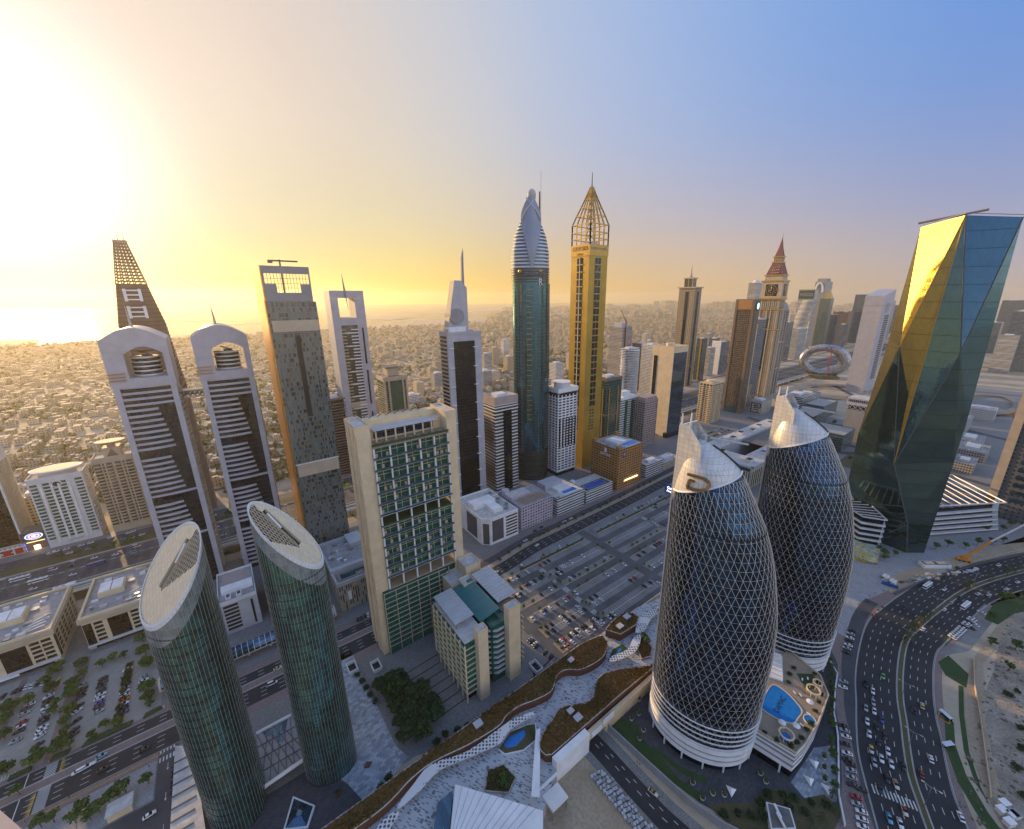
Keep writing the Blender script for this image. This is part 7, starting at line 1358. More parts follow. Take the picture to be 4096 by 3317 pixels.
t = thing('hoarding', 'blue site hoarding at the avenue junction', 'hoarding', (387, 38, 0)); MB().obox((387, 38.5), -78, 10, .6, 0, 2.6).build('panel', M['blue'], t)
for i, (x, y) in enumerate(((396, 43), (393, 38))): t = thing('site_tent', 'white site tent %s by the blue hoarding' % ['farther' if i == 0 else 'nearer'][0], 'tent', (x, y, 0)); MB().loft([[(x-3, y+k*2, 0), (x-3, y+k*2, 2.2), (x-3, y, 3.4)] for k in (1,)]+[[(x+3, y+2, 0), (x+3, y+2, 2.2), (x+3, y, 3.4)]], cap=True).build('fly', M['white'], t); MB().box(x-3, x+3, y-2, y+2, 0, 2.6).build('wall', M['offwhite'], t)
rr = random.Random(11)
for i in range(26):
    f = i/26; x, y = 400+f*70+rr.uniform(-2, 2), 33-f*32+rr.uniform(-3, 4); n_ = rr.choice(['material_stack', 'site_container', 'pipe_bundle']); s = rr.uniform(1, 2.4); tag(MB().obox((x, y), rr.uniform(-60, -20), s*1.8, s, 0, rr.uniform(.8, 2)).build(n_, M[rr.choice(['steel', 'offwhite', 'palegrey', 'sand', 'rust'])]), '%s in the works strip, %s of the pieces counted from the blue hoarding' % (n_.replace('_', ' '), ['first', 'second', 'third', 'fourth', 'fifth', 'sixth', 'seventh', 'eighth', 'ninth', 'tenth', 'eleventh', 'twelfth', 'thirteenth', 'fourteenth', 'fifteenth', 'sixteenth', 'seventeenth', 'eighteenth', 'nineteenth', 'twentieth', 'twenty first', 'twenty second', 'twenty third', 'twenty fourth', 'twenty fifth', 'twenty sixth'][i]), n_.split('_')[1], 'site materials beside the avenue')
tag(MB().prism([(378, 34), (412, 24), (483, -1), (531, -22), (531, -22.5), (483, -1.6), (412, 23.4), (378, 33.4)], 0, 1.6).build('site_fence', M['darkgrey']), 'dark site fence along the avenue below the faceted tower', 'fence')
# bus shelters, sheds by the sandy lot
for i, (x, y, d, l) in enumerate(((277, -7.5, 60, 'white bus shelter on the brick pavement by the avenue lay-by'), (257, -11, -30, 'grey flat shelter on the grass strip beside the avenue'))):
    t = thing('bus_shelter', l, 'shelter', (x, y, 0)); MB().obox((x, y), d, 5.5, 2.2, 2.6, 2.85).build('roof', M['whitemetal'], t); MB().obox((x+.8, y-.6), d, 5, .15, 0, 2.6).build('back_panel', M['glass_dark'], t)
    for k in (-2, 2): MB().tube((x+k*math.cos(R(d)), y+k*math.sin(R(d)), 0), (x+k*math.cos(R(d)), y+k*math.sin(R(d)), 2.6), .1).build('post', M['steel'], t)
tag(MB().ring(274, 281, -9.8, -5, .4, .05, .35).build('painted_box', M['yellowpaint']), 'yellow painted outline around the white bus shelter', 'marking')
for i, (x, y) in enumerate(((243, -31), (239.5, -33.5), (238.5, -30.5), (234.5, -33), (241, -34.5))):
    t = thing('site_cabin', 'white flat roofed cabin on the sandy lot, %s' % ['top left of the cluster', 'top right, beside the dark tarp', 'lower left of the cluster', 'lower right of the cluster', 'half under a grey tarp'][i], 'cabin', (x, y, 0), 'white cabins on the sandy lot'); MB().obox((x, y), 60, 2.6, 3.4, 0, 2.3).build('wall', M['offwhite'], t); MB().obox((x, y), 60, 2.9, 3.7, 2.3, 2.5).build('roof', M['white'] if i < 4 else M['grey'], t)
tag(MB().obox((0, 0), 0, .5, .5, 0, .5).prism([(241.5, -27), (249, -26), (267, -23), (291, -19.2), (318, -14.2), (342, -11.4), (342, -11.7), (318, -14.5), (291, -19.5), (267, -23.4), (249, -26.4), (241.5, -27.4)], 0, 1.6).build('site_fence', M['sand']), 'sand coloured fence curving along the edge of the waste lot', 'fence') if 0 else tag(MB().prism([(241.5, -27), (249, -26), (267, -23), (291, -19.2), (318, -14.2), (342, -11.4), (342, -11.7), (318, -14.5), (291, -19.5), (267, -23.4), (249, -26.4), (241.5, -27.4)], 0, 1.6).build('site_fence', M['sand']), 'sand coloured fence curving along the edge of the waste lot', 'fence')
t = thing('roof_ledge', 'peach coloured roof ledge at the lower left corner of the picture', 'ledge', (-27, 49, 150)); 
CARS = {
'parkD':'w157.5,227.4 k154.4,226.3 k163.7,227.0 w161.2,226.7 w172.9,227.2 k176.4,215.5 k178.4,215.4 k170.9,215.9 w166.6,215.3 n164.5,215.2 n162.1,215.4 k157.1,215.2 k152.5,210.2 w150.7,209.7 k148.1,209.8 k147.8,212.0 w199.5,215.9 w201.8,215.8 k194.7,216.0 k194.9,210.0 w192.4,209.7 k190.3,210.2 w214.3,199.7 b199.7,198.8 w195.6,199.1 k179.4,198.9 w174.7,198.5 k165.1,198.5 w243.5,184.4 w231.4,184.2 w221.9,184.4 r236.7,167.0 k231.8,166.8 k242.0,156.8 k234.8,156.8 w247.0,151.1 w187.0,183.9 k197.1,173.4 k192.1,172.9 w196.9,167.0 w190.0,167.2 r179.9,184.3 w175.1,184.0 k168.1,184.0 w161.4,184.1 b157.2,184.5 w154.2,184.3 w144.8,183.8 w177.8,173.1 k180.3,166.8 w175.8,166.5 s168.6,172.7 k168.6,167.3 k163.6,173.0 w161.5,173.1 k164.0,167.1 w161.7,167.0 k152.1,172.8 k147.7,172.6 k149.8,166.8 k145.3,166.8 k180.9,156.3 w178.7,156.4 n176.2,156.5 w181.6,151.2 w179.0,151.5 w192.9,150.9 k190.6,151.0 w188.3,151.2 k169.3,156.8 k167.0,156.8 k174.4,150.7 w172.0,151.0 w167.1,151.1 s160.0,151.0 w162.2,156.4 k160.2,156.6 w157.5,156.0 k155.1,156.2 r150.1,156.6 w147.8,156.5 w153.2,151.1 o148.6,150.7 w146.1,151.1',
'staff':'s132.2,171.1 k132.3,168.6 w132.5,166.4 k132.1,164.0 k133.4,156.6 k134.4,152.7',
'parkC':'w297.3,242.7 k308.6,242.8 w327.0,243.1 k333.2,243.0 r339.0,242.6 s343.3,243.1 w350.4,242.8 w357.7,242.6 w367.2,243.2 k372.8,243.6 s378.3,243.3 k373.6,232.4 w362.9,233.8 k352.6,231.3 k347.8,230.6 w340.0,230.3 b365.3,221.4 w346.1,219.0 s354.3,214.0 w320.3,211.8 k329.2,200.8 b324.2,200.4 w237.9,199.6 w210.8,215.9 w224.7,216.0 k196.6,227.2 k192.1,227.4 r186.8,227.0 w301.7,184.9 k295.4,184.0 r292.1,184.4 k288.1,184.4 w283.9,184.6 k271.2,183.9 k263.9,183.4 w283.7,174.1 w282.7,168.7 r288.7,173.8 w270.4,168.0 w260.5,166.8 k307.5,185.4 w217.6,241.7 r198.6,240.3 w174.0,236.2',
'boul':'w203.2,251.9 k183.5,246.9 k163.9,244.1 w152.3,242.7 w199.2,264.2 w250.3,266.4 w260.0,266.6 k225.2,272.6 k216.4,271.6 k219.7,263.2 k282.7,252.2 k255.8,247.9 w139.6,256.6',
'leftA':'w-115.9,307.8 n-116.8,305.7 s-116.5,301.7 r-116.0,295.0 w-116.1,292.1 k-115.7,289.1 s-115.4,282.8',
'leftB':'w-109.0,308.7 k-108.6,305.5 k-108.3,302.2 w-108.1,299.7 s-107.5,295.5 k-107.4,291.5 k-107.2,288.8 w-106.3,284.3 w-106.5,282.0 w-106.3,278.9 k-105.8,273.0',
'leftC':'s-95.2,306.8 k-94.4,302.8 k-94.7,300.1 k-94.6,296.7 k-94.0,289.7 w-94.0,286.0 k-93.2,278.5 k-93.0,272.2 k-92.7,268.9',
'leftD':'k-86.5,305.4 k-86.2,302.1 k-86.4,298.8 k-85.9,295.0 w-85.6,291.9 w-85.8,288.8 p-85.3,285.3 k-85.2,282.2 s-84.6,278.6',
'leftE':'w-75.8,304.8 n-75.4,298.3 k-75.5,295.7 k-75.1,291.9 s-75.0,288.4 w-75.1,285.9 w-74.7,282.3 o-74.4,278.9 w-74.4,275.9 k-74.3,272.6 b-73.9,269.3',
'leftF':'s-67.2,291.5 w-67.1,288.4 k-67.3,285.4 w-67.0,282.2',
'leftG':'k-125.4,325.1 k-123.1,325.2 w-120.8,325.3 w-118.5,324.6 k-116.3,324.4 w-113.9,323.3 k-112.2,323.6 k-129.5,324.4 y-107.2,319.6',
'leftroad':'L-84.8,243.1 k-77.4,236.6 k-62.6,236.8 c-79.1,245.5 w-58.0,198.7',
'blvd':'k267.3,24.4 w265.3,20.7 s257.0,18.6 s249.7,20.1 w251.1,16.8 b248.5,13.0 w241.1,17.5 k241.5,13.6 w233.9,14.9 k238.9,9.7 k232.7,10.8 T225.3,12.0 w230.8,6.7 s219.1,9.4 w223.9,7.7 w224.7,4.1 k227.8,0.2 k215.1,3.7 t215.3,0.5 k207.3,4.4 X205.2,-4.4 c196.5,-1.0 w197.8,-4.4 T275.9,1.3 k269.0,3.5 w242.8,-7.3 m230.5,-5.7 w221.6,-20.0 g281.9,19.7',
'blvd2':'k364.9,25.7 w415.0,11.3 s398.8,5.5 k411.8,2.6 w385.6,7.4 w349.1,12.9 w428.3,-5.5 w433.1,-10.6 k447.5,-9.9 k463.3,-16.3 w453.4,-18.2 w472.2,-22.8 w491.9,-11.2 k267.3,24.4',
'kerb':'s259.2,33.2 w254.6,32.2 k228.0,24.7 s226.0,23.4 w222.8,21.9 k218.0,21.0 w213.6,18.9 k210.2,17.9 k209.1,16.2 s205.9,15.3 s202.4,14.2 k199.2,13.0 k200.2,9.8 r194.7,10.4 s191.7,9.3 w189.8,7.2 w186.7,6.2 w183.7,5.2',
'kerbt':'k309.6,42.2 s305.4,42.0 w300.9,41.2 k298.1,40.9 w293.0,40.0 s289.1,39.8 k285.4,38.8',
'lotR':'w355.2,-0.6 w358.0,-1.0 w360.6,-1.5 w363.3,-2.0 w366.2,-2.5 w368.9,-2.9 w371.6,-3.4 n374.6,-3.9 w377.4,-4.4 w380.2,-4.9 k383.2,-5.4 w386.1,-5.9 w389.0,-6.5 w402.5,-9.4 w382.7,-8.2 k376.5,-7.2',
'szr':'w-144.3,449.5 v-138.7,474.7 k-127.6,471.2 w-123.9,455.2 w-114.5,476.2 w-100.7,471.4 c-89.2,468.6 k-85.0,455.9 v-87.1,476.6 v-103.3,433.5',
'far':'w-138.9,523.7 w-127.7,510.2 w-121.8,510.7 w-137.1,510.2 w-133.3,499.8 w-143.5,510.8 s-146.7,509.7 w-108.6,511.6 w-96.0,511.9 w-93.1,512.8 w-85.6,499.7 s-99.3,500.4 s-121.2,498.7 w-92.8,499.2',
'gap':'w-30.0,501.7 w-28.5,471.9 w-23.5,450.4 w-20.4,426.4',
'gate':'k47.0,259.5 k49.4,259.3 k52.1,259.9 w54.2,260.0',
'gateroad':'v-7.2,239.3 T-3.0,249.2',
'under':'t123.6,68.0',
'bus':'w-155.9,472.4 w-143.5,459.9 w-125.4,435.3 w-115.0,429.3 b-110.7,461.4',
'bus2':'w408.9,20.3 w401.5,-1.4',
}
# roof ledge of the building the picture is taken from
ORG[t.name] = (-5.5, 10.5, 207); t.location = (-5.5, 10.5, 207); MB().prism([(-6.3, 13.2), (-5.1, 11.15), (-4.55, 10.25), (-3.9, 9.1), (-6.4, 7.6), (-8.4, 11.6)], 207.2, 208).build('coping', M['pinkstone'], t); MB().prism([(-6.35, 13.0), (-5.15, 11.0), (-4.6, 10.1), (-4.0, 9.0), (-6.4, 7.7), (-8.3, 11.5)], 190, 207.2).build('wall', M['cream'], t)
tag(t, None, 'ledge')
# ---------------------------------------------------------------- vehicles
CP = dict(w=((.72, .72, .73), 'white'), k=((.012, .012, .014), 'black'), s=((.36, .37, .39), 'silver'), r=((.36, .02, .02), 'red'), n=((.09, .03, .025), 'maroon'), b=((.02, .05, .22), 'blue'), o=((.65, .13, .02), 'orange'), p=((.10, .06, .30), 'purple'), y=((.70, .42, .02), 'yellow'), c=((.12, .36, .50), 'pale blue'), g=((.14, .42, .16), 'green'), m=((.20, .02, .02), 'dark red'), t=((.62, .55, .42), 'cream'), T=((.62, .55, .42), 'cream'), X=((.62, .55, .42), 'cream'), L=((.72, .72, .73), 'white'), v=((.72, .72, .73), 'white'))
for k, (c, n_) in CP.items():
    q = NT('car_paint_'+k); q.p.inputs['Base Color'].default_value = (*c, 1); q.p.inputs['Roughness'].default_value = .28; q.p.inputs['Coat Weight'].default_value = .6; M['car_'+k] = q.m
def shape(st, w):
    """rounded car hull from stations (x, z low, z high, half-width factor)"""
    return [[(x, -w*f, zl), (x, -w*f*1.0, zl+(zh-zl)*.6), (x, -w*f*.86, zh), (x, w*f*.86, zh), (x, w*f, zl+(zh-zl)*.6), (x, w*f, zl)] for x, zl, zh, f in st]
CM = {}
def car_meshes(kind):
    if kind in CM: return CM[kind]
    L = {'car': 4.6, 'van': 5.6, 'limo': 8.4}[kind]; h = {'car': 1.45, 'van': 2.2, 'limo': 1.5}[kind]; s = L/4.6
    body = MB().loft(shape([(-2.3*s, .45, .75, .82), (-2.15*s, .28, .95, .95), (-.9*s, .25, 1.0, 1), (.9*s, .25, .95, 1), (1.9*s, .28, .82, .95), (2.3*s, .4, .66, .8)], .92))
    top = -1.75*s if kind != 'van' else -2.2*s
    fr = .95*s if kind != 'van' else 1.5*s
    cab = MB().loft(shape([(top, .9, 1.0, .86), (top+.55, .9, h-.05, .84), (top+1.6*s, .9, h, .84), (fr-.9, .9, h-.04, .84), (fr, .85, .95, .88)], .92))
    roof = MB().loft(shape([(top+.6, h-.12, h+.0, .74), (top+1.6*s, h-.1, h+.035, .76), (fr-.95, h-.12, h+.0, .74)], .92))
    wh = MB(); wh.loft([[(.33*math.cos(q), y, .33+.33*math.sin(q)) for q in [2*math.pi*k/10 for k in range(10)]] for y in (-.11, .11)])
    lp = MB().box(2.18*s, 2.3*s, -.75, -.4, .55, .72).box(2.18*s, 2.3*s, .4, .75, .55, .72)
    out = {}
    for n_, mb in (('body', body), ('cabin_glass', cab), ('roof', roof), ('wheel', wh)):
        me = bpy.data.meshes.new('car_'+n_); me.from_pydata(mb.v, [], mb.f); me.update()
        if n_ != 'cabin_glass' and n_ != 'wheel': me.shade_smooth()
        out[n_] = me
    CM[kind] = (out, s); return CM[kind]
COLM = {}
def mesh_col(me, m):
    k = (me.name, m)
    if k not in COLM: c = me.copy(); c.materials.clear(); c.materials.append(M[m]); COLM[k] = c
    return COLM[k]
def add_car(x, y, rz, ck, label, group, wheels=False, roofm=None, kind='car', z=.13, name='parked_car', cat='car'):
    ms, s = car_meshes(kind); r = bpy.data.objects.new(name, mesh_col(ms['body'], 'car_'+ck)); col.objects.link(r); r.location = (x, y, z); r.rotation_euler = (0, 0, rz); tag(r, label, cat, group); ORG[r.name] = (x, y, z)
    for n_, m in (('cabin_glass', 'glass_black'), ('roof', roofm or 'car_'+ck)):
        o = bpy.data.objects.new(n_, mesh_col(ms[n_], m)); col.objects.link(o); o.parent = r
    if wheels:
        for dx in (-1.4, 1.4):
            for dy in (-.84, .84): o = bpy.data.objects.new('wheel', mesh_col(ms['wheel'], 'black')); col.objects.link(o); o.parent = r; o.location = (dx*s, dy, 0)
    return r
ORD = ['first', 'second', 'third', 'fourth', 'fifth', 'sixth', 'seventh', 'eighth', 'ninth', 'tenth', 'eleventh', 'twelfth', 'thirteenth', 'fourteenth', 'fifteenth', 'sixteenth', 'seventeenth', 'eighteenth', 'nineteenth', 'twentieth']
TENS = ['', '', 'twenty', 'thirty', 'forty', 'fifty', 'sixty', 'seventy', 'eighty', 'ninety']
def ordn(i):
    if i < 20: return ORD[i]
    n_ = i+1
    if n_ >= 100: return 'hundred and '+ordn(n_-101)
    return TENS[n_//10]+('th' if n_ % 10 == 0 else ' '+ORD[n_ % 10-1]) if n_ % 10 else TENS[n_//10][:-1]+'ieth'
def parse(s): return [(q[0],)+tuple(float(v) for v in q[1:].split(',')) for q in s.split()]
SNAP = [(237, 240, 0), (227.2, 224, 231), (214.6, 212, 219), (209.4, 205, 212), (199.6, 195, 204.9), (184.2, 177, 191), (172.5, 170, 177), (167.5, 162, 170), (156.8, 154.4, 162), (152, 140, 154.4)]
cars = parse(CARS['parkD'])+parse(CARS['parkC'])
rows_ = {}
for c, x, y in cars:
    if y > 233: yy, key = 235.6+(x-172)*.012+1, 'the angled bays by the boulevard'
    else:
        yy = min((s for s in SNAP[1:] if s[1] <= y <= s[2]), key=lambda s: abs(s[0]-y), default=(y,))[0]
        key = {227.2: 'the park row nearest the boulevard', 214.6: 'the second car park row', 209.4: 'the third car park row', 199.6: 'the row above the tree lined drive', 184.2: 'the row below the tree lined drive', 172.5: 'the upper middle double row', 167.5: 'the lower middle double row', 156.8: 'the upper last double row', 152: 'the last row by the cream wall'}.get(yy, 'the open drive')
    rows_.setdefault(key, []).append((c, x, yy))
for key, lst in rows_.items():
    lst.sort(key=lambda q: q[1]); px = -999
    rr = random.Random(len(key))
    for i, (c, x, y) in enumerate(lst):
        if x-px < 2.45: x = px+2.5
        px = x; ang = R(56) if 'angled' in key else R(90 if rr.random() < .5 else -90)
        add_car(x, y+rr.uniform(-.3, .3), ang+rr.uniform(-.04, .04), c, '%s car in %s, %s from the left' % (CP[c][1], key, ORD[i] if i < 20 else ordn(i)), 'cars in the big car park')
def line_cars(key, place, group, rot, wheels=False, name='parked_car', order=None, **kw):
    lst = parse(CARS[key]); lst.sort(key=order or (lambda q: q[1])); px = None
    for i, (c, x, y) in enumerate(lst):
        ang = rot(x, y) if callable(rot) else rot
        roofm = {'T': 'yellow', 'X': 'red', 't': 'tan'}.get(c); cat = 'taxi' if c in 'TXt' else 'van' if c == 'v' else 'limousine' if c == 'L' else 'car'; what = {'T': 'cream taxi with a yellow roof', 'X': 'cream taxi with a red roof', 't': 'cream taxi with a tan roof', 'v': 'white van', 'L': 'long white limousine'}.get(c, CP[c][1]+' car')
        add_car(x, y, ang, c, '%s %s, %s from the left' % (what, place, ordn(i)), group, wheels, roofm, {'v': 'van', 'L': 'limo'}.get(c, 'car'), name=name if cat == 'car' else {'taxi': 'taxi', 'van': 'delivery_van', 'limousine': 'limousine'}[cat], cat=cat, **kw)
far_first = lambda q: -q[2]
def avdir(x, y):
    i = min(range(len(AV)), key=lambda k: (AV[k][0]-x)**2+(AV[k][1]-y)**2); a, c = AV[max(0, i-1)], AV[min(len(AV)-1, i+1)]; q = math.atan2(c[1]-a[1], c[0]-a[0]); d = pts_off(AV, i, 1); side = (x-AV[i][0])*(d[0]-AV[i][0])+(y-AV[i][1])*(d[1]-AV[i][1]); return q+(math.pi if side > 0 else 0)
line_cars('staff', 'in the small staff row by the low glass building', 'cars in the staff row', R(8)); line_cars('boul', 'on the boulevard by the garages', 'cars on the boulevard', lambda x, y: R(5 if y < 258 else 180), True, 'moving_car')
for k, pl_, a in (('leftA', 'in the leftmost row, left car park', 8), ('leftB', 'under trees in the second row, left car park', 24), ('leftC', 'by the brick walk, left car park', 38), ('leftD', 'left of the planted strip', 2), ('leftE', 'right of the planted strip', 8), ('leftF', 'half under trees beside the left oval tower', 15)):
    lst = sorted(parse(CARS[k]), key=far_first)
    for i, (c, x, y) in enumerate(lst): add_car(x, y, R(a+(180 if (i*7) % 3 == 0 else 0)), c, '%s car %s, %s from the far end' % (CP[c][1], pl_, ORD[i]), 'cars in the left car park', True)
line_cars('leftG', 'along the top kerb of the left car park', 'cars in the left car park', R(80)); line_cars('leftroad', 'on the boulevard below the left car park', 'vehicles on the left boulevard', lambda x, y: R(8), True, 'moving_car')
for k, pl_, g_, nm in (('blvd', 'in avenue traffic', 'cars on the curved avenue', 'moving_car'), ('blvd2', 'on the far bend of the avenue', 'cars on the curved avenue', 'moving_car')): line_cars(k, pl_, g_, avdir, True, nm)
line_cars('kerb', 'parked at the kerb below the pool podium', 'cars parked at the avenue kerb', lambda x, y: R(122-(x-190)*.05), True); line_cars('kerbt', 'parked beside the rear curved tower', 'cars parked at the avenue kerb', R(110), True); line_cars('lotR', 'in the small crescent car park right of the avenue', 'cars in the crescent car park', R(70))
line_cars('szr', 'on the near highway lanes at left', 'vehicles on the highway', R(0), False, 'moving_car'); line_cars('far', 'on the service road under the balcony blocks', 'cars by the far service road', R(12)); line_cars('gap', 'on the highway between the arched towers', 'vehicles on the highway', R(0)); line_cars('gate', 'in the bay behind the gridded tower', 'cars behind the gridded tower', R(80)); line_cars('gateroad', 'between the two oval towers', 'vehicles on the left boulevard', R(0), True, 'moving_car'); line_cars('under', 'on the lower road', 'vehicles on the lower road', R(-80), True, 'moving_car')
# distant moving and parked cars seen between the right-hand towers
rr = random.Random(21); n_ = 0
for i in range(34):
    x = 590+i*19+rr.uniform(-6, 6); y = rr.choice([447, 451, 455, 459, 470, 474, 478]); c = rr.choice('wwwkss'); add_car(x, y, 0, c, '%s distant highway car behind the cream tower, %s from the left' % (CP[c][1], ordn(i)), 'distant cars on the highway', z=.1, name='moving_car')
for i in range(36):
    x, y = 622+(i % 12)*4.6+rr.uniform(-.6, .6), 300+(i//12)*12; c = rr.choice('wwkksn'); add_car(x, y, R(90), c, '%s car before the cream tower, row %s, %s from the left' % (CP[c][1], ['one', 'two', 'three'][i//12], ORD[i % 12]), 'cars in the lot before the cream apartment tower')
def bus(x, y, rz, label, m, group):
    t = thing('bus', label, 'bus' if m != 'blue' else 'lorry', (0, 0, 0), group)
    MB().box(-5.5, 5.5, -1.25, 1.25, .45, 3.0).build('body', M[m], t); MB().box(-5.52, 5.52, -1.27, 1.27, 1.5, 2.5).build('window_band', M['glass_black'], t); MB().box(-5.2, 5.2, -1.1, 1.1, 3.0, 3.15).build('roof', M['white' if m != 'blue' else 'grey'], t)
    for k in (-3, 0, 3): MB().box(k-.8, k+.8, -.6, .6, 3.15, 3.35).build('roof_vent', M['palegrey'], t)
    for dx in (-3.6, 3.4):
        for dy in (-1.1, 1.1): MB().loft([[(dx+.5*math.cos(q), dy+e, .5+.5*math.sin(q)) for q in [2*math.pi*k/10 for k in range(10)]] for e in (-.15, .15)]).build('wheel', M['black'], t)
    t.location = (x, y, .12); t.rotation_euler = (0, 0, rz)
for i, (c, x, y) in enumerate(parse(CARS['bus'])): bus(x, y, R(0), ['white bus leftmost on the far highway lanes', 'white coach on the middle highway lanes, left', 'white bus near the highway bus stop, left one', 'white bus just right of the highway bus stop', 'dark blue lorry on the highway by the arrow markings'][i], 'white' if c == 'w' else 'blue', 'large vehicles on the highway')
for i, (c, x, y) in enumerate(parse(CARS['bus2'])): bus(x, y, avdir(x, y), ['white bus on the far side of the curved avenue', 'white coach on the near side of the avenue bend'][i], 'white', 'buses on the avenue')
# ---------------------------------------------------------------- trees
def leaf_mat(name, c1, c2):
    m = NT(name); w = m.n('ShaderNodeObjectInfo'); n = m.noise(.8, 3); cc = m.mix(m.step(n, .35, .65), c1, c2); cc = m.mix(m.math('MULTIPLY', w.outputs['Random'], .4), cc, tuple(x*.55 for x in c1)); m.l(cc, m.p.inputs['Base Color']); m.p.inputs['Roughness'].default_value = .75; m.p.inputs['Specular IOR Level'].default_value = .25; M[name] = m.m
leaf_mat('leaf', (.04, .085, .018), (.09, .15, .03)); leaf_mat('leaf_light', (.08, .13, .022), (.14, .20, .04)); leaf_mat('leaf_dark', (.018, .04, .012), (.045, .078, .022)); leaf_mat('leaf_hazed', (.16, .155, .06), (.23, .215, .09)); leaf_mat('leaf_palm', (.04, .06, .02), (.085, .10, .035)); plain('bark', (.10, .075, .05), .9)  # distant leaves paled, haze painted into their colour
def tree_proto(seed, h, r, nleaf, leaf, ls):
    rr = random.Random(seed); tr = MB(); th = h*.38
    tr.tube((0, 0, 0), (rr.uniform(-.1, .1)*r, 0, th), .05*h*.6, .035*h*.6, 6); cl = []
    for k in range(6):
        q = k*1.05+rr.uniform(-.3, .3); d = r*rr.uniform(.35, .75); z = th+(h-th)*rr.uniform(.2, .7); tr.tube((0, 0, th*.9), (d*math.cos(q), d*math.sin(q), z), .025*h*.6, .01*h*.6, 5); cl.append((d*math.cos(q), d*math.sin(q), z, r*rr.uniform(.35, .55)))
    cl.append((0, 0, h*.82, r*.5)); cl.append((rr.uniform(-.3, .3)*r, rr.uniform(-.3, .3)*r, h*.65, r*.55)); cr = MB()
    for _ in range(nleaf):
        cx, cy_, cz, s = rr.choice(cl); v = Vector((rr.gauss(0, 1), rr.gauss(0, 1), rr.gauss(0, 1))).normalized()*s*rr.uniform(.55, 1.05); p = Vector((cx, cy_, cz))+Vector((v.x, v.y, v.z*.75))
        n = (v.normalized()+Vector((rr.uniform(-.7, .7), rr.uniform(-.7, .7), rr.uniform(-.2, .9)))).normalized(); u = n.orthogonal().normalized(); w = n.cross(u); k = ls*rr.uniform(.6, 1.3); a = rr.uniform(0, 3); u, w = u*math.cos(a)+w*math.sin(a), w*math.cos(a)-u*math.sin(a)
        cr.poly([tuple(p-u*k-w*k*.5), tuple(p+u*k*.9-w*k*.6), tuple(p+u*k+w*k*.5), tuple(p-u*k*.8+w*k*.7)])
    a, b_ = bpy.data.meshes.new('trunk'), bpy.data.meshes.new('crown'); a.from_pydata(tr.v, [], tr.f); b_.from_pydata(cr.v, [], cr.f); a.materials.append(M['bark']); b_.materials.append(M[leaf]); return a, b_
def palm_proto(seed, h, r):
    rr = random.Random(seed); tr = MB().tube((0, 0, 0), (.1, 0, h), .28, .2, 7); cr = MB()
    for k in range(20):
        q = k*2.399; up = rr.uniform(-.2, .9); d = Vector((math.cos(q), math.sin(q), 0)); s = Vector((-d.y, d.x, 0))*.32; pts = []
        for i in range(5): f = i/4; pts.append(Vector((.1, 0, h))+d*r*f+Vector((0, 0, r*(up*f-1.15*f*f))))
        for i in range(4):
            w0, w1 = (1-abs(i/4-.35))*1.0, (1-abs((i+1)/4-.35)); 
            for sg in (1, -1): cr.poly([tuple(pts[i]), tuple(pts[i+1]), tuple(pts[i+1]+s*w1*sg-Vector((0, 0, .25*w1))), tuple(pts[i]+s*w0*sg-Vector((0, 0, .25*w0)))])
    a, b_ = bpy.data.meshes.new('trunk'), bpy.data.meshes.new('crown'); a.from_pydata(tr.v, [], tr.f); b_.from_pydata(cr.v, [], cr.f); a.materials.append(M['bark']); b_.materials.append(M['leaf_palm']); return a, b_
TP = {'big': [tree_proto(i, 9, 5.2, 620, 'leaf', .62) for i in range(3)], 'light': [tree_proto(9+i, 7.5, 4.2, 420, 'leaf_light', .55) for i in range(2)], 'dark': [tree_proto(19+i, 10, 5.0, 700, 'leaf_dark', .6) for i in range(3)], 'mid': [tree_proto(29+i, 6, 2.6, 260, 'leaf', .42) for i in range(3)], 'small': [tree_proto(39+i, 3.6, 1.5, 110, 'leaf_light', .30) for i in range(3)], 'shrub': [tree_proto(49+i, 2.2, 2.0, 200, 'leaf_dark', .4) for i in range(2)], 'palm': [palm_proto(59+i, 6.5, 3.4) for i in range(2)], 'potpalm': [palm_proto(69, 3.0, 2.0)]}
_tn = [0]
def add_tree(kind, x, y, z, label, group, s=1.0, name=None):
    rr = random.Random(_tn[0]); _tn[0] += 1; a, b_ = rr.choice(TP[kind]); t = thing(name or {'palm': 'palm_tree', 'potpalm': 'potted_palm', 'shrub': 'shrub'}.get(kind, 'tree'), label, {'palm': 'palm', 'potpalm': 'palm', 'shrub': 'shrub'}.get(kind, 'tree'), (x, y, z), group); t.rotation_euler = (0, 0, rr.uniform(0, 6.3)); k = s*rr.uniform(.85, 1.15); t.scale = (k, k, k*rr.uniform(.9, 1.1))
    for n_, me in (('trunk', a), ('crown', b_)): o = bpy.data.objects.new(n_, me); col.objects.link(o); o.parent = t
    return t
def trees(kind, pts, what, group, z=0.05, s=1.0):
    P = [tuple(float(v) for v in q.split(',')) for q in pts.split()]; P.sort()
    for i, (x, y) in enumerate(P): add_tree(kind, x, y, z, '%s, %s from the left' % (what, ordn(i)), group, s)
trees('big', '-123.2,309.5 -123.3,300.5 -120.4,288.5 -107.8,312.4 -98.5,301.5 -96.5,287.4 -99.8,309.2 -109.2,328.9 -98.3,326.3 -70.7,328.3 -68.1,313 -65.7,300.2 -64.3,279.3 -63.3,271.2 -113.7,263.1 -103.3,262.8 -96,262.6', 'dense green tree in the left car park', 'trees of the left car park', s=.72); trees('light', '-116.9,310.1 -109.8,315.5 -96.3,315.7 -83.6,320.2 -106,261 -75.5,262 -80.2,264.6 -97.1,279.8', 'lighter green tree in the left car park', 'trees of the left car park', s=.68)
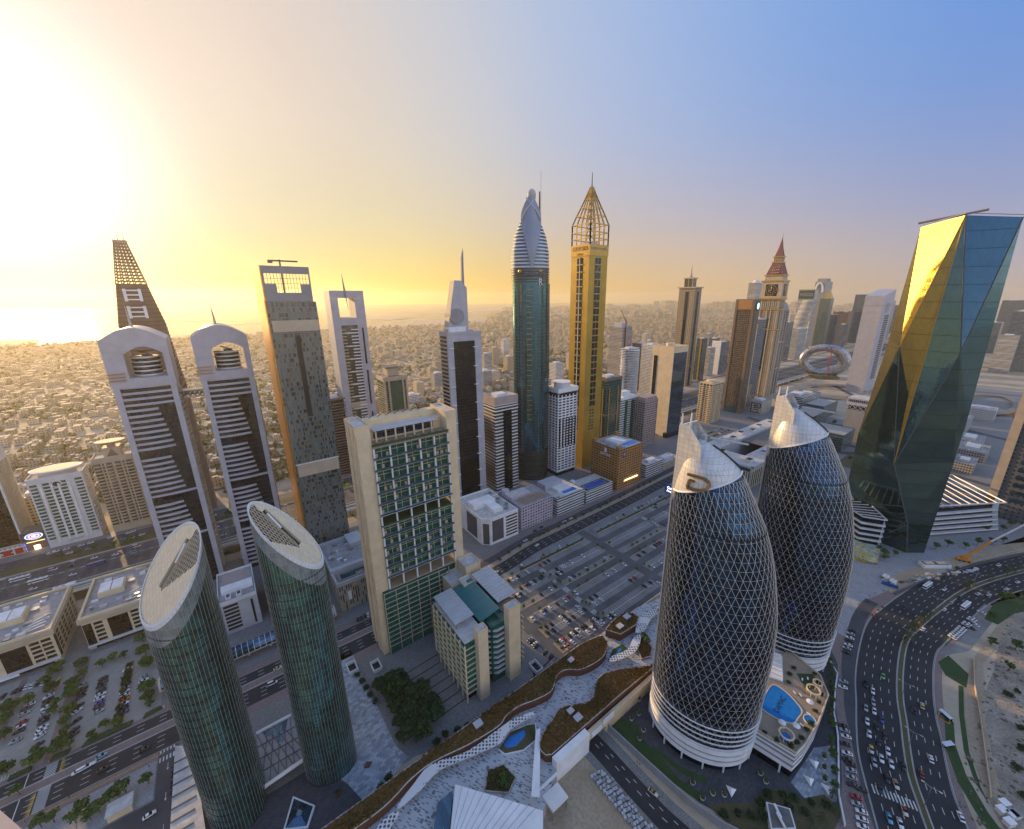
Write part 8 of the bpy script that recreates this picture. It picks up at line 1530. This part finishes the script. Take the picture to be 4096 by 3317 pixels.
trees('mid', '-103.4,296.9 -103.9,291.8 -95.1,271.1 -84.3,260.4 -62.5,264.9 -88.4,317.3 -78.3,317.5 -112.1,321.4 -105.8,246 -92.2,260.2', 'small round tree at the left car park edges', 'trees of the left car park'); trees('shrub', '-75.5,308 -75.2,302 -75.6,297 -75.3,292 -75.5,286 -75.2,280 -75.5,274 -75.3,268 -75.5,264', 'shrub in the planted strip between parked cars', 'shrubs of the planted strip', .15)
trees('mid', '-70,217.5 -67.5,217.2 -72.4,215.3 -75.5,213.7 -78.3,212.9 -80.5,218 -94.4,222 -90.5,221.2 -59.5,215.4 -83,215', 'tree in the white corner plaza below the boulevard', 'trees of the corner plaza', .1, 1.15)
trees('dark', '41.9,195.2 46,194 50.6,193.2 51.9,184.9 45,186 54.7,177.3 60,177.7 61,168.2 44.9,177 49.5,168.7 55.4,163.1 59.3,160.2 43.1,167.4 47.2,161.5 50.4,156.4 43.6,159.6 52,172', 'dark tree in the dense grove by the low glass building', 'trees of the dense grove'); trees('shrub', '34,214 35,208 36,202 36.4,196 37,190 60,150 55,149 66,147 30,148 26,146 71,146', 'dark shrub edging the blue stone plaza', 'shrubs round the blue plaza')
trees('small', '160,231.2 170.6,231.3 154.7,196.2 146,196.4 154.3,187.8 221.1,196.4 202.9,196.4 212.7,196.4 192.2,196.2 193.2,187.8 203,187.8 221.2,187.8 200.9,231.2 210.9,231.3 222.3,231.4 230,231.3 241.1,231.4 266.9,231.4 277.1,231.4 286.5,231.4 295.8,231.4 308.7,231.4 319.9,231.4 334.2,231.4 345.9,231.4 269.6,196.4 277,196.4 287.2,196.4 297,196.4 306.7,196.4 290.6,187.8 277.3,187.8 269,187.8 243.4,187.8 241.1,196.4 231.9,196.4 191.3,231.3', 'sapling along the long strips of the big car park', 'saplings of the big car park', .2); trees('small', '180.9,216.2 184.3,211 184,202 184.5,199.5 183.3,173.6 184.8,171.3 186.3,168.9 184.3,184.7 186.6,156.4 183.7,152 143.3,173.4 143.5,168.1 144.1,157 143.5,151.4 183.4,158.1 245.8,216.4 256.2,211.8 246,211 245.8,172.9 256.3,168.2 256.2,173 320.1,202 319,215', 'sapling on the walks crossing the big car park', 'saplings of the big car park', .2, .95)
trees('mid', '143.5,247 163.1,253.6 174.4,255.8 188,257.5 201.6,259 211.7,259.6 223,260 237.3,260.6 246.6,260.8 260.1,261.2 272.3,261.8 284.2,262.2 297.7,262.6 308.7,263 316.4,263.3 332.2,264 341.7,264.4 356.1,265.2 369.1,266 378.9,266.5 391.5,267 405,267.8', 'street tree in the sandy strip of the boulevard', 'street trees of the boulevard', .1, .85)
trees('palm', '365.5,12.7 358.4,14.3 353.2,15.3 343.8,16.5 337.4,17.4 342.3,16.9 328.7,17.9 324.4,17.6 426.7,1.1 431.9,-.2 457.5,-9 477.7,-16.9 488.1,-20.7', 'date palm in the avenue median', 'palms of the avenue median', .1)
trees('mid', '425,50 433,52 440,46 452,42 470,34 482,26 495,20 505,10 520,4 532,-4 545,-10 440,57 560,2 575,-8 590,-12', 'young tree on the forecourt below the faceted tower', 'trees of the tower forecourt', .1, 1.1)
trees('mid', '366.4,-17 399,-14 437.6,-20.1 429.3,-16.7 447,-27 372.9,-27 385,-33 410,-36 347.1,-26 358,-34', 'scrubby tree on the sandy lot right of the avenue', 'trees of the sandy lot', .05, 1.2)
trees('shrub', '330,-30 322,-27 340,-40 352,-46 300,-33 312,-40 285,-34 291,-40 270,-33 262,-38 275,-44 255,-36', 'low scrub bush on the sandy lot', 'bushes of the sandy lot')
trees('mid', '268,43 258,38.6 246,35.4 238,33 231,31.4 222,28 214,26 206,23 198,20 191,17.6', 'dark tree along the white wall by the parked cars', 'trees by the white wall', .1, .8); trees('palm', '262,40.6 250,37.4 226,30 210,24.6 186,17 180,14.6 172,16.5 166,19', 'palm in the garden strip by the white wall', 'garden palms by the curved towers', .1, .62)
trees('shrub', '146,40 150,36 154,33.5 158,36 164,35.5 169,31 172,27 176,22 180,17.6 170,22 160,18 150,26 145,31 166,27.5 140.5,44', 'bush in the lower garden below the curved towers', 'bushes of the lower garden', .1)
for i, (x, y) in enumerate(((154.9, 100), (148.2, 95), (142.8, 95.7), (143, 88), (137.9, 86.6), (139.2, 52.8), (144.6, 50.9), (148.2, 47.4), (141.2, 58.8), (170.2, 41.2), (168.7, 38.1), (202.1, 25.3), (196.6, 23.5), (191.2, 21.5))):
    l = 'white pot holding a small palm by the curved towers, %s from the far end' % ORD[i]; t = thing('pot_planter', l, 'planter', (x, y, .1), 'pot planters of the tower garden'); MB().cyl(x, y, .8, .1, 1.4, 14, r2=1.2).build('pot', M['white'], t); MB().cyl(x, y, 1.05, 1.36, 1.42, 14).build('soil', M['rust'], t)
    add_tree('potpalm', x, y, 1.3, 'small palm in a white pot by the curved towers, %s from the far end' % ORD[i], 'potted palms of the tower garden', .7)
trees('shrub', '181,34.5 185,33.6 189,33 195,33 200,33 209,34 216,34.6 222,35.4 229,38.6 233,42 228,50.6 222,50.4 216,49 178.6,40 177.6,45', 'green bush on the pool deck edge', 'bushes of the pool deck', 16.0, .7); trees('mid', '70,111 68,108 186,121 184,117 92,118 206,129 211,127.4', 'dark plaza tree in a planted bed', 'plaza trees', 7.4, .8); trees('shrub', '-6,196 9.5,156 5.5,166', 'clipped bush in a dark planter at the oval towers', 'bushes by the oval towers', .8, .6)
trees('mid', '-137,492 -126,490 -116,492 -103,490 -92,492 -74,490 -60,492 -30,491 -18,491 10,490 85,491 96,491', 'tree in the grass verge beyond the highway', 'trees of the highway verge', .1)
trees('mid', '520,270 535,268 548,271 566,268 584,270 603,268 620,272 640,269 512,284 532,282 700,215 708,222 716,214 724,220 735,226 712,232 760,205 768,196 880,150 900,140 920,148 945,138 930,125 905,118', 'tree among the low offices at right', 'trees among the low offices', .1, 1.2)
# ---------------------------------------------------------------- small street things
sp_ = bpy.data.meshes.new('lamp_pole')
for i, (x, y) in enumerate(((214.8, -9.4), (240, .9), (271.7, 9.6), (322, 17.4), (376.9, 11.4), (436.9, -1.6), (498.3, -24.6))):
    t = thing('street_lamp', 'tall double armed street lamp in the avenue median, %s from the near end' % ORD[i], 'street lamp', (x, y, .1), 'street lamps of the avenue'); MB().tube((x, y, .1), (x, y, 12), .16, .1, 7).build('pole', M['steel'], t); dx, dy = Vector(pts_off([(x-1, y), (x, y), (x+1, y+.1)], 1, 1))-Vector((x, y))
    for s in (-1, 1): a = MB().tube((x, y, 11.8), (x+dx*2.4*s, y+dy*2.4*s, 12.4), .08, n=5).build('arm', M['steel'], t); MB().obox((x+dx*2.9*s, y+dy*2.9*s), 90, 1.1, .4, 12.3, 12.5).build('lamp_head', M['palegrey'], a)
for i, x in enumerate((-154, -118, -82, -22, 30, 300, 480, 640)):
    t = thing('street_lamp', 'high mast lamp beside the highway, %s from the left' % ORD[i], 'street lamp', (x, 447, 0), 'highway lamps'); MB().tube((x, 442.6, 0), (x, 442.6, 18), .25, .14, 7).build('pole', M['steel'], t); MB().box(x-1.5, x+1.5, 442, 443.2, 18, 18.4).build('lamp_head', M['palegrey'], t)
t = thing('bus_stop', 'white boxy bus stop canopy beside the highway', 'bus stop', (-120, 427, 0)); MB().box(-122, -117, 424, 432, 5, 6).build('roof', M['white'], t); MB().box(-121.4, -117.6, 426, 427, 0, 5).build('leg', M['palegrey'], t); MB().box(-121.4, -117.6, 430, 431, 0, 5).build('leg', M['palegrey'], t)
def bike(x, y, rz, label, group, m):
    mb = MB()
    for dx in (-.65, .65): mb.loft([[(dx+.3*math.cos(q), e, .3+.3*math.sin(q)) for q in [2*math.pi*k/10 for k in range(10)]] for e in (-.07, .07)])
    t = thing('motorbike', label, 'motorbike', (0, 0, 0), group); mb.build('wheel', M['black'], t) if 0 else None
    for dx in (-.65, .65): w = MB(); w.loft([[(dx+.3*math.cos(q), e, .3+.3*math.sin(q)) for q in [2*math.pi*k/10 for k in range(10)]] for e in (-.07, .07)]); w.build('wheel', M['black'], t)
    MB().loft([[(a, -.16, .45), (a, .16, .45), (a, .14, z), (a, -.14, z)] for a, z in ((-.8, .8), (-.2, .78), (.1, .95), (.45, .85), (.65, .6))]).build('body', M[m], t); MB().box(-.95, -.5, -.25, .25, .8, 1.2).build('delivery_box', M[m], t); t.location = (x, y, .13); t.rotation_euler = (0, 0, rz)
for i in range(11): bike(-50.4, 203.5+i*1.35, R(10), 'motorbike in the row beside the ribbed roof, %s from the near end' % ORD[i], 'motorbikes by the side lane', ['black', 'blue', 'black', 'rust'][i % 4])
for i, (x, y) in enumerate(((336.8, 36.8), (338.5, 38.2), (342, 37.6), (347.4, 36.9), (353.6, 35.7), (351.9, 43.7))): bike(x, y, R(60), 'delivery motorbike by the avenue junction, %s from the near end' % ORD[i], 'motorbikes at the avenue junction', 'red' if i < 3 else 'black')
def person_mesh():
    V_ = [(0, 0, .95, .14), (0, 0, 1.2, .15), (0, 0, 1.42, .17), (0, 0, 1.52, .06), (0, .01, 1.63, .1), (0, .01, 1.74, .08), (-.19, 0, 1.4, .06), (-.24, .02, 1.12, .045), (-.23, .08, .88, .035), (.19, 0, 1.4, .06), (.24, .02, 1.12, .045), (.23, .08, .88, .035), (-.1, 0, .88, .09), (-.11, .04, .48, .065), (-.11, 0, .08, .045), (-.11, .14, .04, .04), (.1, 0, .88, .09), (.11, -.06, .48, .065), (.11, -.12, .08, .045), (.11, .02, .04, .04)]
    E_ = [(0, 1), (1, 2), (2, 3), (3, 4), (4, 5), (2, 6), (6, 7), (7, 8), (2, 9), (9, 10), (10, 11), (0, 12), (12, 13), (13, 14), (14, 15), (0, 16), (16, 17), (17, 18), (18, 19)]
    me = bpy.data.meshes.new('person'); me.from_pydata([v[:3] for v in V_], E_, []); o = bpy.data.objects.new('person_source', me); col.objects.link(o); md = o.modifiers.new('skin', 'SKIN')
    for sv_, v in zip(me.skin_vertices[0].data, V_): sv_.radius = (v[3], v[3])
    me.skin_vertices[0].data[0].use_root = True; o.modifiers.new('sub', 'SUBSURF').levels = 1
    bpy.context.view_layer.update(); m2 = bpy.data.meshes.new_from_object(o.evaluated_get(bpy.context.evaluated_depsgraph_get())); bpy.data.objects.remove(o); return m2
PM = person_mesh(); plain('rubble_brown', (.16, .13, .10), .95); plain('skin', (.35, .2, .13), .6); plain('cloth_blue', (.05, .10, .25), .8)
for i, (x, y, m) in enumerate(((-87.6, 230.2, 'black'), (-94.4, 226.8, 'black'), (-100.3, 228.4, 'cloth_blue'), (-59.9, 224.4, 'cloth_blue'), (-58.3, 224.9, 'beige'), (-98.9, 257.3, 'orange'), (128, 80.4, 'black'), (128.1, 79.0, 'black'), (127.8, 76.2, 'orange'), (366.7, 43, 'black'), (381.6, 45.4, 'red'), (375.9, 39.8, 'black'), (419.6, 27, 'cloth_blue'), (360, 44.6, 'black'))):
    me = PM.copy(); me.materials.clear(); me.materials.append(M[m]); o = bpy.data.objects.new('person', me); col.objects.link(o); o.location = (x, y, .13); o.rotation_euler = (0, 0, i*1.3); ORG[o.name] = (x, y, .13)
    tag(o, 'person in %s clothes walking %s' % ({'black': 'dark', 'cloth_blue': 'blue', 'beige': 'pale', 'orange': 'orange', 'red': 'red'}[m], ['on the yellow hatched kerb', 'beside the zebra crossing at lower left', 'at the far left pavement corner', 'on the corner plaza near the side lane', 'in pale dress on the corner plaza', 'by the upper zebra crossing', 'first under the grey wall', 'second under the grey wall', 'third under the grey wall', 'on the avenue junction pavement', 'by the blue hoarding in red', 'on the junction crossing', 'by the site fence', 'near the parked motorbikes'][i]), 'person', 'people in the streets')
rr = random.Random(3); n_ = 0
for i in range(17):
    for j in range(7):
        f = i/16; x = 106.2+j*1.55+rr.uniform(-.3, .3)-(j*.25); y = 89.5-f*29-(.3*j if 1 else 0)+rr.uniform(-.3, .3)
        if x > 112.6 or (i < 2 and j > 4): continue
        o = MB().obox((x, y), rr.uniform(50, 80), 1.25, 1.15, .1, 1.1+rr.uniform(0, .5)).build('stone_block', M[rr.choice(['palegrey', 'grey', 'palegrey'])]); tag(o, 'grey stone cube among the rows stacked beside the sand pit', 'stone block', 'grey stone cubes by the lower road')
# ---------------------------------------------------------------- the low city beyond the highway
def villa_mat(name, hue):
    m = NT(name); p = m.p; u, z, nz = m.uv(); g = m.n('ShaderNodeNewGeometry'); s = m.n('ShaderNodeSeparateXYZ'); m.l(g.outputs['Position'], s.inputs[0]); _, _, w = m.cells(s.outputs[0], s.outputs[1], 34, 34); f, h, w2 = m.cells(u, z, 3.4, 3.6)
    k = m.math('MULTIPLY', m.math('MULTIPLY', m.math('LESS_THAN', m.math('ABSOLUTE', m.math('SUBTRACT', f, .5)), .2), m.math('LESS_THAN', m.math('ABSOLUTE', m.math('SUBTRACT', h, .5)), .22)), m.math('LESS_THAN', m.math('ABSOLUTE', nz), .5))
    c = m.mix(w, hue, tuple(min(1, x*1.5) for x in hue)); m.l(m.mix(m.math('MULTIPLY', k, .85), c, (.03, .03, .03)), p.inputs['Base Color']); p.inputs['Roughness'].default_value = .85; M[name] = m.m
villa_mat('villa_cream', (.42, .33, .22)); villa_mat('villa_white', (.46, .39, .29)); villa_mat('villa_sand', (.36, .25, .15))
VC = [('cream', 'villa_cream'), ('white', 'villa_white'), ('sand coloured', 'villa_sand')]
stm = MB()
for i in range(34): y = 575+i*76; stm.sheet([(-1800, y-4), (3800, y-4), (3800, y+4), (-1800, y+4)], .06)
for i in range(36): x = -1800+i*156; stm.sheet([(x-4, 560), (x+4, 560), (x+4, 3150), (x-4, 3150)], .065)
struct('street', stm, M['asphalt_warm'])
HOLES = [(-220, -100, 520, 600), (60, 225, 515, 610), (-75, -25, 515, 560), (655, 850, 530, 690), (900, 1230, 550, 640), (1370, 1900, 580, 660)]
rr = random.Random(17); nv = 0; st = MB()
def free(x, y, d=18): return not any(x0-d < x < x1+d and y0-d < y < y1+d for x0, x1, y0, y1 in HOLES)
def villa_geo(mb, x, y, w, d, h, rr):
    mb.box(x-w/2, x+w/2, y-d/2, y+d/2, 0, h)
    if rr.random() < .7: k = rr.uniform(.35, .6); sx = rr.choice([-1, 1]); mb.box(x+sx*w*.1-w*k/2, x+sx*w*.1+w*k/2, y-d*.1-d*.25, y-d*.1+d*.25, h, h+rr.uniform(2, 3.4))
pv = 0
for r_ in range(66):
    y = 594+r_*38+(r_%2)*-8; 
    xs_ = -1700
    cnt = 0
    while xs_ < 3700:
        xs_ += rr.uniform(17, 27) if y < 1400 else rr.uniform(22, 44)
        x = xs_
        if not free(x, y) or rr.random() < .16: continue
        if x < -.36*y-120 or x > 1.75*y+700: continue
        w, d, h = rr.uniform(10, 17), rr.uniform(9, 15), rr.choice([4.5, 7.5, 7.5, 8.5, 11]); big = rr.random()
        if big > .965 and x > 100: h = rr.uniform(14, 34); w, d = rr.uniform(18, 30), rr.uniform(16, 24)
        if r_ < 9 and -330 < x < 620 and pv < 270:
            cn, cm = rr.choice(VC); t = thing('villa', '%s villa in row %s beyond the highway, %s from the left' % (cn, ['one', 'two', 'three', 'four', 'five', 'six', 'seven', 'eight', 'nine'][r_], ordn(cnt)), 'villa', (x, y, 0), 'villas beyond the highway'); cnt += 1; pv += 1
            MB().box(x-w/2, x+w/2, y-d/2, y+d/2, 0, h).build('wall', M[cm], t); MB().box(x-w/2+.4, x+w/2-.4, y-d/2+.4, y+d/2-.4, h, h+.2).build('roof', M['roofpale'], t); MB().ring(x-w/2-.1, x+w/2+.1, y-d/2-.1, y+d/2+.1, .4, h-.3, h+1.1).build('parapet', M[cm], t)
            k = rr.uniform(.3, .5); MB().box(x-w*.3, x-w*.3+w*k, y-d*.2, y+d*.3, h, h+rr.uniform(2.4, 3.4)).build('upper_room', M[cm], t); MB().ring(x-w/2-4, x+w/2+4, y-d/2-5, y+d/2+4, .3, 0, 2).build('garden_wall', M[cm], t)
            if rr.random() < .5: MB().box(x+w*.1, x+w*.1+2, y, y+1.6, h, h+1.4).build('roof_tank', M['white'], t)
        else: villa_geo(st, x, y+rr.uniform(-4, 4), w, d, h, rr)
for i in range(2600):
    y = rr.uniform(1500, 3300)**1.0; x = rr.uniform(-.3*y-100, 1.9*y+500)
    if y > 3100 and x < 700: continue
    villa_geo(st, x, y, rr.uniform(12, 30), rr.uniform(10, 24), rr.choice([5, 8, 11, 14, 20]) if x > 300 else rr.choice([5, 8, 9]), rr)
for i in range(1100):
    y = rr.uniform(3200, 7500); x = rr.uniform(max(900, y*.72-300), min(14000, 2.4*y)); villa_geo(st, x, y, rr.uniform(40, 140), rr.uniform(30, 90), rr.choice([8, 12, 18, 30, 45]), rr)
for i in range(160): villa_geo(st, rr.uniform(6000, 13500), rr.uniform(900, 6500), rr.uniform(60, 180), rr.uniform(60, 140), rr.choice([30, 60, 90, 150]), rr)
tag(st.build('distant_city', M['villa_cream']), 'hazy mass of low flat roofed houses reaching to the coast', 'city', kind='stuff')
MIDS = [(922, 1350, 60), (732, 1134, 62), (613, 993, 66), (527, 861, 44), (570, 890, 34), (316, 815, 22), (700, 1005, 50), (790, 1210, 46), (430, 930, 40), (1100, 1350, 70), (1180, 1480, 66), (1280, 1300, 52), (1400, 1166, 60), (1480, 1300, 44), (860, 900, 58), (960, 800, 64), (1250, 905, 70), (1500, 950, 60), (1800, 985, 60), (1650, 1220, 52), (420, 640, 40), (480, 600, 62), (540, 650, 54), (600, 590, 60), (390, 580, 28), (640, 720, 70), (250, 620, 30), (300, 570, 26), (340, 640, 24)]
for i, (x, y, h) in enumerate(MIDS): cn, m = [('white', 'wall_white'), ('pinkish', 'wall_beige'), ('pale strip windowed', 'wall_strip'), ('grey', 'wall_grey'), ('cream', 'wall_cream')][i % 5]; block('mid_rise_block', '%s mid rise block beyond the highway, %s from the left' % (cn, ordn(sorted(q[0]/q[1] for q in MIDS).index(x/y))), x-13, x+13, y-10, y+12, h, m, group='mid rise blocks beyond the highway', bits=2)
t = thing('chimney', 'pale chimney tower on the hazy horizon right of the gold tower', 'chimney', (9800, 9900, 0)); MB().cyl(6000, 6060, 22, 0, 330, 12).build('shaft', M['palegrey'], t) if 0 else None
ORG[t.name] = (5600, 5700, 0); t.location = (5600, 5700, 0); MB().box(5580, 5640, 5670, 5740, 0, 380).build('shaft', M['palegrey'], t); MB().box(5400, 5900, 5650, 5760, 0, 90).build('base_block', M['palegrey'], t)
fl = MB(); rr = random.Random(23)
for i in range(15000):
    y = 560+2600*rr.random()**1.5; x = rr.uniform(-.36*y-90, 1.5*y+500)
    if not free(x, y, 4): continue
    if math.sin(x*.008+1)+math.sin(y*.011)+rr.uniform(-1.3, 1.3) < -.7: continue
    r = rr.uniform(2.5, 6)*(1+y/2600)
    for k in range(8 if y < 1300 else 4):
        v = Vector((rr.gauss(0, .5), rr.gauss(0, .5), rr.uniform(.15, 1))); p = Vector((x, y, 0))+v*r; n = Vector((rr.uniform(-1, 1), rr.uniform(-1, 1), rr.uniform(.2, 1))).normalized(); u = n.orthogonal().normalized()*r*.45; w = n.cross(u.normalized())*r*.4
        fl.poly([tuple(p-u-w), tuple(p+u-w*.7), tuple(p+u*.8+w), tuple(p-u*.7+w*.8)])
tag(fl.build('distant_greenery', M['leaf_hazed']), 'scattered mass of street trees among the low houses beyond the highway', 'greenery', kind='stuff')
for i, (pts, l) in enumerate((([(-88, 257.5), (-70, 257.5), (-69, 260.3), (-86, 261.2)], 'longest of the low hedges below the left car park'), ([(-99, 257.4), (-93, 257.4), (-92, 260), (-98, 260.6)], 'short hedge right of the brick walk below the left car park'), ([(-112, 257.2), (-105, 257.6), (-105, 260), (-112, 260)], 'short hedge left of the brick walk below the left car park'), ([(-65, 258.3), (-57, 259.5), (-58, 261.6), (-64, 261)], 'small hedge beside the left oval tower'))):
    tag(MB().prism(pts, 0, 1.0).build('hedge', M['lawn']), l, 'hedge', 'hedges below the left car park')
rb = MB(); rr = random.Random(31)
for i in range(1500):
    x = rr.uniform(225, 520); y = rr.uniform(-90, -18); s = rr.uniform(.15, .7)*(2 if rr.random() < .06 else 1)
    if y > -14-.045*(x-250) or y < -40-.12*(x-225)*.4-20: continue
    rb.obox((x, y), rr.uniform(0, 180), s*2, s*1.2, 0, s*.8)
tag(rb.build('rubble', M['rubble_brown']), 'stones and debris strewn over the sandy lot', 'rubble', kind='stuff')
for pts in ([(820, 70), (1010, 72), (1020, 140), (900, 150), (825, 120)], [(1040, 90), (1160, 100), (1150, 200), (1050, 190)], [(640, 120), (700, 118), (705, 150), (640, 150)], [(760, 186), (860, 190), (860, 222), (760, 220)], [(1100, -60), (1260, -70), (1300, 20), (1150, 20)]): struct('lawn', MB().sheet(pts, .1), M['scrub'])
strip('office_road', smooth([(690, 170), (720, 140), (800, 130), (1000, 160), (1200, 170), (1500, 150)]), -6, 6, .11, 'asphalt'); strip('office_road', smooth([(700, -30), (720, 60), (740, 130), (755, 260), (780, 330)]), -5, 5, .115, 'asphalt'); strip('office_road', smooth([(940, -60), (990, 60), (1050, 160), (1120, 240), (1250, 330)]), -6, 6, .12, 'asphalt')
trees('mid', '830,75 850,90 870,110 900,135 920,100 950,120 980,85 1000,130 860,80 1060,110 1080,150 1110,130 1130,180 1070,170 650,130 670,140 690,125 780,200 800,210 830,196 850,212 1120,-40 1160,-20 1200,-50 1240,0 720,100 750,110 1150,120 940,80 890,90', 'dark tree in the green patches beyond the faceted tower', 'trees beyond the faceted tower', .1, 1.5)
for i, (x, y, w, h, m) in enumerate(((2460, 760, 60, 175, 'wall_grey'), (2620, 800, 70, 130, 'wall_strip'), (2720, 640, 60, 185, 'wall_blue'), (2860, 680, 70, 150, 'wall_blue'), (3010, 620, 60, 200, 'wall_grey'), (3180, 700, 80, 150, 'wall_blue'), (3420, 640, 80, 170, 'wall_blue'), (3650, 760, 90, 190, 'wall_grey'), (1960, 700, 40, 150, 'wall_strip'), (2080, 560, 34, 110, 'wall_blue'), (1480, 640, 30, 120, 'wall_white'), (1300, 690, 30, 90, 'wall_blue'), (2500, 180, 90, 120, 'wall_blue'), (2900, 60, 120, 170, 'wall_grey'), (3300, 180, 120, 200, 'wall_blue'), (3000, 320, 110, 150, 'wall_blue'), (1700, 180, 60, 60, 'wall_white'))):
    block('skyline_tower', 'hazy far tower along the highway skyline, %s from the left' % ordn(sorted(q for q in (760/2460, 800/2620, 640/2720, 680/2860, 620/3010, 700/3180, 640/3420, 760/3650, 700/1960, 560/2080, 640/1480, 690/1300, 180/2500, 60/2900, 180/3300, 320/3000, 180/1700))[::-1].index(y/x)), x-w/2, x+w/2, y-w/3, y+w/3, h, m, cat='tower', group='far skyline towers', bits=2)
# ---------------------------------------------------------------- the air
hz = MB().box(-15400, 15400, -15400, 15400, -3, 395).build('haze', M['white']); tag(hz, 'thin golden haze over the whole city', 'haze', kind='stuff'); hz.data.materials.clear()
hm = bpy.data.materials.new('haze_air'); hm.use_nodes = True; ht = hm.node_tree; ht.nodes.clear(); ho = ht.nodes.new('ShaderNodeOutputMaterial'); hv = ht.nodes.new('ShaderNodeVolumePrincipled'); hv.inputs['Color'].default_value = (.95, .85, .62, 1); hv.inputs['Density'].default_value = .00007; hv.inputs['Anisotropy'].default_value = .6; ht.links.new(hv.outputs[0], ho.inputs['Volume']); hz.data.materials.append(hm)
